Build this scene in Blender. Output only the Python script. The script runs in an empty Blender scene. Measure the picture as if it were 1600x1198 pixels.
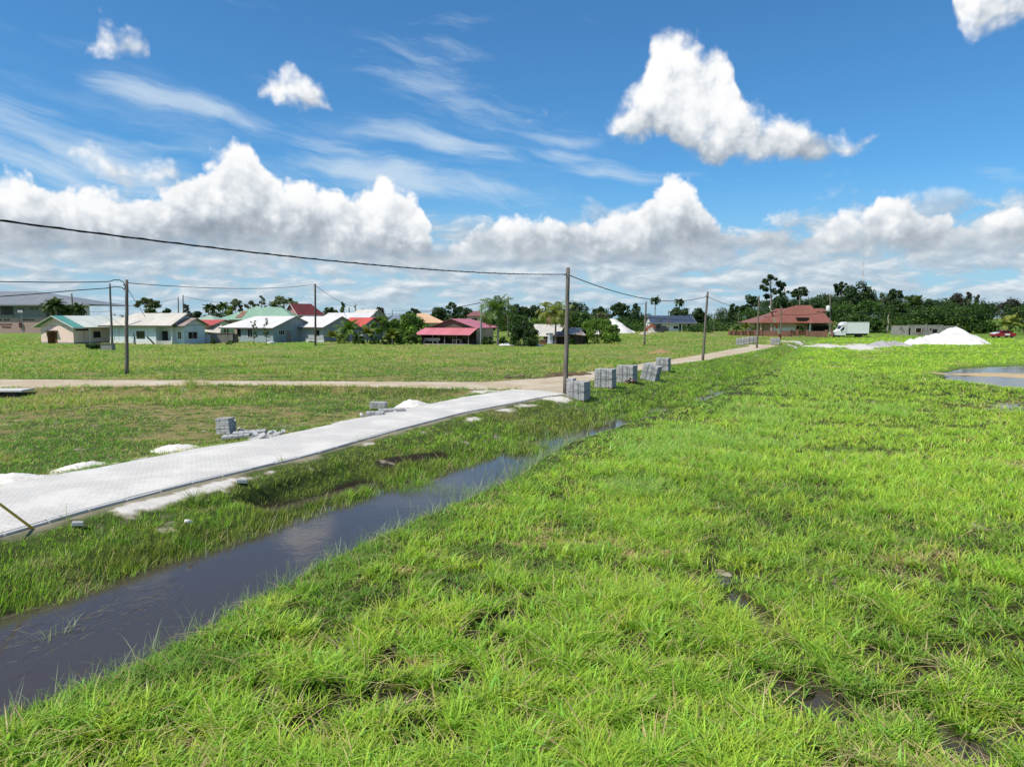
import bpy, bmesh, math, random
import numpy as np
from mathutils import Vector, Matrix

# ------------------------------------------------------------------ camera geometry
F = 1111.0; PCX = 800.0; PCY = 599.0; HOR = 497.0; CAMH = 4.5
PITCH = math.atan((PCY - HOR) / F)
CP, SP = math.cos(PITCH), math.sin(PITCH)
SC = bpy.context.scene
COL = SC.collection


def ray(px, py):
    a = (px - PCX) / F; b = -(py - PCY) / F
    return (a, CP + b * SP, -SP + b * CP)


def at(px, py, z=0.0):
    d = ray(px, py); t = (z - CAMH) / d[2]
    return Vector((d[0] * t, d[1] * t, z))


def at_y(px, py, y):
    d = ray(px, py); t = y / d[1]
    return Vector((d[0] * t, y, CAMH + d[2] * t))


def z_at(x, y, py):
    """height above datum of the image row py at plan position x, y"""
    b = -(py - PCY) / F
    return CAMH + y * (-SP + b * CP) / (CP + b * SP)


def solve_len(C, dx, dy, px):
    """length along (dx,dy) from C until image column px"""
    k = (px - PCX) / F * CP            # x / y for points near the horizon
    return (k * C[1] - C[0]) / (dx - k * dy)


cam = bpy.data.cameras.new('camera')
cam.sensor_fit = 'HORIZONTAL'; cam.sensor_width = 36.0
cam.lens = 36.0 * F / 1600.0
cam.clip_start = 0.1; cam.clip_end = 20000
camo = bpy.data.objects.new('camera', cam); COL.objects.link(camo)
camo.location = (0, 0, CAMH); camo.rotation_euler = (math.pi / 2 - PITCH, 0, 0)
SC.camera = camo

SUN_H = Vector((-0.85, -0.53, 0)).normalized(); SUN_EL = math.radians(55)
SUN_DIR = Vector((SUN_H.x * math.cos(SUN_EL), SUN_H.y * math.cos(SUN_EL), math.sin(SUN_EL)))


# ------------------------------------------------------------------ node helper
class NT:
    """thin wrapper: builds a node tree by expressions"""
    def __init__(self, tree): self.t = tree; self.n = tree.nodes; self.l = tree.links

    def node(self, typ, **kw):
        nd = self.n.new(typ)
        for k, v in kw.items(): setattr(nd, k, v)
        return nd

    def put(self, sock, v):
        if isinstance(v, (bpy.types.NodeSocket,)): self.l.new(v, sock)
        elif v is not None:
            try: sock.default_value = v
            except Exception:
                sock.default_value = (v, v, v) if not hasattr(v, '__len__') else tuple(v) + (1.0,)

    def m(self, op, a, b=None, c=None, clamp=False):
        nd = self.node('ShaderNodeMath', operation=op, use_clamp=clamp)
        for i, v in enumerate((a, b, c)):
            if v is not None: self.put(nd.inputs[i], v)
        return nd.outputs[0]

    def v(self, op, a, b=None, c=None):
        nd = self.node('ShaderNodeVectorMath', operation=op)
        for i, x in enumerate((a, b, c)):
            if x is not None:
                if op == 'SCALE' and i == 1: self.put(nd.inputs['Scale'], x)
                else: self.put(nd.inputs[i], x)
        return nd.outputs['Value'] if op in ('LENGTH', 'DOT_PRODUCT', 'DISTANCE') else nd.outputs[0]

    def ss(self, x, lo, hi, to0=0.0, to1=1.0):
        nd = self.node('ShaderNodeMapRange', interpolation_type='SMOOTHSTEP')
        for i, q in zip((0, 1, 2, 3, 4), (x, lo, hi, to0, to1)): self.put(nd.inputs[i], q)
        return nd.outputs[0]

    def mixc(self, f, a, b, blend='MIX'):
        nd = self.node('ShaderNodeMix', data_type='RGBA', blend_type=blend)
        self.put(nd.inputs['Factor'], f)
        ia = [s for s in nd.inputs if s.type == 'RGBA']
        for s, q in zip(ia, (a, b)):
            if isinstance(q, bpy.types.NodeSocket): self.l.new(q, s)
            else: s.default_value = tuple(q)[:3] + (1.0,)
        return [o for o in nd.outputs if o.type == 'RGBA'][0]

    def noise(self, vec, scale, detail=4, rough=0.55, lac=2.0, dist=0.0, color=False, dims='3D'):
        nd = self.node('ShaderNodeTexNoise', noise_dimensions=dims)
        if vec is not None: self.put(nd.inputs['Vector'], vec)
        nd.inputs['Scale'].default_value = scale; nd.inputs['Detail'].default_value = detail
        nd.inputs['Roughness'].default_value = rough; nd.inputs['Lacunarity'].default_value = lac
        nd.inputs['Distortion'].default_value = dist
        return nd.outputs['Color'] if color else nd.outputs[0]

    def xyz(self, x=0.0, y=0.0, z=0.0):
        nd = self.node('ShaderNodeCombineXYZ')
        for i, q in enumerate((x, y, z)): self.put(nd.inputs[i], q)
        return nd.outputs[0]

    def sep(self, vec):
        nd = self.node('ShaderNodeSeparateXYZ'); self.put(nd.inputs[0], vec)
        return nd.outputs

    def ramp(self, f, stops, interp='LINEAR'):
        nd = self.node('ShaderNodeValToRGB'); self.put(nd.inputs[0], f)
        cr = nd.color_ramp; cr.interpolation = interp
        while len(cr.elements) < len(stops): cr.elements.new(0.5)
        for e, (p, c) in zip(cr.elements, stops):
            e.position = p; e.color = tuple(c)[:3] + (1.0,)
        return nd.outputs[0]


def lin(r, g, b):
    """sRGB 0-255 -> linear"""
    def f(c):
        c /= 255.0
        return c / 12.92 if c <= 0.04045 else ((c + 0.055) / 1.055) ** 2.4
    return (f(r), f(g), f(b))
# ------------------------------------------------------------------ sky and sun
def build_world():
    w = bpy.data.worlds.new('World'); SC.world = w; w.use_nodes = True
    t = NT(w.node_tree); t.n.clear()
    STR = 0.1
    geo = t.node('ShaderNodeTexCoord')
    d = geo.outputs['Generated']
    dx, dy, dz = t.sep(d)
    hlen = t.m('SQRT', t.m('ADD', t.m('MULTIPLY', dx, dx), t.m('MULTIPLY', dy, dy)))
    az = t.m('ARCTAN2', dx, dy); el = t.m('ARCTAN2', dz, hlen)
    K = 11.11                                   # sky unit: 0.09 rad
    P = t.xyz(t.m('MULTIPLY', az, K), t.m('MULTIPLY', el, K), 0.0)

    def S(px, py):
        r = ray(px, py)
        return (math.atan2(r[0], r[1]) * K, math.atan2(r[2], math.hypot(r[0], r[1])) * K)

    # ---- cloud density as a function of sky direction: skyline curves of three cloud layers
    AZ0, AZ1 = -0.75, 0.75
    def curve(tr, fac, pts, lo, hi):
        """table of elevation (sky units) against azimuth"""
        nd = tr.node('ShaderNodeFloatCurve'); tr.put(nd.inputs['Value'], fac)
        cu = nd.mapping.curves[0]
        q = []
        for px, py in pts:
            sx, sy = S(px, py); q.append(((sx / K - AZ0) / (AZ1 - AZ0), (sy - lo) / (hi - lo)))
        q = [(max(0, min(1, x)), max(0, min(1, y))) for x, y in q]
        q.sort()
        while len(cu.points) < len(q): cu.points.new(0.5, 0.5)
        for pt, (x, y) in zip(cu.points, q):
            pt.location = (x, y); pt.handle_type = 'AUTO_CLAMPED'
        nd.mapping.update()
        return tr.m('MULTIPLY_ADD', nd.outputs[0], hi - lo, lo)

    BANK = [(-120, 262), (0, 258), (40, 262), (80, 285), (130, 282), (200, 296), (260, 288), (290, 266), (320, 243), (345, 233), (362, 208), (385, 218), (405, 248), (430, 266),
            (470, 272), (520, 290), (560, 298), (600, 278), (632, 281), (655, 312), (668, 345), (690, 385), (715, 380), (740, 350), (780, 341), (840, 333), (900, 333), (950, 333),
            (985, 322), (1010, 303), (1035, 282), (1052, 262), (1070, 268), (1090, 298), (1110, 330), (1125, 350), (1160, 352), (1210, 344), (1260, 356), (1290, 336), (1320, 325),
            (1338, 338), (1365, 310), (1380, 296), (1405, 290), (1430, 306), (1450, 325), (1480, 320), (1494, 346), (1520, 350), (1550, 335), (1580, 322), (1600, 314), (1720, 330)]
    TOPI = [(-120, 300), (118, 300), (130, 78), (150, 43), (170, 26), (190, 43), (215, 58), (236, 86), (250, 300), (390, 300), (400, 140), (425, 108), (450, 94), (480, 112), (505, 138), (524, 160), (535, 300),
            (805, 300), (915, 300), (930, 210), (960, 168), (990, 135), (1008, 88), (1017, 45), (1045, 35), (1075, 48), (1100, 62), (1122, 68), (1143, 74), (1150, 112), (1158, 142),
            (1172, 158), (1200, 163), (1228, 168), (1252, 184), (1278, 200), (1325, 208), (1362, 194), (1380, 198), (1388, 300), (1440, 300), (1482, -5), (1492, -60), (1720, -60)]
    BOTI = [(-120, 300), (125, 84), (150, 84), (200, 90), (236, 96), (400, 150), (440, 170), (480, 176), (522, 174), (600, 260), (780, 200), (905, 200),
            (932, 213), (960, 219), (1040, 225), (1075, 250), (1110, 264), (1200, 264), (1285, 264), (1315, 260), (1345, 246), (1380, 212), (1395, 120), (1440, -60), (1474, -60), (1486, -10), (1500, 48), (1522, 62), (1560, 54), (1600, 46), (1720, 46)]
    TOPS = [(-120, 330), (80, 330), (92, 246), (110, 216), (150, 213), (180, 233), (230, 233), (265, 236), (290, 263), (305, 300), (320, 330), (790, 330), (812, 190), (848, 158), (882, 150), (900, 330), (1720, 330)]
    BOTS = [(-120, 260), (92, 262), (150, 278), (190, 304), (290, 306), (780, 200), (815, 206), (848, 200), (882, 170), (900, 200), (1720, 200)]

    g = bpy.data.node_groups.new('cloud_field', 'ShaderNodeTree')
    g.interface.new_socket('P', in_out='INPUT', socket_type='NodeSocketVector')
    for nm in ('Bank', 'Free', 'Shade', 'Smooth', 'Base'): g.interface.new_socket(nm, in_out='OUTPUT', socket_type='NodeSocketFloat')
    q = NT(g); gi = q.node('NodeGroupInput'); go = q.node('NodeGroupOutput')
    p0 = gi.outputs[0]
    wv = q.v('SUBTRACT', q.noise(p0, 1.5, 2, .5, color=True), (0.5, 0.5, 0.5))
    pw = q.v('ADD', p0, q.v('SCALE', wv, 0.34))
    X, Y, _ = q.sep(pw)
    fx = q.m('DIVIDE', q.m('SUBTRACT', q.m('DIVIDE', X, K), AZ0), AZ1 - AZ0, clamp=True)
    LO, HI = -0.5, 6.5
    bank = q.m('MULTIPLY_ADD', q.m('SUBTRACT', curve(q, fx, BANK, LO, HI), Y), 2.6, 0.14)
    free = q.m('MULTIPLY', q.m('MINIMUM', q.m('SUBTRACT', curve(q, fx, TOPI, LO, HI), Y), q.m('MULTIPLY', q.m('SUBTRACT', Y, curve(q, fx, BOTI, LO, HI)), 1.5)), 3.0)
    shad = q.m('MULTIPLY', q.m('MINIMUM', q.m('SUBTRACT', curve(q, fx, TOPS, LO, HI), Y), q.m('SUBTRACT', Y, curve(q, fx, BOTS, LO, HI))), 3.0)
    # cauliflower billows
    vo = q.node('ShaderNodeTexVoronoi', feature='SMOOTH_F1', voronoi_dimensions='2D')
    q.put(vo.inputs['Vector'], q.v('ADD', p0, q.v('SCALE', wv, 0.3)))
    vo.inputs['Scale'].default_value = 2.4; vo.inputs['Detail'].default_value = 2.0
    vo.inputs['Roughness'].default_value = 0.55; vo.inputs['Lacunarity'].default_value = 2.3
    vo.inputs['Smoothness'].default_value = 0.5
    bil = q.m('SUBTRACT', 0.40, vo.outputs['Distance'])
    fb = q.m('SUBTRACT', q.noise(p0, 2.2, 7, .57), 0.5)
    nz = q.m('ADD', q.m('MULTIPLY', bil, 0.55), q.m('MULTIPLY', fb, 1.1))
    q.put(go.inputs[4], q.m('SUBTRACT', Y, curve(q, fx, BOTI, LO, HI)))
    fs = q.m('SUBTRACT', q.noise(p0, 0.62, 4.0, .45), 0.5)
    q.put(go.inputs[3], q.m('ADD', q.m('MULTIPLY', bil, 0.40), q.m('MULTIPLY', fs, 1.9)))
    for i, (dd, k2) in enumerate(((bank, 1.0), (free, 1.15), (shad, 1.2))):
        dd = q.m('MAXIMUM', q.m('MINIMUM', dd, 1.1), -2.0)
        q.put(go.inputs[i], q.m('ADD', dd, q.m('MULTIPLY', nz, k2)))

    def field(p):
        nd = t.node('ShaderNodeGroup'); nd.node_tree = g; t.put(nd.inputs[0], p); return nd.outputs

    L = Vector((-0.55, 0.83, 0))
    A = field(P)
    B = field(t.v('ADD', P, tuple(L * 0.13)))
    Cc = field(t.v('ADD', P, tuple(L * 0.50)))

    # light comes from high on the left: clumps are bright where the smooth relief falls off towards it
    sm1 = t.m('SUBTRACT', A[3], B[3]); sm2 = t.m('SUBTRACT', A[3], Cc[3])
    fine = t.m('SUBTRACT', A[0], A[3])
    relief = t.m('ADD', t.m('MULTIPLY', sm1, 0.30), t.m('MULTIPLY', sm2, 0.36))

    def shade(i, k2, off):
        return t.m('ADD', t.m('ADD', relief, t.m('MULTIPLY', t.m('SUBTRACT', A[i], Cc[i]), k2)), off)
    ramp_c = [(0.0, lin(150, 162, 176)), (0.30, lin(184, 194, 204)), (0.56, lin(220, 226, 232)), (0.80, lin(247, 249, 251)), (1.0, (1.0, 1.0, 1.0))]
    bl = shade(0, 0.14, 0.77)
    bl = t.m('ADD', bl, t.ss(A[0], 1.0, 0.1, -0.04, 0.16))
    bl = t.m('ADD', bl, t.ss(t.m('ADD', el, t.m('MULTIPLY', A[3], 0.05)), 0.170, 0.085, 0.0, -0.56))       # flat undersides of the bank
    bl = t.m('ADD', bl, t.ss(el, 0.080, 0.050, 0.0, 0.16))
    bank_c = t.ramp(bl, ramp_c)
    bank_a = t.m('MULTIPLY', t.ss(A[0], -0.04, 0.38), t.ss(t.m('ADD', el, t.m('MULTIPLY', A[3], 0.035)), 0.055, 0.100))
    free_c = t.ramp(t.m('ADD', t.m('ADD', shade(1, 0.20, 0.80), t.ss(t.m('ADD', A[4], t.m('MULTIPLY', A[3], .25)), 0.75, 0.05, 0.0, -0.42)), t.m('MULTIPLY', t.ss(t.sep(P)[1], S(1100, 150)[1], S(1100, 235)[1], 0.0, -0.14), t.ss(t.sep(P)[0], S(1020, 200)[0], S(1150, 200)[0], 0.45, 1.0))), ramp_c)
    free_a = t.ss(t.m('ADD', A[1], t.ss(t.sep(P)[0], S(1130, 200)[0], S(1260, 200)[0], 0.0, -0.10)), -0.20, 0.72)
    shad_c = t.ramp(shade(2, 0.2, 0.36), ramp_c)
    shad_a = t.m('MULTIPLY', t.ss(A[2], 0.0, 0.9), 0.85)

    # ---- layer deck towards the horizon (perspective of a flat layer of cloud)
    # rows of small flat cumulus far off, closing up towards the horizon
    ez = t.m('MAXIMUM', el, -0.04)
    dv = t.m('MULTIPLY', t.m('LOGARITHM', t.m('ADD', ez, 0.085), 2.718), 7.0)
    deckp = t.xyz(t.m('MULTIPLY', az, 17.0), dv, 3.7)
    def dens(pp):
        n = t.noise(pp, 0.80, 7, .62, dist=.5)
        vo = t.node('ShaderNodeTexVoronoi', feature='SMOOTH_F1', voronoi_dimensions='2D'); t.put(vo.inputs['Vector'], pp)
        vo.inputs['Scale'].default_value = 1.25; vo.inputs['Detail'].default_value = 1.0; vo.inputs['Smoothness'].default_value = .6
        return t.m('ADD', t.m('ADD', n, t.m('MULTIPLY', t.m('SUBTRACT', .42, vo.outputs['Distance']), .16)), t.m('MULTIPLY', t.m('SUBTRACT', t.noise(pp, .28, 2, .5), .5), .5))
    n1 = dens(deckp); n2 = dens(t.v('ADD', deckp, (-0.16, 0.34, 0)))
    dk = t.m('ADD', n1, t.m('ADD', t.ss(el, 0.17, 0.09, -0.14, 0.15), t.ss(el, 0.08, 0.05, 0.0, -0.05)))
    deck_a = t.m('MULTIPLY', t.ss(dk, 0.40, 0.60), t.ss(el, 0.0, 0.04, 0.45, 0.92))
    dlit = t.m('ADD', t.m('MULTIPLY', t.m('SUBTRACT', n1, n2), 2.1), 0.38)
    deck_c = t.ramp(dlit, [(0.0, lin(166, 183, 200)), (0.38, lin(192, 206, 218)), (0.66, lin(220, 229, 236)), (1.0, lin(246, 249, 251))])

    # ---- cirrus: long wisps, slanting down to the right
    ang = math.radians(-9)
    rot = t.node('ShaderNodeVectorRotate', rotation_type='Z_AXIS'); t.put(rot.inputs['Vector'], P); rot.inputs['Angle'].default_value = -ang
    rp = rot.outputs[0]
    cw = t.v('SUBTRACT', t.noise(rp, 0.5, 3, .5, color=True), (0.5, 0.5, 0.5))
    rp2 = t.v('ADD', rp, t.v('MULTIPLY', cw, (0.9, 0.7, 0.0)))
    c1 = t.noise(t.v('MULTIPLY', rp2, (0.32, 1.7, 1.0)), 1.0, 8, .62, dist=.6)
    c2 = t.noise(t.v('MULTIPLY', rp2, (0.9, 5.0, 1.0)), 1.0, 6, .6)
    streaks = [(290, 165, 150, 16, .8), (620, 205, 130, 9, .3), (690, 130, 150, 60, .5), (760, 170, 180, 26, .62), (700, 230, 180, 18, .75), (640, 285, 230, 24, .9), (960, 270, 150, 16, .75),
               (880, 250, 90, 14, .7), (120, 235, 220, 48, .8), (860, 215, 120, 12, .5), (540, 235, 160, 14, .6), (1560, 275, 60, 12, .25), (20, 215, 160, 36, .7), (1130, 300, 60, 14, .3), (770, 300, 90, 14, .5)]
    acc = None
    for x, y, rx, ry, wt in streaks:
        cx, cy = S(x, y)
        ca, sa = math.cos(-ang), math.sin(-ang)
        c = (cx * ca - cy * sa, cx * sa + cy * ca, 0)
        dd = t.v('MULTIPLY', t.v('SUBTRACT', rp2, c), (100 / rx / 1.2, 100 / ry / 1.5, 0))
        ln = t.v('LENGTH', dd)
        b = t.m('MULTIPLY', t.ss(ln, 1.25, 0.0), wt)
        acc = b if acc is None else t.m('MAXIMUM', acc, b)
    cst = t.m('ADD', t.m('MULTIPLY', t.m('SUBTRACT', c1, .5), 1.5), t.m('MULTIPLY', t.m('SUBTRACT', c2, .5), 0.9))
    cir_a = t.m('MULTIPLY', t.ss(t.m('ADD', acc, cst), 0.22, 1.05), 0.72)
    veil = t.m('MULTIPLY', t.ss(t.m('ADD', t.m('MULTIPLY', cst, .8), t.ss(el, 0.42, 0.16, -0.12, 0.18)), 0.0, 0.5), 0.22)
    veil = t.m('MULTIPLY', veil, t.ss(az, 0.25, -0.15))
    cir_a = t.m('MAXIMUM', cir_a, veil)

    # ---- clear sky
    sky = t.node('ShaderNodeTexSky', sky_type='NISHITA'); sky.sun_disc = False
    sky.sun_elevation = SUN_EL; sky.sun_rotation = math.atan2(SUN_DIR.x, SUN_DIR.y)
    sky.air_density = 1.0; sky.dust_density = 0.4; sky.ozone_density = 2.0
    base = t.mixc(1.0, sky.outputs[0], SKY_TINT, 'MULTIPLY')
    # a hazier band low down, as the air near the ground is
    k = 1.0 / STR
    def C(c): return tuple(x * k for x in c)
    base = t.mixc(t.ss(el, 0.20, 0.0, 0.0, 0.75), base, C(lin(168, 200, 226)))

    def sc(col): return t.v('SCALE', col, k)
    c = t.mixc(cir_a, base, C(lin(214, 230, 243)))
    c = t.mixc(t.m('MULTIPLY', deck_a, t.ss(el, 0.20, 0.10)), c, sc(deck_c))
    c = t.mixc(bank_a, c, sc(bank_c))
    c = t.mixc(shad_a, c, sc(shad_c))
    c = t.mixc(free_a, c, sc(free_c))
    # broken cloud added overhead and behind, unseen, to fill and neutralise the ambient light
    ov = t.noise(d, 2.2, 5, .55)
    ov_a = t.m('MULTIPLY', t.ss(ov, .50, .68), t.ss(t.m('MAXIMUM', el, t.m('SUBTRACT', 0.35, t.m('MULTIPLY', dy, 0.9))), .62, .85))
    c = t.mixc(t.m('MULTIPLY', ov_a, t.ss(el, .02, .2)), c, C((.62, .63, .66)))
    # below the horizon: plain pale air
    c = t.mixc(t.ss(el, 0.0, -0.02), c, C((0.20, 0.26, 0.22)))
    bg = t.node('ShaderNodeBackground'); bg.inputs['Strength'].default_value = STR
    t.put(bg.inputs['Color'], c)
    out = t.node('ShaderNodeOutputWorld'); t.l.new(bg.outputs[0], out.inputs['Surface'])
    w.cycles.sampling_method = 'MANUAL'; w.cycles.sample_map_resolution = 512

    s = bpy.data.lights.new('sun', 'SUN'); s.energy = 5.0; s.angle = math.radians(0.53); s.color = (1.0, 0.93, 0.82)
    so = bpy.data.objects.new('sun', s); COL.objects.link(so)
    so.rotation_euler = (-SUN_DIR).to_track_quat('-Z', 'Y').to_euler()
    so.location = (0, 0, 60)


SKY_TINT = (0.50, 1.04, 1.40)
SC.view_settings.view_transform = 'Standard'; SC.view_settings.look = 'None'
SC.view_settings.exposure = 0.0; SC.view_settings.gamma = 1.0
build_world()
# ------------------------------------------------------------------ numpy noise
def _hash(ix, iy, seed):
    h = (ix.astype(np.int64) * 374761393 + iy.astype(np.int64) * 668265263 + seed * 974711) & 0x7fffffff
    h = ((h ^ (h >> 13)) * 1274126177) & 0x7fffffff
    h = h ^ (h >> 16)
    return (h & 0xffff) / 65535.0


def vnoise(x, y, seed=0):
    ix = np.floor(x); iy = np.floor(y); fx = x - ix; fy = y - iy
    fx = fx * fx * (3 - 2 * fx); fy = fy * fy * (3 - 2 * fy)
    a = _hash(ix, iy, seed); b = _hash(ix + 1, iy, seed); c = _hash(ix, iy + 1, seed); d = _hash(ix + 1, iy + 1, seed)
    return (a * (1 - fx) + b * fx) * (1 - fy) + (c * (1 - fx) + d * fx) * fy


def fbm(x, y, scale, octv=4, seed=0, rough=.5):
    s = 0.0; amp = 1.0; tot = 0.0; x = x / scale; y = y / scale
    for k in range(octv):
        s = s + amp * vnoise(x + 17.3 * k, y - 9.1 * k, seed + k); tot += amp
        amp *= rough; x = x * 2.03; y = y * 2.03
    return s / tot


def sstep(x, a, b):
    t = np.clip((x - a) / (b - a), 0, 1); return t * t * (3 - 2 * t)


# ------------------------------------------------------------------ plan of the place (from the photograph's lines)
def line(pts, z):
    return np.array([at(px, py, z)[:2] for px, py in pts])


WZ = -0.80                                             # water level
ROAD_R = line([(0, 835), (130, 797), (275, 759), (480, 711), (600, 676), (720, 645), (840, 622), (884, 616)], 0)
ROAD_L = line([(0, 758), (180, 727), (300, 703), (430, 683), (560, 655), (640, 638), (720, 622), (800, 609), (880, 600)], 0)
WAT_L = line([(0, 965), (100, 940), (230, 890), (330, 862), (480, 810), (640, 757), (770, 717), (850, 691), (930, 667), (1000, 643), (1090, 622), (1190, 577), (1240, 548)], WZ)
WAT_R = np.vstack([line([(0, 1100), (180, 1038), (330, 956), (430, 905), (560, 842), (700, 782), (790, 742)], -.56), line([(872, 698), (962, 666), (1042, 642), (1097, 627), (1197, 578), (1243, 548)], -.66)])
DIRT_N = line([(0, 606), (300, 601), (500, 602), (640, 605), (760, 608), (845, 607), (905, 600), (960, 589), (1000, 579), (1050, 569), (1100, 563), (1180, 548), (1215, 540)], 0)
DIRT_F = line([(0, 592), (300, 594), (500, 595), (640, 596), (760, 596), (860, 589), (960, 575), (1000, 568), (1050, 561), (1100, 553), (1150, 544), (1185, 538)], 0)


def xof(poly, y):
    """x of a polyline at given y (polyline rising in y), extended straight at both ends"""
    p = poly[np.argsort(poly[:, 1])]
    x = np.interp(y, p[:, 1], p[:, 0])
    s0 = (p[2, 0] - p[0, 0]) / (p[2, 1] - p[0, 1]); s1 = (p[-1, 0] - p[-3, 0]) / (p[-1, 1] - p[-3, 1])
    x = np.where(y < p[0, 1], p[0, 0] + (y - p[0, 1]) * s0, x)
    return np.where(y > p[-1, 1], p[-1, 0] + (y - p[-1, 1]) * s1, x)


def seg_dist(x, y, poly):
    """distance to a polyline"""
    d = np.full(np.shape(x), 1e9)
    for (ax, ay), (bx, by) in zip(poly[:-1], poly[1:]):
        ux, uy = bx - ax, by - ay; L2 = ux * ux + uy * uy
        t = np.clip(((x - ax) * ux + (y - ay) * uy) / L2, 0, 1)
        d = np.minimum(d, np.hypot(x - ax - t * ux, y - ay - t * uy))
    return d


def inside(x, y, poly):
    r = np.zeros(np.shape(x), bool); n = len(poly)
    for i in range(n):
        ax, ay = poly[i]; bx, by = poly[(i + 1) % n]
        c = ((ay > y) != (by > y)) & (x < (bx - ax) * (y - ay) / (by - ay + 1e-12) + ax)
        r ^= c
    return r


DIRT_POLY = np.vstack([DIRT_N, DIRT_F[::-1]])
ROAD_POLY = np.vstack([ROAD_R, ROAD_L[::-1]])
PUDDLES = []           # (x, y, rx, ry, depth) hollows of the wet field
for px, py, rx, ry, dp in [(900, 1120, .45, .22, .12), (985, 1100, .6, .2, .13), (1090, 1120, .35, .25, .12), (1150, 1080, .5, .16, .11), (1240, 1112, .6, .28, .13), (1330, 1140, .5, .2, .12), (985, 1170, .5, .3, .16),
                           (1060, 1040, .9, .25, .13), (1120, 905, .9, .25, .13), (1255, 765, 1.6, .5, .16), (1190, 745, 1.2, .4, .12), (1330, 790, .9, .3, .1), (530, 1000, .35, .3, .16), (520, 1025, .4, .25, .18),
                           (640, 1085, .25, .15, .14), (590, 1110, .3, .3, .14), (850, 1075, .5, .25, .16), (1500, 1180, .9, .4, .16), (1590, 1150, .5, .3, .16), (945, 1030, .5, .25, .1), (1440, 905, .8, .3, .1), (905, 905, .5, .2, .08), (1420, 1120, .6, .25, .14)]:
    p = at(px, py, WZ); PUDDLES.append((p.x, p.y, rx, ry, dp))
# the broad shallow pool with a sandy rim at the right edge
POOL_POLY = line([(1488, 586), (1512, 576), (1600, 570.5), (1720, 569), (1720, 613), (1600, 608), (1545, 600.5), (1500, 593)], WZ)
BAR_POLY = line([(1440, 583.5), (1530, 582.5), (1600, 584.5), (1720, 586), (1720, 594), (1600, 591.5), (1530, 588)], WZ)
POOL = [] and [(at(1500, 589, WZ), 2.2, 1.6, .24), (at(1560, 579, WZ), 7.5, 2.2, .3), (at(1640, 577, WZ), 9, 3, .3), (at(1560, 599, WZ), 3.2, 1.1, .28), (at(1605, 604, WZ), 4.0, 1.5, .3), (at(1650, 606, WZ), 5, 2.0, .3)]
SANDBAR = line([(1420, 582), (1490, 583), (1530, 584), (1570, 588), (1640, 589), (1720, 590)], -0.72)


MOUNDS = [(40, 168, 13, 12, 1.1), (62, 172, 12, 10, .9), (24, 172, 8, 9, .5), (-116, 168, 22, 16, 1.0), (88, 172, 16, 9, .6), (-33, 116.5, 7, 2.4, .55)]


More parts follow.
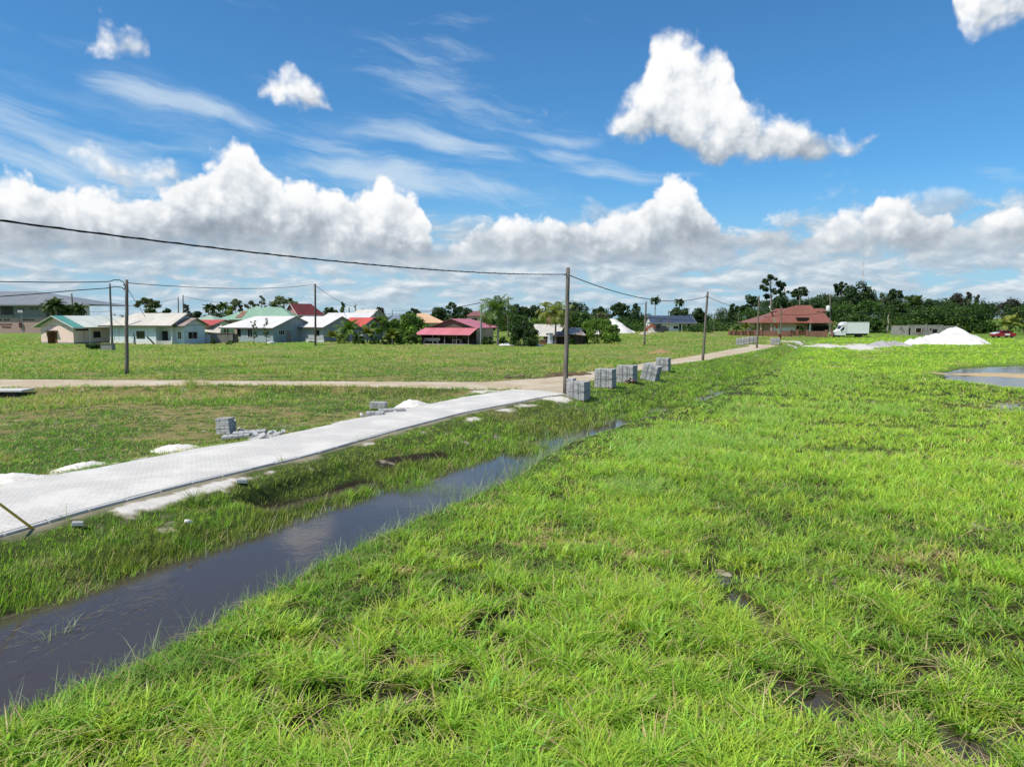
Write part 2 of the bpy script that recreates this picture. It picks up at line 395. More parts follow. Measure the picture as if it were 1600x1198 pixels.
def ground_z(x, y):
    x = np.asarray(x, float); y = np.asarray(y, float)
    n = fbm(x, y, 6.0, 4, 3); n2 = fbm(x, y, 1.3, 3, 9); n3 = fbm(x, y, .35, 2, 12)
    xrr = xof(ROAD_R, y); xwl = xof(WAT_L, y); xwr = xof(WAT_R, y); xrl = xof(ROAD_L, y)
    far_d = sstep(y, 46, 52)                            # past the paving the track's edge takes over
    xtn = xof(DIRT_N[5:], y)
    xedge = xrr * (1 - far_d) + xtn * far_d
    # left bank: verge, worn break, slope, water line
    wob = (n2 - .5) * 0.9
    span = np.maximum(xwl - xedge, 1.0)
    t = (x - xedge) / span
    t = t + wob * 0.22 * np.clip(t, 0, 1)
    zb = -0.05 * sstep(t, 0.0, .2) - 0.28 * sstep(t, .18, .50) - 0.50 * sstep(t, .50, 1.0)
    # slumped, undercut stretch of bank with bare soil
    e0 = at(430, 770, -.3); e1 = at(575, 735, -.3)
    er = np.exp(-(seg_dist(x, y, np.array([e0[:2], e1[:2]])) / .85) ** 2)
    zb = zb - er * .55 * sstep(t, .36, .42) * (1 - sstep(t, .62, .85))
    zb = zb - 0.55 * sstep(x - xwl, 0.0, 1.3)
    # right side: lip and wet field
    zf = -0.70 + (n - .5) * 0.30 + (n2 - .5) * 0.13 + (n3 - .5) * .05
    zf = zf + 0.12 * np.exp(-((x - xwr - 1.1) / 1.1) ** 2)
    zf = zf - .12 * sstep(.41 - fbm(x, y, .62, 3, 91), 0, .06) * sstep(x - xwr, 1.8, 3.2) * (1 - sstep(y, 11, 17))
    for px_, py_, rx, ry, dp in PUDDLES:
        zf = zf - dp * np.exp(-(((x - px_) / rx) ** 2 + ((y - py_) / ry) ** 2))
    pd_ = seg_dist(x, y, np.vstack([POOL_POLY, POOL_POLY[:1]])) * np.where(inside(x, y, POOL_POLY), 1, -1) + (n2 - .5) * 1.6
    zf = zf * (1 - sstep(pd_, -2.2, .6)) + (WZ - .10) * sstep(pd_, -2.2, .6)
    bd_ = seg_dist(x, y, np.vstack([BAR_POLY, BAR_POLY[:1]])) * np.where(inside(x, y, BAR_POLY), 1, -1) + (fbm(x, y, 2.6, 3, 99) - .5) * 2.8 - .15
    zf = np.where(bd_ > -.3, np.maximum(zf, WZ - .06 + .14 * sstep(bd_, -.3, .8) + (n3 - .5) * .02), zf)
    farr = sstep(y + x * .25, 78, 150)
    zf = zf * (1 - farr) + (-0.12 + (n - .5) * .15) * farr
    lip = sstep(x - xwr, -0.55, .35)
    silt = np.maximum(sstep(fbm(x, y, 2.6, 3, 97) + .10 * sstep(y, 24, 36) + .05 * sstep(y, 44, 60), .55, .62) * sstep(y, 22, 27), sstep(y, 48, 53))
    mid = np.where(x < (xwl + xwr) / 2, zb, -1.35)
    mid = np.where(x > xwl - .2, np.maximum(mid, -1.35 + silt * .58), mid)
    z = mid * (1 - lip) + zf * lip
    z = np.where(x < xedge, 0.0, z)
    # land left of the paving: sunken plot, rising to the track
    left = x < xrl
    dl = xrl - x
    plot = -0.06 - 0.34 * sstep(dl, .5, 2.6) + (n - .5) * .16 + (n2 - .5) * .07
    # beyond the track: rough plots, up to the houses
    dyn = np.interp(x, DIRT_N[:6, 0], DIRT_N[:6, 1], left=DIRT_N[0, 1]); dyf = np.interp(x, DIRT_F[:, 0], DIRT_F[:, 1], left=DIRT_F[0, 1])
    plot = plot * (1 - sstep(y, dyn - 2.2, dyn - .3)) - 0.0
    lots = -0.10 + (n - .5) * .22 + (n2 - .5) * .06
    lots = lots * (1 - sstep(y, 100, 118)) + (n - .5) * .08 * sstep(y, 100, 118)
    farleft = (y > dyf) & (x < xof(DIRT_F[5:], y))
    sd = seg_dist(x, y, DIRT_F)
    lots = lots * sstep(sd, .3, 2.5)
    inroad = inside(x, y, DIRT_POLY) | inside(x, y, ROAD_POLY)
    z = np.where(left & (y < 46) | ((x < DIRT_N[5, 0]) & (y < dyn) & left), plot, z)
    z = np.where((x < DIRT_F[0, 0]) & (y > 45), np.where(y > 53, lots, plot), z)
    z = np.where(farleft & ~inroad, lots, z)
    rd = np.minimum(seg_dist(x, y, np.vstack([ROAD_R, DIRT_N[6:]])), np.minimum(seg_dist(x, y, ROAD_L), seg_dist(x, y, DIRT_N)))
    z = np.where(inroad, -0.03, z)
    z = np.where((~inroad) & (rd < .45) & (z > -.2), z * (rd / .45) - .02 * (1 - rd / .45), z)
    # low mound of spoil in the far lots and rough banks near the dark blue roof
    for bx, by, rx, ry, h in MOUNDS:
        z = z + h * np.exp(-(((x - bx) / rx) ** 2 + ((y - by) / ry) ** 2))
    return z


def gz(x, y):
    return float(ground_z(np.array([x]), np.array([y]))[0])


def on_ground(px, py):
    """ground point seen at a pixel of the photograph"""
    z = 0.0
    for k in range(6):
        p = at(px, py, z); z = .5 * z + .5 * gz(p.x, p.y)
    return Vector((p.x, p.y, gz(p.x, p.y)))


# ------------------------------------------------------------------ mesh helpers
def np_mesh(name, verts, faces_flat, face_len, smooth=True):
    me = bpy.data.meshes.new(name)
    verts = np.asarray(verts, np.float32); nv = len(verts)
    fl = np.asarray(faces_flat, np.int32).ravel(); ln = np.asarray(face_len, np.int32)
    me.vertices.add(nv); me.vertices.foreach_set('co', verts.ravel())
    me.loops.add(len(fl)); me.loops.foreach_set('vertex_index', fl)
    me.polygons.add(len(ln))
    st = np.zeros(len(ln), np.int32); st[1:] = np.cumsum(ln)[:-1]
    me.polygons.foreach_set('loop_start', st)
    me.polygons.foreach_set('use_smooth', np.full(len(ln), smooth))
    me.update(calc_edges=True)
    return me


def add_col(me, name, rgb):
    a = me.attributes.new(name, 'FLOAT_COLOR', 'POINT')
    c = np.ones((len(rgb), 4), np.float32); c[:, :3] = rgb
    a.data.foreach_set('color', c.ravel())


def link(name, me, mats, parent=None):
    o = bpy.data.objects.new(name, me); COL.objects.link(o)
    for m in (mats if isinstance(mats, (list, tuple)) else [mats]): me.materials.append(m)
    if parent is not None: o.parent = parent
    return o


def tag(o, label=None, cat=None, group=None, kind=None):
    if label: o['label'] = label
    if cat: o['category'] = cat
    if group: o['group'] = group
    if kind: o['kind'] = kind
    return o


# ------------------------------------------------------------------ materials
MATS = {}


def mat(name, fn=None):
    if name in MATS: return MATS[name]
    m = bpy.data.materials.new(name); m.use_nodes = True
    t = NT(m.node_tree); bs = t.n['Principled BSDF']
    fn(t, bs, m); MATS[name] = m
    return m


def plain(name, col, rough=.8, var=.25, scale=6.0, metal=0.0, bump=0.0, spec=.3, stain=None):
    """painted / weathered surface: base colour with two scales of irregular dirt"""
    def fn(t, b, m):
        tc = t.node('ShaderNodeTexCoord').outputs['Object']
        n = t.noise(tc, scale, 6, .6); n2 = t.noise(tc, scale * .17, 4, .6)
        f = t.m('MULTIPLY_ADD', n, var * 2 * .6, 1 - var * .6); f2 = t.m('MULTIPLY_ADD', n2, var * 2 * .4, 1 - var * .4)
        c = t.v('SCALE', tuple(col), t.m('MULTIPLY', f, f2))
        if stain is not None:
            sx = t.noise(t.v('MULTIPLY', tc, (1.0, 1.0, .18)), scale * .6, 5, .65)
            c = t.mixc(t.ss(sx, .52, .74, 0, .75), c, stain)
        t.put(b.inputs['Base Color'], c)
        b.inputs['Roughness'].default_value = rough; b.inputs['Metallic'].default_value = metal
        b.inputs['Specular IOR Level'].default_value = spec
        if bump:
            bp = t.node('ShaderNodeBump'); bp.inputs['Strength'].default_value = bump; bp.inputs['Distance'].default_value = .02
            t.put(bp.inputs['Height'], n); t.l.new(bp.outputs[0], b.inputs['Normal'])
    return mat(name, fn)


# ------------------------------------------------------------------ the ground sheet
def build_ground():
    r = np.concatenate([np.geomspace(1.5, 7, 14)[:-1], np.geomspace(7, 60, 420)[:-1], np.geomspace(60, 230, 130)[:-1], np.geomspace(230, 9000, 30)])
    th = np.concatenate([np.linspace(-math.pi, -.86, 40)[:-1], np.linspace(-.86, .86, 560)[:-1], np.linspace(.86, math.pi, 40)[:-1]])
    R, T = np.meshgrid(r, th, indexing='ij')
    x = (R * np.sin(T)).ravel(); y = (R * np.cos(T)).ravel()
    z = ground_z(x, y)
    nr, nt = len(r), len(th)
    I = np.arange(nr * nt).reshape(nr, nt)
    a = I[:-1, :]; b = I[1:, :]
    q = np.stack([a, b, np.roll(b, -1, 1), np.roll(a, -1, 1)], -1).reshape(-1, 4)[:, ::-1]
    verts = np.column_stack([x, y, z]); c0 = len(verts)
    verts = np.vstack([verts, [[0, 0, z[:nt].mean()]]])
    tri = np.stack([I[0], np.roll(I[0], -1), np.full(nt, c0)], -1)[:, ::-1]
    me = np_mesh('ground', verts, np.concatenate([q.ravel(), tri.ravel()]), np.concatenate([np.full(len(q), 4), np.full(len(tri), 3)]))
    add_col(me, 'soil', np.vstack([soil_colour(x, y, z), [[.1, .1, .05]]]))
    def fn(t, b, m):
        at_ = t.node('ShaderNodeAttribute', attribute_name='soil'); c = at_.outputs['Color']
        tc = t.node('ShaderNodeTexCoord').outputs['Object']
        n = t.noise(tc, 2.5, 8, .65); n2 = t.noise(tc, 22.0, 5, .7)
        k = t.m('MULTIPLY', t.m('MULTIPLY_ADD', n, .9, .55), t.m('MULTIPLY_ADD', n2, .9, .55))
        t.put(b.inputs['Base Color'], t.v('SCALE', c, k))
        b.inputs['Roughness'].default_value = .92; b.inputs['Specular IOR Level'].default_value = .15
        bp = t.node('ShaderNodeBump'); bp.inputs['Strength'].default_value = .7; bp.inputs['Distance'].default_value = .05
        t.put(bp.inputs['Height'], t.m('ADD', n, t.m('MULTIPLY', n2, .5))); t.l.new(bp.outputs[0], b.inputs['Normal'])
    o = link('ground', me, mat('soil_and_turf', fn)); tag(o, kind='structure')
    return o


def zones(x, y):
    """masks that the turf and the soil share"""
    xrr = xof(ROAD_R, y); xwl = xof(WAT_L, y); xwr = xof(WAT_R, y); xrl = xof(ROAD_L, y)
    far_d = sstep(y, 46, 52); xtn = xof(DIRT_N[5:], y)
    xedge = xrr * (1 - far_d) + xtn * far_d
    t = (x - xedge) / np.maximum(xwl - xedge, 1.0)
    inroad = inside(x, y, DIRT_POLY) | inside(x, y, ROAD_POLY)
    field = x > xwr - .3
    bank = (~field) & (x > xedge) & ~inroad
    left = (~field) & (~bank) & (~inroad)
    # white building sand spilt along the kerb
    sd = np.zeros_like(x)
    for px, py, rx, ry, w in [(300, 768, 1.2, .34, 1.0), (250, 781, 1.0, .28, .85), (345, 757, .9, .34, .85), (410, 743, 1.0, .3, .8), (455, 737, .6, .2, .6), (195, 792, .6, .22, .7), (575, 694, .5, .22, .6), (660, 674, .6, .25, .7), (740, 654, .7, .3, .7),
                              (820, 633, 1.0, .7, .9), (870, 623, 1.2, .9, 1.0), (790, 640, .8, .5, .7), (20, 752, 1.2, .6, 1.1), (125, 729, 1.3, .4, 1.0), (272, 702, 1.3, .5, 1.0), (230, 712, .6, .3, .6), (420, 683, 1.3, .35, .8), (530, 660, .9, .5, .8), (560, 655, .8, .5, .7), (650, 634, 1.4, .9, .9), (600, 647, .9, .6, .6),
                              (720, 620, 1.0, .8, .6), (760, 612, 1.0, .9, .7), (60, 742, .9, .3, .6), (1180, 540, 3.0, 4.0, .9), (1235, 534, 5.0, 4.0, 1.0), (1290, 538.5, 9.0, 2.4, 1.1), (1345, 540, 12, 2.6, 1.2), (1246, 538, 3.0, 2.0, .8)] + [(q_, 539.6, 4.0, 3.2, 1.1) for q_ in range(1282, 1368, 9)]:
        p = at(px, py, -.05)
        sd = np.maximum(sd, w * np.exp(-((((x - p.x) * .40 + (y - p.y) * .917) / rx) ** 2 + (((y - p.y) * .40 - (x - p.x) * .917) / ry) ** 2)))
    n = fbm(x, y, .9, 4, 21)
    e0 = at(430, 770, -.3); e1 = at(690, 702, -.3); sd = sd * sstep(seg_dist(x, y, np.array([e0[:2], e1[:2]])), .9, 1.5)
    sand = sstep(sd + (n - .5) * 1.0 + (fbm(x, y, .22, 3, 23) - .5) * .7, .42, .66)
    kd = seg_dist(x, y, ROAD_R)
    sandy = np.maximum(sstep(sd + (n - .5) * 1.0 + (fbm(x, y, .22, 3, 23) - .5) * .7, .26, .5), sstep(.75 - kd + (n - .5) * .9, .1, .5) * .8)
    # bare, straw-brown patches
    dn = fbm(x, y, 5.0, 4, 33); dn2 = fbm(x * .45, y, 2.0, 3, 37)
    dry = np.where(left, sstep(dn * .6 + dn2 * .4, .46, .62), sstep(dn * .55 + dn2 * .45, .62, .74) * .8)
    pd = np.zeros_like(x)
    for px, py, rx, ry in [(180, 672, 3.0, .9), (60, 690, 3, .9), (300, 650, 3.5, 1.0), (380, 640, 2.5, .9), (120, 655, 3, .9), (470, 572, 5, 1.6), (540, 565, 6, 2), (680, 572, 6, 1.6), (620, 560, 6, 3), (860, 576, 4, 2), (800, 575, 4, 2), (330, 570, 5, 1.4), (1030, 551, 2.6, 3.2), (720, 560, 9, 3), (450, 560, 6, 3),
                           (640, 882, .5, .25), (880, 835, 1.0, .4), (930, 838, .9, .35), (660, 1020, .6, .28), (740, 1035, .5, .22), (620, 1045, .5, .2), (470, 990, .45, .25), (600, 1070, .4, .2), (1020, 850, .8, .25), (900, 1010, .5, .2), (280, 1140, .5, .2), (430, 1090, .5, .25), (350, 1110, .4, .3), (480, 900, .4, .2), (840, 815, .6, .3)]:
        p = at(px, py, -.5)
        pd = np.maximum(pd, np.exp(-(((x - p.x) / rx) ** 2 + ((y - p.y) / ry) ** 2)))
    dry = np.maximum(dry, sstep(pd * .75 + (fbm(x * .6, y, .8, 4, 44) - .5) * 1.5, .38, .75)); dry = dry * sstep(fbm(x * .7, y, .35, 3, 47), .30, .55)
    e0 = at(425, 772, -.3); e1 = at(575, 735, -.3); ed = seg_dist(x, y, np.array([e0[:2], e1[:2]]))
    e2 = at(600, 720, -.3); e3 = at(690, 702, -.3); ed = np.minimum(ed, seg_dist(x, y, np.array([e2[:2], e3[:2]])) * 1.5)
    bare = sstep(.74 - ed + (fbm(x, y, .7, 3, 51) - .5) * .55, .12, .34) * bank
    sbar = sstep(seg_dist(x, y, np.vstack([BAR_POLY, BAR_POLY[:1]])) * np.where(inside(x, y, BAR_POLY), 1, -1) + (n - .5) * 1.2, -.5, .2)
    pool = sstep(seg_dist(x, y, np.vstack([POOL_POLY, POOL_POLY[:1]])) * np.where(inside(x, y, POOL_POLY), 1, -1) + (n - .5) * 1.5, -2.6, -1.0)
    return dict(t=t, inroad=inroad, field=field, bank=bank, left=left, sand=sand, sandy=sandy, pool=pool, kd=kd, dry=dry, bare=bare, sbar=sbar, xwl=xwl, xwr=xwr, xedge=xedge, xrl=xrl)


def soil_colour(x, y, z):
    Z = zones(x, y)
    col = np.empty((len(x), 3)); col[:] = (.055, .080, .018)
    n = fbm(x, y, 3.0, 4, 61)[:, None]
    far = sstep(np.hypot(x, y), 40, 110)[:, None]
    green = np.array((.135, .225, .030)); col = col * (1 - far) + green * (.82 + .4 * n) * far
    col = np.where(Z['field'][:, None] & (far < .5), np.array((.040, .042, .018)), col)
    straw = np.array((.25, .20, .085))
    col = col * (1 - Z['dry'][:, None] * .75) + straw * Z['dry'][:, None] * .75
    soil = np.array((.026, .019, .012)); col = col * (1 - Z['bare'][:, None]) + soil * Z['bare'][:, None]
    wetm = sstep(z, WZ + .10, WZ + .0)[:, None] if False else sstep(-z, -WZ - .05, -WZ + .02)[:, None]
    col = col * (1 - wetm) + np.array((.028, .022, .014)) * wetm
    col = col * (1 - Z['sbar'][:, None]) + np.array((.46, .35, .20)) * Z['sbar'][:, None]
    s0 = Z['sandy'][:, None]; col = col * (1 - s0) + np.array((.30, .26, .19)) * s0; sandc = np.array((.60, .565, .51)); s = Z['sand'][:, None]; col = col * (1 - s) + sandc * s
    col = np.where(Z['inroad'][:, None], np.array((.42, .36, .26)), col)
    return col


def build_water():
    # one still sheet: the ditch and the hollows of the field cut through it
    v = [(-60, -30, WZ), (140, -30, WZ), (140, 112, WZ), (-60, 112, WZ)]
    me = np_mesh('water', v, [0, 1, 2, 3], [4])
    def fn(t, b, m):
        tc = t.node('ShaderNodeTexCoord').outputs['Object']
        b.inputs['Base Color'].default_value = (.058, .047, .040, 1); b.inputs['Roughness'].default_value = .045
        b.inputs['IOR'].default_value = 1.33
        n = t.noise(t.v('MULTIPLY', tc, (1.0, 1.0, 1.0)), 5.5, 4, .6, dist=.4); n2 = t.noise(tc, 1.1, 2, .5)
        h = t.m('ADD', t.m('MULTIPLY', n, .35), n2)
        bp = t.node('ShaderNodeBump'); bp.inputs['Strength'].default_value = .10; bp.inputs['Distance'].default_value = .05
        t.put(bp.inputs['Height'], h); t.l.new(bp.outputs[0], b.inputs['Normal'])
    o = link('water', me, mat('ditch_water', fn)); tag(o, kind='structure')


def smooth_poly(p, n):
    """resample a polyline to n points by chord length, softly"""
    d = np.concatenate([[0], np.cumsum(np.hypot(*np.diff(p, axis=0).T))]); s = np.linspace(0, d[-1], n)
    q = np.column_stack([np.interp(s, d, p[:, 0]), np.interp(s, d, p[:, 1])])
    for k in range(max(2, n // 30)):
        q[1:-1] = q[1:-1] * .5 + (q[:-2] + q[2:]) * .25
    return q


def build_roads():
    # paved lane: raised slab of pavers with a concrete kerb along its ditch side
    dirv = (ROAD_R[2] - ROAD_R[0]); dirv /= np.linalg.norm(dirv)
    R = np.vstack([ROAD_R[0] - dirv * 14, ROAD_R]); Lf = np.vstack([ROAD_L[0] - (ROAD_L[2] - ROAD_L[0]) / np.linalg.norm(ROAD_L[2] - ROAD_L[0]) * 14, ROAD_L[:-1]])
    n = 220
    A = smooth_poly(R, n); B = smooth_poly(Lf, n)
    rngn = (fbm(np.arange(n) * .35, np.zeros(n), 1.0, 3, 5) - .5) * .16
    nv = np.array([-dirv[1], dirv[0]])
    B = B + nv * rngn[:, None]
    m_ = 24
    V = []; 
    for k in range(m_ + 1):
        f = k / m_; P = A * (1 - f) + B * f
        zc = .035 + .05 * (1 - (2 * f - 1) ** 2)
        V.append(np.column_stack([P, np.full(n, zc)]))
    top = np.array(V)                                       # (m+1, n, 3)
    lo0 = top[0].copy(); lo0[:, 2] = -.25; lo1 = top[-1].copy(); lo1[:, 2] = -.25
    G = np.concatenate([lo0[None], top, lo1[None]], 0); k_, n_ = G.shape[:2]
    I = np.arange(k_ * n_).reshape(k_, n_)
    q = np.stack([I[:-1, :-1], I[:-1, 1:], I[1:, 1:], I[1:, :-1]], -1).reshape(-1, 4)
    me = np_mesh('paved_road', G.reshape(-1, 3), q.ravel(), np.full(len(q), 4), smooth=False)
    def fn(t, b, m):
        tc = t.node('ShaderNodeTexCoord').outputs['Object']
        rot = t.node('ShaderNodeVectorRotate', rotation_type='Z_AXIS'); t.put(rot.inputs['Vector'], tc)
        rot.inputs['Angle'].default_value = -math.atan2(dirv[1], dirv[0]) + math.radians(45)
        br = t.node('ShaderNodeTexBrick'); t.put(br.inputs['Vector'], rot.outputs[0])
        br.inputs['Scale'].default_value = 1.0; br.inputs['Brick Width'].default_value = .26; br.inputs['Row Height'].default_value = .13
        br.inputs['Mortar Size'].default_value = .018; br.inputs['Color1'].default_value = (.60, .575, .53, 1); br.inputs['Color2'].default_value = (.55, .525, .485, 1); br.inputs['Mortar'].default_value = (.47, .46, .435, 1)
        n1 = t.noise(tc, .55, 5, .6); n2 = t.noise(tc, 9, 5, .65); n3 = t.noise(tc, 40, 3, .6)
        c = t.v('SCALE', br.outputs['Color'], t.m('MULTIPLY', t.m('MULTIPLY_ADD', n1, .35, .83), t.m('MULTIPLY_ADD', n3, .16, .92)))
        c = t.mixc(t.ss(t.m('ADD', n1, t.m('MULTIPLY', n2, .4)), .66, .86, 0, .75), c, (.66, .635, .585))
        t.put(b.inputs['Base Color'], c); b.inputs['Roughness'].default_value = .85; b.inputs['Specular IOR Level'].default_value = .2
        bp = t.node('ShaderNodeBump'); bp.inputs['Strength'].default_value = .5; bp.inputs['Distance'].default_value = .01
        t.put(bp.inputs['Height'], t.m('SUBTRACT', t.m('MULTIPLY', n3, .4), br.outputs['Fac'])); t.l.new(bp.outputs[0], b.inputs['Normal'])
    o = link('paved_road', me, mat('concrete_pavers', fn)); tag(o, kind='structure')
    # kerb: edging stones sunk beside the paving, a dark joint between
    kp = A[:int(n * .93)] - nv * .055; kq = kp - nv * .11
    bm = bmesh.new(); rnd = random.Random(7)
    s = np.concatenate([[0], np.cumsum(np.hypot(*np.diff(kp, axis=0).T))])
    L = s[-1]; x0 = 0.0
    while x0 < L - 1.0:
        x1 = x0 + .99
        def P(u, arr): return np.array([np.interp(u, s, arr[:, 0]), np.interp(u, s, arr[:, 1])])
        dz = rnd.uniform(-.012, .012); off = nv * rnd.uniform(-.012, .012)
        c4 = [P(x0 + .008, kp) + off, P(x1 - .008, kp) + off, P(x1 - .008, kq) + off, P(x0 + .008, kq) + off]
        vs = [bm.verts.new((c[0], c[1], z)) for z in (-.3, .045 + dz) for c in c4]
        for f in ((4, 5, 6, 7), (0, 1, 5, 4), (1, 2, 6, 5), (2, 3, 7, 6), (3, 0, 4, 7)): bm.faces.new([vs[i] for i in f])
        x0 += 1.0
    bmesh.ops.recalc_face_normals(bm, faces=bm.faces)
    bmesh.ops.bevel(bm, geom=[e for e in bm.edges], offset=.008, segments=1, affect='EDGES')
    me = bpy.data.meshes.new('kerb'); bm.to_mesh(me); bm.free()
    o = link('kerb', me, plain('kerb_concrete', (.46, .455, .44), .85, .3, 8)); tag(o, kind='structure')

    # dirt track
    N = smooth_poly(np.vstack([DIRT_N[0] + (-12, -2.), DIRT_N, DIRT_N[-1] + (22, 46)]), 260); Fp = smooth_poly(np.vstack([DIRT_F[0] + (-12, 0), DIRT_F, DIRT_F[-1] + (18, 40)]), 260)
    Fp[:, :] += 0
    m_ = 14; i = np.arange(260)
    e0 = (fbm(i * .8, i * 0., 3, 3, 71) - .5) * .9; e1 = (fbm(i * .8, i * 0., 3, 3, 72) - .5) * .9
    V = []
    for k in range(m_ + 1):
        f = k / m_; P = N * (1 - f) + Fp * f
        P[:, 1] += e0 * (1 - f) + e1 * f
        rut = -.02 * (np.exp(-((f - .28) / .1) ** 2) + np.exp(-((f - .72) / .1) ** 2))
        edge = -.06 * ((abs(f - .5) * 2) ** 8)
        V.append(np.column_stack([P, np.full(260, .012 + rut + edge) + (fbm(P[:, 0], P[:, 1], .8, 3, 77) - .5) * .02]))
    G = np.array(V); k_, n_ = G.shape[:2]; I = np.arange(k_ * n_).reshape(k_, n_)
    q = np.stack([I[:-1, :-1], I[:-1, 1:], I[1:, 1:], I[1:, :-1]], -1).reshape(-1, 4)
    me = np_mesh('dirt_road', G.reshape(-1, 3), q.ravel(), np.full(len(q), 4))
    def fn2(t, b, m):
        tc = t.node('ShaderNodeTexCoord').outputs['Object']
        n = t.noise(tc, .35, 6, .6); n2 = t.noise(tc, 4, 6, .7); n3 = t.noise(tc, 30, 3, .6)
        c = t.ramp(t.m('ADD', t.m('MULTIPLY', n, .7), t.m('MULTIPLY', n2, .3)), [(.32, (.36, .27, .17)), (.5, (.47, .39, .28)), (.66, (.56, .50, .41))])
        t.put(b.inputs['Base Color'], t.v('SCALE', c, t.m('MULTIPLY_ADD', n3, .5, .75)))
        b.inputs['Roughness'].default_value = .95; b.inputs['Specular IOR Level'].default_value = .1
        bp = t.node('ShaderNodeBump'); bp.inputs['Strength'].default_value = .6; bp.inputs['Distance'].default_value = .03
        t.put(bp.inputs['Height'], n2); t.l.new(bp.outputs[0], b.inputs['Normal'])
    o = link('dirt_road', me, mat('packed_sand', fn2)); tag(o, kind='structure')


build_ground(); build_water(); build_roads()
# ------------------------------------------------------------------ turf: many single blades
def blade_mesh(name, base, hgt, wid, lean_dir, lean, curl, col, mats, nseg=2, tipcol=1.18, kind_label=None):
    """base (n,3); each blade is a tapering strip that arches over along lean_dir"""
    n = len(base)
    if n == 0: return None
    ca, sa = np.cos(lean_dir), np.sin(lean_dir)
    wx, wy = -sa, ca
    levels = np.linspace(0, 1, nseg + 1)
    V = []; Cc = []
    for li, s in enumerate(levels):
        out = lean * s + curl * s * s                          # outward travel, in blade heights
        up = s - 0.45 * curl * s * s * s
        cx = base[:, 0] + ca * out * hgt; cy = base[:, 1] + sa * out * hgt; cz = base[:, 2] + up * hgt
        shade = 1.0
        if li < nseg:
            w = wid * (1 - s ** 1.6) * .5 + wid * .06
            V.append(np.column_stack([cx - wx * w, cy - wy * w, cz])); V.append(np.column_stack([cx + wx * w, cy + wy * w, cz]))
        else:
            V.append(np.column_stack([cx, cy, cz]))
        k = 2 if li < nseg else 1
        for _ in range(k): Cc.append(col)
    nv = 2 * nseg + 1
    V = np.stack(V, 1).reshape(-1, 3); Cc = np.stack(Cc, 1).reshape(-1, 3)
    loc = []; ln = []
    for k in range(nseg - 1):
        loc += [2 * k, 2 * k + 1, 2 * k + 3, 2 * k + 2]; ln.append(4)
    loc += [2 * nseg - 2, 2 * nseg - 1, 2 * nseg]; ln.append(3)
    fl = (np.arange(n)[:, None] * nv + np.array(loc)[None]).ravel()
    me = np_mesh(name, V, fl, np.tile(ln, n))
    add_col(me, 'tint', Cc)
    o = link(name, me, mats)
    return o


def grass_mat():
    def fn(t, b, m):
        a = t.node('ShaderNodeAttribute', attribute_name='tint').outputs['Color']
        t.put(b.inputs['Base Color'], a)
        b.inputs['Roughness'].default_value = .55; b.inputs['Specular IOR Level'].default_value = .28
        tr = t.node('ShaderNodeBsdfTranslucent')
        t.put(tr.inputs['Color'], t.mixc(1.0, a, (1.25, 1.35, .7), 'MULTIPLY'))
        mx = t.node('ShaderNodeMixShader'); mx.inputs[0].default_value = .42
        t.l.new(b.outputs[0], mx.inputs[1]); t.l.new(tr.outputs[0], mx.inputs[2])
        out = [n for n in t.n if n.type == 'OUTPUT_MATERIAL'][0]
        t.l.new(mx.outputs[0], out.inputs['Surface'])
    return mat('grass_blade', fn)


RNG = np.random.default_rng(11)


def polar_points(n, r0, r1, a0=-.80, a1=.80, power=2.0):
    """points over the view wedge, thinning with the square of distance"""
    u = RNG.random(n); r = r0 * (r1 / r0) ** u
    th = a0 + (a1 - a0) * RNG.random(n)
    return r * np.sin(th), r * np.cos(th), r


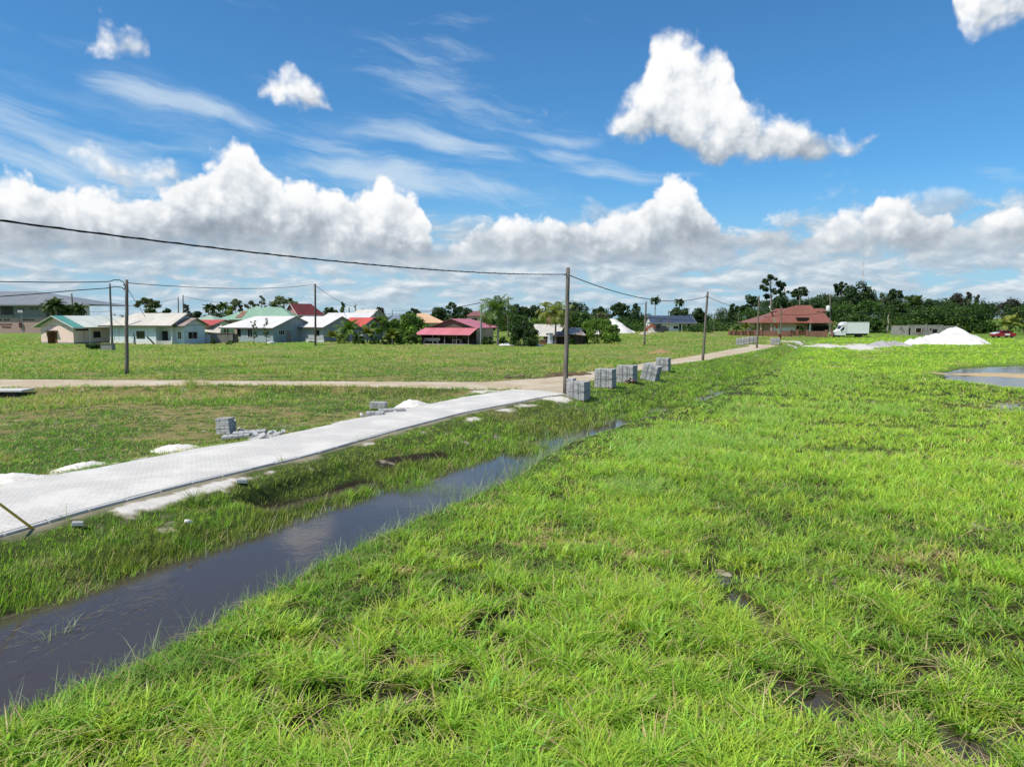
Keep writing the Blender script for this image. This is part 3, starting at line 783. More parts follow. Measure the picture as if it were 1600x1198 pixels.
def build_grass(N):
    gm = grass_mat()
    # tufts first, blades gathered round them
    nt = N // 7
    tx, ty, tr = polar_points(nt, 5.5, 190)
    rep = 7
    spread = .035 + .10 * RNG.random(nt) + tr * .0012
    ang = RNG.random((nt, rep)) * 2 * np.pi
    rad = np.sqrt(RNG.random((nt, rep))) * spread[:, None]
    x = (tx[:, None] + np.cos(ang) * rad).ravel(); y = (ty[:, None] + np.sin(ang) * rad).ravel()
    tid = np.repeat(np.arange(nt), rep); ang = ang.ravel()
    r = np.hypot(x, y)
    z = ground_z(x, y); Z = zones(x, y)
    th = RNG.random(nt)[tid]                                          # tuft personality
    u = RNG.random(len(x)); u2 = RNG.random(len(x))
    big = fbm(x, y, 7.0, 3, 81); med = fbm(x, y, 1.6, 3, 83); fine = fbm(x, y, .55, 2, 85)
    # --- which cover grows where
    near_water_r = np.clip((x - Z['xwr']) / 3.2, 0, 1)
    keep = ~Z['inroad']
    keep &= u > Z['sand'] * 1.02
    keep &= u2 > Z['bare'] * .93
    keep &= u2 > Z['sbar'] * 1.0
    depth = WZ - z
    chan = (x > Z['xwl'] + .1) & (x < Z['xwr'])
    wet = sstep(depth, -.08, .10) * ~chan
    keep &= ~(RNG.random(nt)[tid] < wet * .93)
    gap = sstep(.46 - fbm(x, y, .62, 3, 91), 0, .08) * (1 - sstep(y, 12, 20)) * sstep(x - Z['xwr'], 1.6, 3.0)
    keep &= ~(RNG.random(nt)[tid] < gap * .72)
    keep &= ~((fbm(x, y, .42, 2, 95) < .36) & (r < 22) & Z['field'] & (RNG.random(nt)[tid] < .6))
    keep &= ~(RNG.random(nt)[tid] < Z['pool'] * .985)
    keep &= ~((r < 13) & (RNG.random(nt)[tid] < .15))
    keep &= ~((Z['kd'] < .55) & (RNG.random(nt)[tid] < .93)); keep &= ~(RNG.random(nt)[tid] < Z['sandy'] * .75)
    chan0 = (x > Z['xwl'] + .12) & (x < Z['xwr'] + .02)
    clump = fbm(x, y, 2.6, 3, 97) + .10 * sstep(y, 24, 36) + .05 * sstep(y, 44, 60)
    keep &= ~(chan0 & ((y < 21) | ((clump < .57) & (y < 50))))
    # built-over land
    for poly in KEEP_OUT: keep &= ~inside(x, y, poly)
    x, y, z, r, tid, ang, th, u2, big, med, fine, nwr, depth = [q[keep] for q in (x, y, z, r, tid, ang, th, u2, big, med, fine, near_water_r, depth)]
    Zk = {k: v[keep] for k, v in Z.items()}
    n = len(x)
    g = RNG.random(n); g2 = RNG.random(n); g3 = RNG.normal(size=n)
    field, bank, left, dry = Zk['field'], Zk['bank'], Zk['left'], Zk['dry']
    # colours ------------------------------------------------------------
    bright = np.array((.325, .525, .058)); mid = np.array((.205, .395, .050)); deep = np.array((.105, .240, .030)); sedge = np.array((.210, .380, .090)); straw = np.array((.56, .45, .25)); olive = np.array((.280, .300, .070)); yell = np.array((.40, .54, .060))
    def mixv(a, b, f): f = np.clip(f, 0, 1)[:, None]; return a * (1 - f) + b * f
    C = np.tile(mid, (n, 1))
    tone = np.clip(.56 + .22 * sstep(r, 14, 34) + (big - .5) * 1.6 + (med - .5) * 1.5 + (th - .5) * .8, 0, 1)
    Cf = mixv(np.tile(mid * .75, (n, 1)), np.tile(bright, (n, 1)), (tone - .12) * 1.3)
    Cf = mixv(Cf, np.tile(yell, (n, 1)), sstep(fine + th * .5, .85, 1.15) * .8)
    # a belt of bluish sedge along the middle of the ditch side
    sb = np.zeros(n)
    for px, py, rx, ry in [(1010, 700, 3.0, 4.5), (1000, 760, 2.0, 2.2), (1160, 640, 4.0, 7.0), (1100, 690, 4, 4), (1240, 600, 5, 9), (1300, 590, 7, 9), (1350, 640, 4, 4)]:
        p = at(px, py, -.7); sb = np.maximum(sb, np.exp(-(((x - p.x) / rx) ** 2 + ((y - p.y) / ry) ** 2)))
    sb = sstep(sb + (med - .5) * 1.1 + (big - .5) * .8, .30, .95)
    Cf = mixv(Cf, np.tile(sedge, (n, 1)), sb * (.15 + .55 * th))
    shortz = sstep(1 - nwr + (med - .5) * .9 + (big - .5) * .5, .45, .9) * field     # finer, darker turf on the lip
    pl = np.zeros(n)
    for px, py, rx, ry in [(560, 930, 1.2, .8), (700, 900, 1.3, .7), (760, 860, 1.3, .9), (480, 960, 1.0, .6), (850, 880, 1.2, .7), (330, 1040, .8, .5), (1180, 615, 4, 2.2), (1330, 700, 3, 1)]:
        p = at(px, py, -.6); pl = np.maximum(pl, np.exp(-(((x - p.x) / rx) ** 2 + ((y - p.y) / ry) ** 2)))
    shortz = np.maximum(shortz, sstep(pl + (med - .5) * .7, .4, .75) * field)
    Cf = mixv(Cf, np.tile(mixv(deep[None], mid[None], np.array([.45]))[0], (n, 1)), shortz * .8)
    Cb = mixv(np.tile(deep, (n, 1)), np.tile(bright, (n, 1)), np.clip(.80 + (med - .5) * 1.8 + (th - .5) * .9, 0, 1))
    Cb = mixv(Cb, np.tile(olive, (n, 1)), sstep(big + fine * .4, .66, .86) * .7)
    Cl = mixv(np.tile(deep * 1.5, (n, 1)), np.tile(olive * 1.2, (n, 1)), np.clip(.3 + (med - .5) * 2 + (big - .5), 0, 1))
    Cl = mixv(Cl, np.tile(bright, (n, 1)), sstep(fine + big * .5, .70, .98) * .7)
    C = np.where(field[:, None], Cf, np.where(bank[:, None], Cb, Cl))
    isdry = (g2 < np.maximum(dry * .92, left * (.16 + .30 * sstep(med, .42, .62)))) | (g2 > .945 - .03 * (th > .7))
    C = np.where(isdry[:, None], mixv(C, np.tile(straw, (n, 1)), .55 + .45 * g), C)
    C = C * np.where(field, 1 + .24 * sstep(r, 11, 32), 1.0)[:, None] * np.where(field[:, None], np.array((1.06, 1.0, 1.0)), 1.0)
    C = C * np.exp(RNG.normal(size=(n, 1)) * .20) * (1 + RNG.normal(size=(n, 3)) * .05)
    # far-off turf keeps its own, more even green
    C = np.clip(C, .005, .8)
    # sizes --------------------------------------------------------------
    hf = (.13 + .25 * th ** 1.5 + .12 * (med - .5) * 2) * (.6 + .6 * g); hf = np.maximum(hf, .06)
    hf = hf * (1 - .42 * shortz) + sb * .08
    hb = (.08 + .11 * th + .15 * sstep(Zk['t'], .45, 1.0)) * (.6 + .6 * g) * (.45 + .55 * sstep(Zk['kd'], .3, 1.6))
    hl = (.07 + .11 * th + .16 * sstep(big, .5, .62)) * (.6 + .6 * g)
    dn = seg_dist(x, y, DIRT_N); dfar = seg_dist(x, y, DIRT_F)
    hl = hl * (1 + 1.1 * np.exp(-(dn / 2.2) ** 2) + .5 * np.exp(-(dfar / 2) ** 2))
    h = np.where(field, hf, np.where(bank, hb, hl))
    h = h * (1 - .62 * dry) * np.where(r > 60, 1.15, 1.0)
    lipf = np.exp(-((x - Zk['xwr'] - .6) / 1.6) ** 2) * sstep(y, 20, 30) * field
    h = np.where(depth > 0, h * .8 + np.minimum(depth, .5), h) * (1 - .45 * lipf) * (1 - .5 * Zk['pool'])
    w = np.where(field, .0110 + .010 * th, np.where(bank, .0060 + .003 * th, .006)) * (1 - .30 * shortz)
    wide = field & (g3 > 1.6) & ~isdry; w = np.where(wide, w * 2.3, w); C = np.where(wide[:, None], C * np.array((.8, .95, 1.5)), C)
    w = np.maximum(w, r * .00060 * (.7 + .6 * g3 * 0 + .6 * g2))
    lean = np.where(field, .18 + .35 * g, .10 + .30 * g) + np.where(isdry, .25 + .9 * g, 0)
    curl = np.where(field, .15 + .75 * th * g2 + .2 * g, .05 + .45 * g2 * th)
    ldir = ang + RNG.normal(size=n) * .7
    base = np.column_stack([x, y, z - .02])
    for nm, sel, lab in (('field_grass', field, 'bright green marsh grass'), ('bank_grass', bank, 'grass'), ('meadow_grass', left, 'grass')):
        for lo, hi, seg in ((0, 13, 4), (13, 1e9, 2)):
            s = sel & (r >= lo) & (r < hi)
            if s.sum() < 10: continue
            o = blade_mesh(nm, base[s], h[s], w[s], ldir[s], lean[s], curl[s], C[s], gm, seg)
            tag(o, {'field_grass': 'bright green marsh grass covering the wet field beside the ditch', 'bank_grass': 'fine dense grass on the ditch bank below the paved lane', 'meadow_grass': 'short patchy grass of the plots beyond the paved lane'}[nm], 'grass', kind='stuff')

    # --- pale stalks and reeds standing out along the water's edge
    pts = []
    def edge(poly, a, b, n_, off, sd):
        """a..b metres along the water line"""
        L = np.hypot(*np.diff(poly, axis=0).T).sum(); p = smooth_poly(poly, 400)
        for k in range(n_):
            i = int(min(.999, (a + (b - a) * RNG.random()) / L) * 399)
            pts.append((p[i, 0] + off + RNG.normal() * sd, p[i, 1] + RNG.normal() * sd))
    edge(WAT_R, 0, 24, 2300, -.02, .15); edge(WAT_R, 10, 24, 260, -.25, .30); edge(WAT_L, 1, 30, 320, .1, .12)
    for px, py, n_, s_ in [(900, 655, 110, .9), (940, 640, 110, 1.0), (870, 690, 130, .7), (820, 725, 160, .6), (790, 740, 120, .5)]:
        p = at(px, py, WZ)
        for k in range(n_): pts.append((p.x + RNG.normal() * s_, p.y + RNG.normal() * s_))
    for px, py, n_, s_ in [(72, 1003, 12, .06), (92, 992, 10, .05), (112, 984, 14, .06), (210, 1075, 10, .1), (180, 1046, 8, .1)]:
        p = at(px, py, WZ)
        for k in range(n_): pts.append((p.x + RNG.normal() * s_, p.y + RNG.normal() * s_))
    P = np.array(pts); zz = np.maximum(ground_z(P[:, 0], P[:, 1]), WZ - .12) - .02
    n = len(P); g = RNG.random(n); g2 = RNG.random(n)
    rr = np.hypot(P[:, 0], P[:, 1])
    pale = np.array((.42, .46, .29)); blu = np.array((.26, .38, .20)); grn = np.array((.16, .30, .05))
    cc = np.where((g < .4)[:, None], pale, np.where((g < .72)[:, None], blu, grn)) * (.75 + .5 * g2[:, None])
    h = (.22 + .42 * RNG.random(n) ** 1.5) * np.where(rr > 24, 1.15, 1)
    w = np.maximum(.006 + .006 * g2, rr * .00042)
    o = blade_mesh('reed_stalks', np.column_stack([P, zz]), h, w, RNG.random(n) * 6.28, .1 + .5 * RNG.random(n), .1 + .7 * RNG.random(n) ** 2, cc, gm, 4)
    tag(o, 'pale thin reed stalks standing out of the ditch water', 'reeds', kind='stuff')

    # weeds standing on the sandy verge, each a plant of its own
    for px, py, n_, hh, lab in [(303, 786, 46, .55, 'tall weed tuft growing out of the sandy verge below the kerb'), (104, 812, 10, .42, 'few thin stalks beside the kerb right of the yellow tube'), (440, 722, 12, .30, 'small sprig of grass at the kerb above the slumped bank'), (590, 690, 14, .34, 'thin stalks at the kerb near the far paver heap'), (560, 690, 12, .3, 'thin stalks at the kerb left of the others near the far heap')]:
        p = on_ground(px, py); k = np.arange(n_); a_ = RNG.random(n_) * 6.28; q = RNG.random(n_) * .10
        cc = np.array((.20, .28, .07)) * (.6 + .8 * RNG.random((n_, 1)))
        o = blade_mesh('weed', np.column_stack([np.cos(a_) * q, np.sin(a_) * q, np.zeros(n_) - .02]), hh * (.5 + .6 * RNG.random(n_)), np.full(n_, .013), a_, .15 + .5 * RNG.random(n_), .2 + .5 * RNG.random(n_), cc, gm, 4)
        o.location = p; tag(o, lab, 'weed', 'weeds along the kerb')
    # drifting stems and scum on the still water
    V = []; Fq = []; cols = []
    for k in range(230):
        f = RNG.random(); px = f * 275 + RNG.normal() * 12; py = 1012 - f * 86 + RNG.normal() * (14 if k < 150 else 30)
        c = at(px, py, WZ + .006); an = RNG.normal() * .35 + 1.05; L = .04 + .30 * RNG.random() ** 3; w = .004 + .006 * RNG.random()
        dx, dy = math.cos(an) * L / 2, math.sin(an) * L / 2; nx, ny = -math.sin(an) * w / 2, math.cos(an) * w / 2
        z = c.z + RNG.random() * .006; i0 = len(V)
        V += [(c.x - dx - nx, c.y - dy - ny, z), (c.x + dx - nx, c.y + dy - ny, z), (c.x + dx + nx, c.y + dy + ny, z + .003), (c.x - dx + nx, c.y - dy + ny, z + .003)]
        Fq += [i0, i0 + 1, i0 + 2, i0 + 3]; col = ((.20, .17, .11), (.30, .28, .20), (.14, .08, .06))[int(RNG.random() * 3)]; cols += [col] * 4
    me = np_mesh('floating_stems', V, Fq, np.full(len(V) // 4, 4)); add_col(me, 'tint', np.array(cols)); tag(link('floating_stems', me, gm), 'dead stems and scum drifting on the ditch water', 'floating weed', kind='stuff')


KEEP_OUT = []
# ------------------------------------------------------------------ mesh kit for built things
class MB:
    def __init__(self): self.v = []; self.f = []; self.mi = []

    def quad(self, pts, mi=0):
        i = len(self.v); self.v += [tuple(p) for p in pts]; self.f.append(tuple(range(i, i + len(pts)))); self.mi.append(mi)

    def hexa(self, p, mi=0):
        """8 corner points: bottom ring of 4, top ring of 4 (counter-clockwise from above)"""
        i = len(self.v); self.v += [tuple(q) for q in p]
        for f in ((3, 2, 1, 0), (4, 5, 6, 7), (0, 1, 5, 4), (1, 2, 6, 5), (2, 3, 7, 6), (3, 0, 4, 7)):
            self.f.append(tuple(i + k for k in f)); self.mi.append(mi)

    def box(self, x0, x1, y0, y1, z0, z1, mi=0):
        self.hexa([(x0, y0, z0), (x1, y0, z0), (x1, y1, z0), (x0, y1, z0), (x0, y0, z1), (x1, y0, z1), (x1, y1, z1), (x0, y1, z1)], mi)

    def bar(self, a, b, w, h=None, mi=0, up=(0, 0, 1)):
        """square bar from a to b"""
        a = Vector(a); b = Vector(b); h = h or w; d = (b - a).normalized(); u = Vector(up)
        if abs(d.dot(u)) > .98: u = Vector((1, 0, 0))
        s = d.cross(u).normalized() * w / 2; t = s.cross(d).normalized() * h / 2
        self.hexa([a - s - t, a + s - t, b + s - t, b - s - t, a - s + t, a + s + t, b + s + t, b - s + t], mi)

    def tube(self, pts, rad, seg=8, mi=0, caps=True):
        pts = [Vector(p) for p in pts]; n = len(pts)
        rad = [rad] * n if not hasattr(rad, '__len__') else rad
        i0 = len(self.v); prev = None
        for k, p in enumerate(pts):
            d = (pts[min(k + 1, n - 1)] - pts[max(k - 1, 0)])
            d = d.normalized() if d.length > 1e-9 else Vector((0, 0, 1))
            u = prev if prev is not None else (Vector((1, 0, 0)) if abs(d.z) > .9 else Vector((0, 0, 1)))
            s = d.cross(u)
            if s.length < 1e-6: s = d.orthogonal()
            s.normalize(); t = s.cross(d).normalized(); prev = t
            for j in range(seg):
                a = 2 * math.pi * j / seg
                self.v.append(tuple(p + (s * math.cos(a) + t * math.sin(a)) * rad[k]))
        for k in range(n - 1):
            for j in range(seg):
                a = i0 + k * seg + j; b = i0 + k * seg + (j + 1) % seg
                self.f.append((a, b, b + seg, a + seg)); self.mi.append(mi)
        if caps:
            self.f.append(tuple(i0 + j for j in range(seg))[::-1]); self.mi.append(mi)
            self.f.append(tuple(i0 + (n - 1) * seg + j for j in range(seg))); self.mi.append(mi)

    def lathe(self, prof, seg=20, origin=(0, 0, 0), axis='z', mi=0):
        o = Vector(origin); i0 = len(self.v); n = len(prof)
        for r, h in prof:
            for j in range(seg):
                a = 2 * math.pi * j / seg; c, s = r * math.cos(a), r * math.sin(a)
                p = {'z': (c, s, h), 'y': (c, h, s), 'x': (h, c, s)}[axis]
                self.v.append(tuple(o + Vector(p)))
        for k in range(n - 1):
            for j in range(seg):
                a = i0 + k * seg + j; b = i0 + k * seg + (j + 1) % seg
                self.f.append((a, b, b + seg, a + seg)); self.mi.append(mi)
        self.f.append(tuple(i0 + j for j in range(seg))[::-1]); self.mi.append(mi)
        self.f.append(tuple(i0 + (n - 1) * seg + j for j in range(seg))); self.mi.append(mi)

    def build(self, name, mats, parent=None, smooth=False, bevel=0.0):
        me = bpy.data.meshes.new(name); me.from_pydata(self.v, [], self.f)
        mats = mats if isinstance(mats, (list, tuple)) else [mats]
        bm = bmesh.new(); bm.from_mesh(me)
        for f, k in zip(bm.faces, self.mi): f.material_index = k
        bmesh.ops.recalc_face_normals(bm, faces=bm.faces)
        if bevel: bmesh.ops.bevel(bm, geom=bm.edges[:], offset=bevel, segments=1, affect='EDGES', clamp_overlap=True)
        bm.to_mesh(me); bm.free()
        if smooth: me.polygons.foreach_set('use_smooth', np.ones(len(me.polygons), bool))
        return link(name, me, mats, parent)


def empty(name, loc, rz=0.0, label=None, cat=None, group=None):
    o = bpy.data.objects.new(name, None); COL.objects.link(o); o.empty_display_size = .3
    o.location = loc; o.rotation_euler = (0, 0, rz)
    return tag(o, label, cat, group)


def copy_tree(o, parent=None):
    c = o.copy(); COL.objects.link(c)
    if parent is not None: c.parent = parent
    for ch in list(o.children): copy_tree(ch, c)
    return c


# ------------------------------------------------------------------ materials for buildings
def roof_mat(name, col, pitch=.35, rust=0.0, tile=False, rustcol=(.20, .085, .04), rough=.45, var=.22):
    """profiled sheet: ribs run down the slope (object x across), streaks of wear"""
    def fn(t, b, m):
        uv = t.node('ShaderNodeUVMap', uv_map='slope').outputs[0]
        tc = t.node('ShaderNodeTexCoord').outputs['Object']
        u, v, _ = t.sep(uv)
        panel = t.m('FLOOR', t.m('DIVIDE', u, 1.0))
        wn = t.node('ShaderNodeTexWhiteNoise', noise_dimensions='2D'); t.put(wn.inputs['Vector'], t.xyz(panel, t.m('FLOOR', t.m('DIVIDE', v, 3.2)), 0))
        st = t.noise(t.v('MULTIPLY', uv, (3.0, .35, 1.0)), 1.0, 5, .65); n2 = t.noise(tc, .8, 4, .6)
        k = t.m('ADD', t.m('MULTIPLY_ADD', st, var * 1.6, 1 - var * .8), t.m('MULTIPLY', t.m('SUBTRACT', wn.outputs['Value'], .5), .16))
        c = t.v('SCALE', tuple(col), k)
        if rust:
            c = t.mixc(t.ss(t.m('ADD', t.m('MULTIPLY', st, .7), t.m('MULTIPLY', n2, .5)), .62 - rust * .3, .85 - rust * .2, 0, .85), c, rustcol)
        if tile:
            row = t.m('FRACT', t.m('DIVIDE', v, .36)); c = t.v('SCALE', c, t.ss(row, 0.0, .2, .78, 1.0))
        # lap joint every metre
        fr = t.m('FRACT', t.m('DIVIDE', u, 1.0)); c = t.v('SCALE', c, t.m('MULTIPLY_ADD', t.ss(fr, .0, .07), .18, .82))
        t.put(b.inputs['Base Color'], c); b.inputs['Roughness'].default_value = rough; b.inputs['Specular IOR Level'].default_value = .35
        bp = t.node('ShaderNodeBump'); bp.inputs['Strength'].default_value = .5; bp.inputs['Distance'].default_value = .03
        t.put(bp.inputs['Height'], t.m('SINE', t.m('MULTIPLY', u, 2 * math.pi / pitch))); t.l.new(bp.outputs[0], b.inputs['Normal'])
    return mat(name, fn)


def glass_mat():
    def fn(t, b, m):
        tc = t.node('ShaderNodeTexCoord').outputs['Object']
        b.inputs['Base Color'].default_value = (.012, .014, .016, 1); b.inputs['Roughness'].default_value = .08
        bp = t.node('ShaderNodeBump'); bp.inputs['Strength'].default_value = .05; t.put(bp.inputs['Height'], t.noise(tc, 2, 2)); t.l.new(bp.outputs[0], b.inputs['Normal'])
    return mat('window_glass', fn)


def wall_mat(name, col, stain=(.22, .19, .16)):
    return plain(name, col, .85, .14, 1.4, bump=.15, stain=None if stain is None else tuple(.55 * c + .45 * s for c, s in zip(col, stain)))


class House:
    """walls, openings and roofs in a local frame: x along the front, y into the depth, z up; the origin is the corner nearest to the camera"""
    def __init__(self, name, corner, yaw, label, cat='house'):
        self.o = empty(name, corner, yaw, label, cat)
        self.yaw = yaw; self.C = Vector(corner)
        self.A = Vector((math.cos(yaw), math.sin(yaw))); self.B = Vector((-math.sin(yaw), math.cos(yaw)))

    def len_a(self, px): return solve_len(self.C, self.A.x, self.A.y, px)
    def len_b(self, px): return solve_len(self.C, self.B.x, self.B.y, px)
    def pt(self, x, y): return self.C.xy + self.A * x + self.B * y
    def z(self, x, y, py):
        p = self.pt(x, y); return z_at(p.x, p.y, py) - self.C.z
    def xa(self, px, y=0.0):
        p = self.pt(0, y); return solve_len(p, self.A.x, self.A.y, px)
    def yb(self, px, x=0.0):
        p = self.pt(x, 0); return solve_len(p, self.B.x, self.B.y, px)

    def part(self, mb, name, m, parent=None, **k):
        return mb.build(name, m, parent or self.o, **k)

    def walls(self, x0, x1, y0, y1, h, m, name='wall', z0=-.3, th=.15):
        mb = MB(); mb.box(x0, x1, y0, y1, z0, h); return self.part(mb, name, m)

    def slab_roof(self, quads, m, name='roof', th=.08, parent=None, fascia=None):
        """roof planes: each a list of points, first edge along the eave; given thickness downwards"""
        V = []; Fc = []; UV = []
        for q in quads:
            q = [Vector(p) for p in q]; e = (q[1] - q[0]).normalized()
            nrm = e.cross(q[2] - q[0]).normalized()
            if nrm.z < 0: nrm = -nrm
            up = nrm.cross(e)
            if up.z < 0: up = -up
            i = len(V); n = len(q)
            V += [tuple(p) for p in q] + [tuple(p - nrm * th) for p in q]
            UV += [((p - q[0]).dot(e), (p - q[0]).dot(up)) for p in q] * 2
            Fc.append(list(range(i, i + n))); Fc.append([i + n + k for k in range(n)][::-1])
            for k in range(n): Fc.append([i + k, i + n + k, i + n + (k + 1) % n, i + (k + 1) % n])
        me = bpy.data.meshes.new(name); me.from_pydata(V, [], Fc)
        bm = bmesh.new(); bm.from_mesh(me); bmesh.ops.recalc_face_normals(bm, faces=bm.faces)
        ul = bm.loops.layers.uv.new('slope')
        for f in bm.faces:
            for lp in f.loops: lp[ul].uv = UV[lp.vert.index]
        bm.to_mesh(me); bm.free()
        return link(name, me, m, parent or self.o)

    def gable_x(self, x0, x1, y0, y1, ze, zr, over, m, wallm=None, wall_in=0.0, trim=None, name='roof', ends=(0, 1), yr=None):
        """ridge along x between x0..x1 (roof edges), eaves at y0 / y1; gable triangles filled at wall_in"""
        ym = (y0 + y1) / 2 if yr is None else yr
        r = self.slab_roof([[(x0, y0, ze), (x1, y0, ze), (x1, ym, zr), (x0, ym, zr)], [(x1, y1, ze), (x0, y1, ze), (x0, ym, zr), (x1, ym, zr)]], m, name)
        if wallm is not None:
            mb = MB(); s = (zr - ze) / (ym - y0)
            yo0, yo1 = y0 + over, y1 - over; zb = ze + over * s - .10
            for k, xx in enumerate((x0 + wall_in, x1 - wall_in)):
                if k not in ends: continue
                xi = xx + (.12 if k == 0 else -.12)
                tri = [(xx, yo0, zb), (xx, yo1, zb), (xx, ym, zr - .10)]; tr2 = [(xi, *p[1:]) for p in tri]
                mb.quad(tri); mb.quad(tr2[::-1])
                for a in range(3): mb.quad([tri[a], tri[(a + 1) % 3], tr2[(a + 1) % 3], tr2[a]])
            self.part(mb, 'gable', wallm)
        if trim is not None:
            mb = MB()
            for xx in ((x0,) if 0 in ends else ()) + ((x1,) if 1 in ends else ()):
                o_ = -.02 if xx == x0 else .02
                mb.bar((xx + o_, y0 - .03, ze - .06), (xx + o_, ym, zr - .06), .04, .22, up=(1, 0, 0)); mb.bar((xx + o_, y1 + .03, ze - .06), (xx + o_, ym, zr - .06), .04, .22, up=(1, 0, 0))
            mb.box(x0 - .04, x1 + .04, y0 - .06, y0 - .015, ze - .2, ze + .01)
            self.part(mb, 'fascia', trim)
        return r

    def window(self, side, u, z0, w, h, fm, n=2, pos=0.0, glass=None, deep=.0):
        """side 'A': on the wall y=pos facing -y, u along x; 'B': on the wall x=pos facing -x, u along y; 'R': wall x=pos facing +x"""
        mb = MB(); g = MB(); t = .07; d0 = .05
        def put(m_, a0, a1, c0, c1, dd0, dd1):
            if side == 'A': m_.box(a0, a1, pos - dd1, pos - dd0, c0, c1)
            elif side == 'B': m_.box(pos - dd1, pos - dd0, a0, a1, c0, c1)
            else: m_.box(pos + dd0, pos + dd1, a0, a1, c0, c1)
        put(mb, u, u + t, z0, z0 + h, .0, d0); put(mb, u + w - t, u + w, z0, z0 + h, .0, d0)
        put(mb, u + t, u + w - t, z0, z0 + t, .0, d0 - .003); put(mb, u + t, u + w - t, z0 + h - t, z0 + h, .0, d0 - .003)
        for k in range(1, n):
            c = u + w * k / n; put(mb, c - .025, c + .025, z0 + t, z0 + h - t, .0, d0 - .006)
        put(g, u + t, u + w - t, z0 + t, z0 + h - t, .0, .022)
        f = self.part(mb, 'window', fm); g.build('pane', glass or glass_mat(), f)
        return f

    def door(self, side, u, w, h, m, pos=0.0, handle=True):
        mb = MB(); hb = MB()
        def put(m_, a0, a1, c0, c1, dd0, dd1):
            if side == 'A': m_.box(a0, a1, pos - dd1, pos - dd0, c0, c1)
            elif side == 'B': m_.box(pos - dd1, pos - dd0, a0, a1, c0, c1)
            else: m_.box(pos + dd0, pos + dd1, a0, a1, c0, c1)
        put(mb, u, u + w, 0, h, 0, .05)
        put(mb, u - .06, u - .002, 0, h + .07, 0, .07); put(mb, u + w + .002, u + w + .06, 0, h + .07, 0, .07)
        put(hb, u + w - .14, u + w - .09, 1.0, 1.06, .05, .11)
        d = self.part(mb, 'door', m)
        if handle: hb.build('handle', plain('dull_metal', (.35, .34, .33), .4, .1, metal=.8), d)
        return d
# ------------------------------------------------------------------ houses
def R_(d): return math.radians(d)


W_PINK = wall_mat('pink_wall_paint', (.74, .56, .49)); W_BLUE = wall_mat('pale_blue_wall_paint', (.55, .64, .67)); W_GREEN = wall_mat('mint_wall_paint', (.50, .68, .40))
W_GREY = wall_mat('blue_grey_wall_paint', (.27, .33, .37)); W_GREY2 = wall_mat('grey_wall_paint', (.34, .37, .40)); W_CREAM = wall_mat('cream_wall_paint', (.52, .38, .27))
W_CONC = wall_mat('bare_concrete', (.28, .27, .25)); W_WHITE = wall_mat('white_wall_paint', (.68, .67, .64))
TRIM = plain('white_trim', (.66, .65, .62), .6, .15, 4); TRIM_D = plain('dark_trim', (.09, .075, .065), .7, .2, 4); WOOD_D = plain('dark_weathered_wood', (.055, .042, .034), .9, .5, 5, bump=.4)
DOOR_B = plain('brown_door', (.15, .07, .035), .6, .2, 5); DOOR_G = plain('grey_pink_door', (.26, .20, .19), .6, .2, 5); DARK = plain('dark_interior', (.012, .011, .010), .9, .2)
ROOF_W = roof_mat('white_sheet_roof', (.66, .64, .61)); ROOF_CREAM = roof_mat('cream_sheet_roof', (.56, .52, .44)); ROOF_GW = roof_mat('pale_green_sheet_roof', (.60, .63, .55)); ROOF_G = roof_mat('green_sheet_roof', (.10, .30, .24), var=.3)
ROOF_RED = roof_mat('red_sheet_roof', (.52, .085, .06), rust=.2); ROOF_DRED = roof_mat('dark_red_rusty_roof', (.22, .035, .035), rust=.5, rustcol=(.10, .05, .035)); ROOF_PINK = roof_mat('pink_sheet_roof', (.56, .18, .21))
ROOF_MINT = roof_mat('mint_sheet_roof', (.26, .41, .29)); ROOF_GREY = roof_mat('grey_sheet_roof', (.21, .225, .235), var=.12); ROOF_NAVY = roof_mat('navy_sheet_roof', (.048, .065, .10), var=.15); ROOF_OR = roof_mat('orange_tile_roof', (.235, .092, .058), pitch=.3, tile=True, var=.4)
ROOF_PEACH = roof_mat('peach_sheet_roof', (.66, .42, .25)); ROOF_RUST = roof_mat('rusty_grey_roof', (.42, .40, .37), rust=.55); ROOF_MAR = roof_mat('maroon_tile_roof', (.24, .10, .09), tile=True)


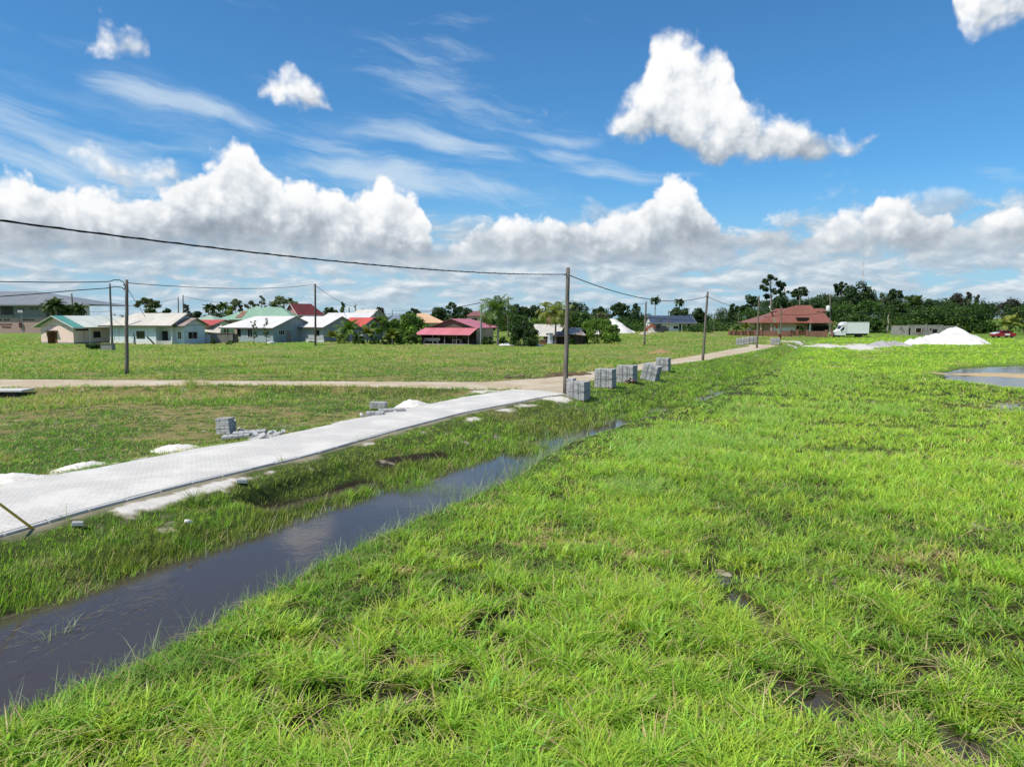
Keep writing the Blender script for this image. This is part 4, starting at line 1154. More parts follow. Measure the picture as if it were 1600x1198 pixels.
def roof2(H, axis, u0, u1, v0, v1, ze, zr, m, r0=None, r1=None, over=.5, wallm=None, ends=(0, 1), trim=None, name='roof', inset=.6, drop=0.0):
    """two-slope roof. u runs along the ridge; r0/r1 pull the ridge in (hip). gable walls of `wallm` at `ends`"""
    M = (lambda u, v, z: (u, v, z)) if axis == 'x' else (lambda u, v, z: (v, u, z))
    r0 = u0 if r0 is None else r0; r1 = u1 if r1 is None else r1; vm = (v0 + v1) / 2
    qs = [[M(u0, v0, ze), M(u1, v0, ze), M(r1, vm, zr), M(r0, vm, zr)], [M(u1, v1, ze), M(u0, v1, ze), M(r0, vm, zr), M(r1, vm, zr)]]
    if r0 > u0 + .01: qs.append([M(u0, v1, ze), M(u0, v0, ze), M(r0, vm, zr)])
    if r1 < u1 - .01: qs.append([M(u1, v0, ze), M(u1, v1, ze), M(r1, vm, zr)])
    r = H.slab_roof(qs, m, name)
    if wallm is not None:
        mb = MB(); s = (zr - ze) / (vm - v0); zb = ze + over * s - .12
        for k in ends:
            uu = (u0 + inset) if k == 0 else (u1 - inset); ui = uu + (.12 if k == 0 else -.12)
            tri = [(uu, v0 + over, zb), (uu, v1 - over, zb), (uu, vm, zr - .13)]; tr2 = [(ui,) + p[1:] for p in tri]
            T = [M(*p) for p in tri]; T2 = [M(*p) for p in tr2]
            mb.quad(T); mb.quad(T2[::-1])
            for a in range(3): mb.quad([T[a], T[(a + 1) % 3], T2[(a + 1) % 3], T2[a]])
            H.part(mb, 'gable', wallm); mb = MB()
    if trim is not None:
        mb = MB()
        for k in ends:
            uu = u0 - .03 if k == 0 else u1 + .03
            for va in (v0 - .03, v1 + .03):
                mb.bar(M(uu, va, ze - .07), M(uu, vm, zr - .07), .05, .24, up=M(1, 0, 0))
        a, b = M(u0 - .05, v0 - .02, ze - .22), M(u1 + .05, v0 - .07, ze + .01)
        mb.box(min(a[0], b[0]), max(a[0], b[0]), min(a[1], b[1]), max(a[1], b[1]), a[2], b[2])
        H.part(mb, 'fascia', trim)
    return r


def build_houses():
    # ---- pink house with a green strip at the end of its roof
    H = House('pink_house', at(115.5, 537.5), R_(66), 'pale pink house with open brown door and green striped end of its roof')
    w = H.len_b(62.5); L = H.len_a(172) + 4.5
    he = H.z(0, 0, 512.0) + .22; o = 1.15
    H.walls(0, L, 0, w, he + .1, W_PINK)
    zr = H.z(-.7, w / 2, 493.0)
    roof2(H, 'x', 1.3, L + .6, -o, w + o, he - .14, zr, ROOF_GW, over=o, ends=(), name='roof')
    roof2(H, 'x', -.75, 1.296, -o, w + o, he - .14, zr, ROOF_G, over=o, ends=(0,), wallm=W_PINK, trim=TRIM, inset=.76, name='roof')
    H.window('B', w * .66, 1.15, w * .16, 1.05, TRIM, 2)
    d = H.door('B', w * .50, .95, 2.1, DOOR_B)
    mb = MB(); mb.box(-1.0, -.06, w * .50 + 1.02, w * .50 + 1.10, .05, 2.12); mb.build('door_leaf', DOOR_B, d)
    mb = MB(); mb.box(-.9, -.02, w * .46, w * .85, 2.25, 2.33); H.part(mb, 'canopy', TRIM_D)
    mb = MB(); mb.box(-.04, L, -.04, w + .04, -.2, .28); H.part(mb, 'plinth', W_CONC)
    x0 = H.xa(153); H.window('A', H.xa(144.5), 1.0, H.xa(155.5) - H.xa(144.5), 1.15, TRIM_D, 3)
    H.window('A', H.xa(116.5), 2.3, 1.6, .32, TRIM_D, 3); H.window('A', H.xa(127), 2.3, 1.2, .32, TRIM_D, 2)
    mb = MB(); xp = H.xa(139, -1.0); mb.box(xp - .06, xp + .06, -1.06, -.94, 0, he - .2); H.part(mb, 'post', TRIM)

    # ---- pale blue house under a cream roof
    p0 = at(172.5, 536.9)
    H = House('blue_house', p0, R_(-15), 'pale blue house with white base band, cream roof and bay gable at its right end')
    L = H.xa(267.5); D = 7.0
    he = H.z(L * .5, 0, 508.0)
    H.walls(0, L - 3.3, 0, D, he + .15, W_BLUE); H.walls(L - 3.3, L, 1.5, D, he + .15, W_BLUE)
    mb = MB(); mb.box(-.03, L - .2, -.06, -.0, -.2, .62); mb.box(L - 3.3, L, -.06, .1, -.2, .62); mb.box(L - .08, L + .0, .1, 1.5, -.2, .62); H.part(mb, 'base_band', TRIM)
    mb = MB(); mb.box(L - .16, L, -.02, .14, .62, he); H.part(mb, 'post', TRIM)
    zr = H.z(L * .5, D / 2, 489.2); ov = .8
    roof2(H, 'x', -1.6, L + .5, -ov, D + ov, he - .05, zr, ROOF_CREAM, r0=2.6, over=ov, wallm=W_BLUE, ends=(1,), trim=TRIM_D, inset=.55)
    # bay at the right end with its own low gable
    bw = H.xa(287.5, 1.2) - L
    H.walls(L, L + bw, 1.0, D - .6, he - .05, W_BLUE)
    roof2(H, 'x', L - .2, L + bw + .6, .35, D + .05, he - .1, he + 1.25, ROOF_RUST, over=.6, wallm=W_BLUE, ends=(1,), trim=TRIM_D, inset=.6)
    H.window('R', 2.0, .85, 2.4, 1.3, TRIM, 2, pos=L + bw)
    H.window('A', L + bw * .22, .85, bw * .5, 1.35, TRIM, 2, pos=1.0)
    xw = H.xa(212); H.window('A', xw, .95, H.xa(225) - xw, 1.3, TRIM_D, 1)
    xw = H.xa(248, 1.5); H.window('A', xw, .5, H.xa(261.5, 1.5) - xw, 1.75, TRIM_D, 2, pos=1.5)
    mb = MB(); mb.box(.9, .97, -.05, 0, .62, he); H.part(mb, 'downpipe', W_BLUE); mb = MB(); mb.box(L - 5.0, L - 4.94, -.04, 0, .62, he); H.part(mb, 'downpipe', W_BLUE)

    # ---- mint green house under red roofs
    p0 = at(286, 533.0)
    H = House('green_house', p0, R_(-12), 'mint green walled house with low red roof behind the pale blue house')
    L = H.xa(323); D = 9
    he = H.z(L * .6, 0, 509)
    H.walls(0, L, 0, D, he + .1, W_GREEN)
    zr = H.z(L, 4.5, 499.5)
    roof2(H, 'x', -2.0, H.xa(352, 4.5), -.6, D + .6, he - .05, zr, ROOF_RED, r0=.5, over=.6, ends=(1,), trim=TRIM_D, wallm=W_GREEN)
    x1 = H.xa(345, -1); H.slab_roof([[(L - .3, -1.4, he - 1.0), (x1, -1.4, he - 1.4), (x1 - 2.5, 3.0, he + .35), (L - .3, 3.0, he + .35)]], ROOF_CREAM, 'lean_to_roof')
    H.window('A', .5, 1.1, 1.0, .9, TRIM_D, 2)
    mb = MB(); mb.box(0, L, -.5, -.02, -.2, .22); H.part(mb, 'step', W_WHITE)

    # ---- blue-grey house, white roof, gable to the right
    H = House('grey_house', at(427, 535.3), R_(60), 'blue grey house with white sheet roof and gable holding a grey door')
    wA = H.len_a(489.5); LB = H.len_b(372.5)
    he = H.z(0, 0, 512.5) + .15
    H.walls(0, wA, 0, LB, he + .12, W_GREY)
    zr = H.z(wA / 2, -.3, 493.8)
    yl = H.yb(341, -.7)
    roof2(H, 'y', -.65, yl, -.7, wA + .7, he - .12, zr, ROOF_W, r1=yl - 3.6, over=.7, wallm=W_GREY, ends=(0,), trim=TRIM_D, inset=.63)
    a = H.xa(434.5); H.window('A', a, 1.35, H.xa(444) - a, .95, TRIM, 3); a = H.xa(447); H.door('A', a, H.xa(452.5) - a, 2.15, DOOR_G)
    b = H.yb(396); H.window('B', H.yb(394), .85, H.yb(386) - H.yb(394), 1.7, TRIM, 2); H.window('B', H.yb(375.5), 1.0, 1.0, 1.5, TRIM_D, 1)
    mb = MB(); mb.box(H.xa(468), H.xa(473), -.06, 0, 2.15, 2.4); H.part(mb, 'vent', TRIM_D)
    mb = MB(); mb.box(wA * .55 - .03, wA * .55 + .03, -.06, 0, 0, zr - 1.2); H.part(mb, 'downpipe', W_GREY2)
    mb = MB()
    for yy in (LB + 3.2, yl - .9): mb.box(-.1, .1, yy - .1, yy + .1, -.2, he - .1)
    H.part(mb, 'carport_post', TRIM_D)

    # ---- second grey gable further right
    H = House('grey_house', at(505.5, 534.5), R_(60), 'smaller light grey house with white roof, half hidden by the young palms')
    wA = H.len_a(556); LB = H.len_b(480) + 5
    he = H.z(0, 0, 511.5) + .15
    H.walls(0, wA, 0, LB, he + .12, W_GREY2)
    zr = H.z(wA / 2, -.3, 494.0)
    roof2(H, 'y', -.6, LB + .6, -.7, wA + .7, he - .12, zr, ROOF_W, over=.7, wallm=W_GREY2, ends=(0,), trim=TRIM_D, inset=.58)
    H.window('A', wA * .62, 1.1, 1.6, 1.1, TRIM, 2); H.window('B', 1.0, 1.2, 1.4, 1.0, TRIM_D, 2)

    # ---- long white roof behind
    H = House('long_house', at(507, 530), R_(-8), 'low long house with a plain white roof behind the red roofed one')
    L = H.xa(572); he = H.z(L / 2, 0, 497.5); H.walls(0, L, 0, 8, he, W_WHITE)
    roof2(H, 'x', -.5, L + .5, -.6, 8.6, he - .05, H.z(L / 2, 4, 488.5), ROOF_W, over=.6, ends=(0, 1), wallm=W_WHITE, trim=TRIM)
    H.window('A', L * .6, .9, 2, 1.1, TRIM_D, 2)

    # ---- dark red steep gable
    H = House('red_gable_house', at(465, 524), R_(50), 'tall house with steep dark red rusty roof and pink gable with white edges', )
    p = H.C; wB = 7.0
    H.o.rotation_euler = (0, 0, R_(50)); H.yaw = R_(50); H.A = Vector((math.cos(H.yaw), math.sin(H.yaw))); H.B = Vector((-math.sin(H.yaw), math.cos(H.yaw)))
    # gable faces the camera's left: frame with x along the ridge to the right
    L = H.xa(508); zr = H.z(2, 3, 474.3); he = H.z(2, 0, 492.0)
    dep = H.len_b(443.5)
    H.walls(.6, L - .4, .4, dep - .4, he + .1, wall_mat('dusty_pink_boards', (.42, .20, .19)))
    roof2(H, 'x', 0, L, -.2, dep + .2, he - .05, zr, ROOF_DRED, r1=L - 2.2, over=.5, wallm=MATS['dusty_pink_boards'], ends=(0,), trim=TRIM, inset=.6)
    H.window('B', dep * .38, he - 1.5, 1.4, 1.2, TRIM_D, 2, pos=.58)

    # ---- mint roofed large house behind
    H = House('mint_roof_house', at(338, 525.5), R_(4), 'wide house under a mint green hipped roof with one rusty patch')
    L = H.xa(462); he = H.z(L / 2, 0, 499); H.walls(1, L - 1, .8, 15, he + .05, W_CREAM)
    zr = H.z(L * .6, 8, 479.8)
    roof2(H, 'x', 0, L, 0, 16, he - .05, zr, ROOF_MINT, r0=H.xa(398, 8), r1=L - 5.5)
    s = (zr - he) / 8; a = H.xa(371.5, 3)
    H.slab_roof([[(a, .9, he + .9 * s + .06), (a + 1.5, .9, he + .9 * s + .06), (a + 1.9, 5.2, he + 5.2 * s + .06), (a + .5, 5.2, he + 5.2 * s + .06)]], roof_mat('rusted_patch_sheet', (.36, .24, .18), rust=.8), 'patch_sheet', th=.03)
    H.window('A', L * .3, 1, 2, 1.2, TRIM_D, 2, pos=.8)

    H = House('small_house', at(297, 527), R_(-4), 'small house with faded grey green pyramid roof between palms')
    L = H.xa(336); he = H.z(L / 2, 0, 500.3); H.walls(.6, L - .6, .6, 7, he + .05, W_CREAM)
    roof2(H, 'x', 0, L, 0, 7.6, he - .05, H.z(L * .5, 4, 492.5), roof_mat('faded_green_sheet_roof', (.36, .44, .34), var=.35), r0=L * .46, r1=L * .54)
    H.window('A', L * .3, 1, 1.5, 1.1, TRIM_D, 2, pos=.6)

    # ---- red roof right of the palms
    H = House('red_roof_house', at(567, 531.5), R_(58), 'grey house with bright red sheet roof standing behind the young palms')
    wA = H.len_a(597); LB = H.len_b(535) + 3
    he = H.z(0, 0, 509.5); H.walls(0, wA, 0, LB, he + .1, W_GREY2)
    roof2(H, 'y', -.5, LB, -.6, wA + .6, he - .08, H.z(wA / 2, 0, 496.0), ROOF_RED, over=.6, wallm=W_GREY2, ends=(0,), trim=TRIM_D, inset=.5)
    H.window('A', wA * .3, 1.0, 1.6, 1.1, TRIM, 2)

    # ---- white barge boards house
    H = House('white_gable_house', at(575.5, 526), R_(52), 'far house with pale roof and a gable framed by white boards')
    wA = H.len_a(601); LB = H.len_b(546) ; he = H.z(0, 0, 494.5)
    H.walls(0, wA, 0, LB, he + .1, W_GREY2)
    roof2(H, 'y', -.6, LB, -.9, wA + .9, he - .4, H.z(wA / 2, 0, 483.3), ROOF_CREAM, over=.9, wallm=W_GREY2, ends=(0,), trim=TRIM, inset=.6)
    H.window('A', wA * .4, he - 1.4, 1.3, 1.2, TRIM_D, 2)

    # ---- grey hip roof
    H = House('grey_roof_house', at(600, 528.5), R_(-6), 'low house with slate grey hipped roof and dark windows between trees')
    L = H.xa(634); he = H.z(L / 2, 0, 505); H.walls(.5, L - .5, .7, 8, he + .05, W_GREY2)
    roof2(H, 'x', 0, L, 0, 9, he - .05, H.z(L / 2, 4.5, 493), roof_mat('slate_sheet_roof', (.19, .21, .26)), r0=L * .22, r1=L * .78)
    for k in (.15, .42, .7): H.window('A', L * k, .9, 1.5, 1.2, TRIM_D, 2, pos=.7)

    # ---- pink roofed timber house with verandah
    H = House('pink_roof_house', at(660, 536.8), R_(-18), 'dark timber house with bright pink roof and deep open verandah')
    L = H.xa(746); D = 9.0; yv = -3.0
    he = H.z(L * .5, 0, 512.3); ev = H.z(L * .5, yv, 522.3)
    H.walls(.4, L - .3, .1, D, he - .1, WOOD_D)
    zr = H.z(L * .45, 0, 497.8)
    roof2(H, 'y', -.35, D + 2.5, H.xa(667, -.3), H.xa(744.5, -.3), he, zr, ROOF_PINK, r1=D - .5, over=.3, ends=(0,), wallm=plain('old_boards', (.13, .095, .075), .9, .45, 3, bump=.4), trim=TRIM_D, inset=.3)
    a0, a1 = H.xa(646, yv - .5), H.xa(733.5, yv - .5)
    H.slab_roof([[(a0, yv - .5, ev - .05), (a1, yv - .5, ev - .08), (H.xa(746, -.4), -.36, he + .02), (H.xa(664, -.4), -.36, he + .02)]], ROOF_PINK, 'verandah_roof', th=.07)
    for k, xx in enumerate(np.linspace(a0 + 1.2, a1 - .4, 5)):
        mb = MB(); mb.box(xx - .06, xx + .06, yv - .06, yv + .06, -.2, ev); H.part(mb, 'post', plain('grey_post', (.20, .18, .16), .9, .3))
    mb = MB(); mb.box(a0 + 1.0, a1 - .2, yv - .1, .09, -.3, .12); H.part(mb, 'verandah_floor', W_CONC)
    mb = MB(); mb.box(a0 + 1.0, a0 + 1.12, yv, .1, .12, ev + .1); H.part(mb, 'side_wall', WOOD_D)
    H.walls(L - .3 - .15, L - .29, .2, D - .2, he - .12, W_CREAM, name='side_wall')
    H.door('R', 1.6, .95, 2.0, WOOD_D, pos=L - .29)
    for k in (.18, .46, .72): H.window('A', L * k, .9, 1.5, 1.1, WOOD_D, 2, pos=.1)

    # bench and table on the verandah: each a thing of its own
    q = H.pt(a0 + 2.6, yv + .9)
    b = empty('bench', (q.x, q.y, .12), H.yaw, 'white bench standing in the shade of the pink roofed verandah', 'bench')
    mb = MB(); mb.box(-1.6, 1.6, -.25, .25, .42, .48); mb.build('seat', TRIM, b)
    for s in (-1.3, 1.3):
        mb = MB(); mb.box(s - .06, s + .06, -.2, .2, 0, .42); mb.build('leg', TRIM, b)
    mb = MB(); mb.box(-1.6, 1.6, .26, .31, .55, .95); mb.build('backrest', TRIM, b)
    q = H.pt(a0 + 7.4, yv + 1.2)
    b = empty('table', (q.x, q.y, .12), H.yaw, 'small pale table under the middle of the pink verandah roof', 'table')
    mb = MB(); mb.box(-.8, .8, -.45, .45, .70, .75); mb.build('tabletop', TRIM, b)
    for s in (-.7, .7):
        for s2 in (-.36, .36):
            mb = MB(); mb.box(s - .035, s + .035, s2 - .035, s2 + .035, 0, .70); mb.build('leg', TRIM, b)

    # ---- peach roof and maroon roof far behind
    H = House('peach_roof_house', at(655, 523.5), R_(20), 'distant house whose peach coloured roof shows above the shrubs')
    L = H.xa(697); he = H.z(L / 2, 0, 504); H.walls(.5, L - .5, .5, 9, he, W_CREAM)
    roof2(H, 'x', 0, L, 0, 10, he - .05, H.z(L * .4, 5, 489.5), ROOF_PEACH, r0=L * .10, r1=L * .42)
    H.window('A', L * .5, 1, 1.6, 1.1, TRIM_D, 2, pos=.5)
    H = House('maroon_roof_house', at(728, 521.0), R_(-4), 'distant cream house with small maroon tiled roof among trees')
    L = H.xa(757); he = H.z(L / 2, 0, 493.2); H.walls(.5, L - .5, .5, 9, he, W_CREAM)
    roof2(H, 'x', 0, L, 0, 9.5, he - .05, H.z(L * .5, 5, 486), ROOF_MAR, r0=L * .36, r1=L * .7)
    H.window('A', L * .3, he - 2, 1.6, 1.2, TRIM_D, 2, pos=.5)

    # ---- pale sheds right of the round bush
    H = House('shed', at(846, 536.5), R_(-14), 'low shed with wide cream sheet roof behind the leaning coconut palm', 'shed')
    L = H.xa(868); he = H.z(L / 2, 0, 525); D = 9
    H.walls(.3, L, .3, D, he - .05, wall_mat('brown_boards', (.16, .11, .085)))
    H.slab_roof([[(-.3, -.5, he), (L + .6, -.5, he), (L + .3, D, H.z(L / 2, D, 506.5)), (H.xa(833, D), D, H.z(L / 2, D, 506.5))]], ROOF_CREAM)
    H.door('A', L * .35, .9, 1.8, WOOD_D, pos=.3)
    H = House('shed', at(868, 537.5), R_(-16), 'dark plank shed with bent white and rusty roof sheets beside the tall pole', 'shed')
    L = H.xa(908.5); he = H.z(L / 2, 0, 523); D = 7
    H.walls(.2, L, .3, D, he + .05, WOOD_D)
    zt = H.z(L * .7, 3.5, 512.5)
    H.slab_roof([[(L * .35, -.5, he + .25), (L + .9, -.5, he - .05), (L - .8, 3.6, zt), (L * .45, 3.6, zt + .15)], [(L + .9, D + .6, he - .1), (L * .35, D + .6, he), (L * .45, 3.6, zt + .15), (L - .8, 3.6, zt)]], ROOF_RUST)
    H.slab_roof([[(-.4, -.9, he - .25), (L * .62, -.9, he - .3), (L * .6, 2.5, he + .5), (-.2, 2.5, he + .55)]], roof_mat('brown_rusty_sheet', (.25, .13, .10), rust=.9), 'lean_to_roof', th=.05)
    H.door('A', L * .68, .9, 1.8, plain('plank_door', (.09, .06, .045), .9, .4, 4), pos=.3)

    # ---- navy roofed new house far right of the pile
    H = House('navy_roof_house', at(1016, 517.5), R_(3), 'long unfinished white house with a navy blue roof and open columned end')
    L = H.xa(1088); D = 10; he = H.z(L / 2, 0, 504.3)
    xw = H.xa(1062)
    H.walls(H.xa(1018), xw, .5, D, he, W_WHITE)
    H.walls(xw + .02, L - 4, 4.0, D, he, W_CREAM)
    zr = H.z(L / 2, D / 2, 493.0)
    roof2(H, 'x', 0, L, -.6, D + .6, he - .05, zr, ROOF_NAVY, over=.6, ends=(0, 1), wallm=W_WHITE, trim=plain('grey_trim', (.25, .26, .28), .6, .1))
    for px in (1066, 1073, 1080.5, 1083.5, 1086.3):
        xx = H.xa(px); mb = MB(); mb.box(xx - .17, xx + .17, .2, .54, -.3, he); H.part(mb, 'column', W_WHITE)
    for px, q in ((1021, 1032), (1034.5, 1042), (1053, 1061)):
        xx = H.xa(px); H.window('A', xx, H.z(xx, .5, 514), H.xa(q) - xx, 1.05, TRIM, 2, pos=.5, glass=DARK)
    mb = MB(); mb.box(H.xa(1062), L, .1, .45, he - .42, he - .06); H.part(mb, 'beam', W_CREAM)

    # ---- orange tiled villa
    H = House('tiled_villa', at(1188, 525.5), R_(-4), 'large villa with layered orange brown tiled roofs behind a brick wall')
    L = H.xa(1300); D = 16; he = H.z(L / 2, 0, 503.6)
    xa1, xb1 = H.xa(1205.5), H.xa(1246)
    H.walls(xa1, xb1, .6, D, he, W_CREAM); H.walls(xb1 + .01, H.xa(1268), 2.5, D, he, W_CREAM); H.walls(H.xa(1268) + .02, L - .5, 1.6, D, he, wall_mat('grey_brown_render', (.10, .09, .085)))
    H.walls(.6, xa1 - .02, 8, D, he, W_CREAM, name='rear_wall')
    e0, e1 = H.xa(1180, -.5), H.xa(1290, -.5)
    roof2(H, 'x', e0, e1, -.8, D + .8, he - .1, H.z(L * .55, D / 2, 477.0), ROOF_OR, r0=H.xa(1243, D / 2), r1=H.xa(1267, D / 2))
    f0, f1 = H.xa(1259.5, -2), H.xa(1302.5, -2)
    zf = H.z(L * .8, 2.5, 487.0)
    roof2(H, 'x', f0, f1, -2.0, 9, he - .14, zf, ROOF_OR, r0=H.xa(1281, 3.5), r1=H.xa(1285, 3.5), name='front_roof')
    for pa, pb, zt in ((1210, 1234, 482.0), (1271, 1294, 482.0)):
        a0, a1 = H.xa(pa, 9), H.xa(pb, 9); z1 = H.z(L / 2, 9, 486.5)
        roof2(H, 'x', a0, a1, 8.2, 13, z1, H.z(L / 2, 10.5, zt), ROOF_OR, r0=a0 + .8, r1=a1 - .8, name='upper_roof')
        H.walls(a0 + .5, a1 - .5, 8.7, 12.5, z1 + .05, W_CREAM, name='dormer_wall')
    a0, a1 = H.xa(1209), H.xa(1243.5); H.window('A', a0, H.z(L / 2, .6, 516.5), a1 - a0, .72, TRIM, 3, pos=.6, glass=plain('white_shutter', (.62, .62, .60), .5, .1))
    a0, a1 = H.xa(1247.5), H.xa(1262.5); H.window('A', a0, .4, a1 - a0, 2.1, TRIM_D, 4, pos=2.5, glass=DARK)
    mb = MB(); mb.box(H.xa(1249), H.xa(1261), 2.0, 2.45, he - .75, he - .1); H.part(mb, 'lintel', W_CREAM)
    mb = MB(); xx = H.xa(1266, -1); mb.box(xx - .17, xx + .17, -1.2, -.86, -.2, he - .1); H.part(mb, 'column', W_WHITE)
    a0, a1 = H.xa(1270, 1.6), H.xa(1295, 1.6); H.window('A', a0, .5, a1 - a0, 2.2, TRIM_D, 3, pos=1.6, glass=DARK)
    mb = MB(); xx = H.xa(1205); mb.box(xx - .15, xx + .15, -.3, 0, -.2, he - .1); H.part(mb, 'column', W_CREAM)
    mb = MB(); xx = H.xa(1189); mb.box(xx - .15, xx + .15, -.3, 0, -.2, he - .1); H.part(mb, 'column', W_CREAM)
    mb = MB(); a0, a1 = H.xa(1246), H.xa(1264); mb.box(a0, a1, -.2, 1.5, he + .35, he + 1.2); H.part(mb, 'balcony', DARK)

    # ---- two-storey public building at the far left
    H = House('public_building', at(-95, 523), R_(0), 'large two storey building with grey hipped roof and pink ground floor', 'building')
    L = H.xa(72); he = H.z(L * .7, 0, 475.0); D = 18; zmid = H.z(L * .7, 0, 496.0)
    H.walls(0, L, 0, D, zmid, wall_mat('pink_render', (.40, .28, .25)), name='ground_floor')
    H.walls(.05, L - .05, .06, D, he, wall_mat('grey_render', (.19, .205, .21)), name='upper_floor', z0=zmid + .004)
    x1 = H.xa(143, -1.2)
    roof2(H, 'x', -2, x1, -1.6, D + 1.6, he - .1, H.z(L * .6, D / 2, 455.2), ROOF_GREY, r0=10, r1=H.xa(60, D / 2))
    mb = MB(); mb.box(-2, x1, -1.66, -1.60, he - .45, he - .06); H.part(mb, 'fascia', plain('grey_trim', (.25, .26, .28)))
    for px in (133.5, 137):
        xx = H.xa(px); mb = MB(); mb.box(xx - .3, xx + .3, 0, .6, -.2, he - .1); H.part(mb, 'column', W_WHITE)
    mb = MB(); mb.box(L, H.xa(137) + .4, .1, D - .1, zmid - .5, zmid + .0); H.part(mb, 'terrace', W_CONC)
    a0, a1 = H.xa(2), H.xa(21); mb = MB(); mb.box(a0, a1, -.02, .055, H.z(a0, 0, 494), H.z(a0, 0, 479)); bal = H.part(mb, 'loggia', plain('painted_recess_shade', (.05, .055, .055), .9, .2))  # flat panel on the wall, the recess's shade painted into its colour
    mb = MB(); mb.box(a0 - .05, a1 + .05, -.16, -.025, H.z(a0, 0, 495.5), H.z(a0, 0, 492)); H.part(mb, 'parapet', wall_mat('grey_render', (.27, .29, .30)))
    for px, w_, za, zb in ((2.5, 4.5, 494, 482), (28.5, 3.8, 487, 482), (34, 4, 487, 482), (48, 5, 483.5, 481), (56.5, 5, 483.5, 481)):
        xx = H.xa(px); H.window('A', xx, H.z(xx, 0, za), H.xa(px + w_) - xx, H.z(xx, 0, zb) - H.z(xx, 0, za), TRIM_D, 2, pos=-.02 if px < 10 else .06)
    for px in (-1, 6, 11, 35.5, 40, 45, 49.5):
        xx = H.xa(px); H.window('A', xx, H.z(xx, 0, 501), H.xa(px + 3.7) - xx, H.z(xx, 0, 498.7) - H.z(xx, 0, 501), TRIM_D, 1)
    mb = MB(); mb.box(0, L, -.06, 0, zmid - .35, zmid + .1); H.part(mb, 'string_course', W_CONC)
    for txt, px, py, s in (('commissariaat', -2.5, 507.4, .62), ('d', 15.3, 507.4, .62), ('Wanica', 1.2, 512.2, .85)):
        cu = bpy.data.curves.new('lettering', 'FONT'); cu.body = txt; cu.size = s; cu.extrude = .03
        t_ = bpy.data.objects.new('lettering', cu); COL.objects.link(t_); t_.parent = H.o
        xx = H.xa(px); t_.location = (xx, -.05, H.z(xx, 0, py)); t_.rotation_euler = (math.pi / 2, 0, 0)
        me = bpy.data.meshes.new_from_object(t_); lm = bpy.data.objects.new('lettering', me); COL.objects.link(lm); lm.parent = H.o; lm.matrix_basis = t_.matrix_basis.copy()
        lm.location = t_.location; lm.rotation_euler = t_.rotation_euler; bpy.data.objects.remove(t_); me.materials.clear(); me.materials.append(plain('dark_red_lettering', (.16, .05, .05), .7, .1))
    xx = H.xa(30.3); mb = MB(); mb.box(xx, xx + .75, -.4, -.1, H.z(xx, 0, 511.5), H.z(xx, 0, 504)); H.part(mb, 'sign_box', plain('maroon_board', (.08, .03, .03), .7, .2))

    # ---- roofless shell of grey blocks
    def fnb(t, b, m):
        tc = t.node('ShaderNodeTexCoord').outputs['Object']; x, y, z = t.sep(tc)
        br = t.node('ShaderNodeTexBrick'); t.put(br.inputs['Vector'], t.xyz(t.m('ADD', x, y), z, 0))
        br.inputs['Scale'].default_value = 1; br.inputs['Brick Width'].default_value = .42; br.inputs['Row Height'].default_value = .21; br.inputs['Mortar Size'].default_value = .014
        br.inputs['Color1'].default_value = (.30, .29, .265, 1); br.inputs['Color2'].default_value = (.22, .21, .19, 1); br.inputs['Mortar'].default_value = (.30, .29, .27, 1)
        n = t.noise(tc, .45, 6, .7)
        t.put(b.inputs['Base Color'], t.mixc(t.ss(n, .48, .66, 0, .8), br.outputs['Color'], (.075, .072, .065))); b.inputs['Roughness'].default_value = .95
    blk = mat('grey_block_masonry', fnb)
    p0 = at(1417, 523.5); H = House('unfinished_house', p0, R_(-3), 'roofless grey concrete block shell standing behind the big white sand heap', 'ruin')
    L = H.xa(1497); z1 = H.z(L / 2, 0, 508.3)
    mb = MB(); th = .2
    def wallrun(x0, x1, holes, top):
        xs = x0
        for h0, h1, s0, s1 in holes:
            mb.box(xs, h0, 0, th, -.3, top); mb.box(h0, h1, 0, th, -.3, s0); mb.box(h0, h1, 0, th, s1, top); xs = h1
        mb.box(xs, x1, 0, th, -.3, top)
    xm = H.xa(1447.5); X = H.xa
    wallrun(0, xm, [(X(1421), X(1424), .0, 1.9), (X(1432), X(1440.5), .7, 1.8)], z1)
    wallrun(xm + .25, X(1475), [(X(1454), X(1457), 1.2, 1.8), (X(1458), X(1466), .6, 1.5)], z1 - .05)
    wallrun(X(1475) + .02, L, [(X(1477), X(1488), .9, 1.6)], z1 - .12)
    mb.box(0, th, th, 9, -.3, z1 - .1); mb.box(L - th, L, th, 9, -.3, z1 - .2); mb.box(xm, xm + th, .4, 8, -.3, z1 - .3); mb.box(th, L - th, 9, 9 + th, -.3, z1 - .25)
    H.part(mb, 'wall', blk)
    mb = MB(); mb.box(X(1419), X(1446), 1.6, 1.8, -.3, z1 - .35); H.part(mb, 'void_shade_sheet', DARK); mb = MB(); mb.box(X(1451), X(1492), 1.6, 1.8, -.3, z1 - .4); H.part(mb, 'void_shade_sheet', DARK)  # near-black sheets behind the openings, painted as the shade of the inside
    mb = MB(); mb.box(xm - .02, xm + .22, -.1, .38, -.3, z1 + .35); H.part(mb, 'column', W_CONC)
    mb = MB(); mb.box(-.03, X(1475), -.03, th + .03, z1 + .004, z1 + .12); H.part(mb, 'ring_beam', W_CONC)
    for h0, h1, s0 in ((X(1432), X(1440.5), .7),):
        mb = MB(); mb.box(h0 - .1, h1 + .1, -.05, .0, s0 - .12, s0 - .0); mb.box(h0 - .1, h0, -.05, 0, s0, 1.85); mb.box(h1, h1 + .1, -.05, 0, s0, 1.85); H.part(mb, 'window_surround', W_CREAM)


build_houses()
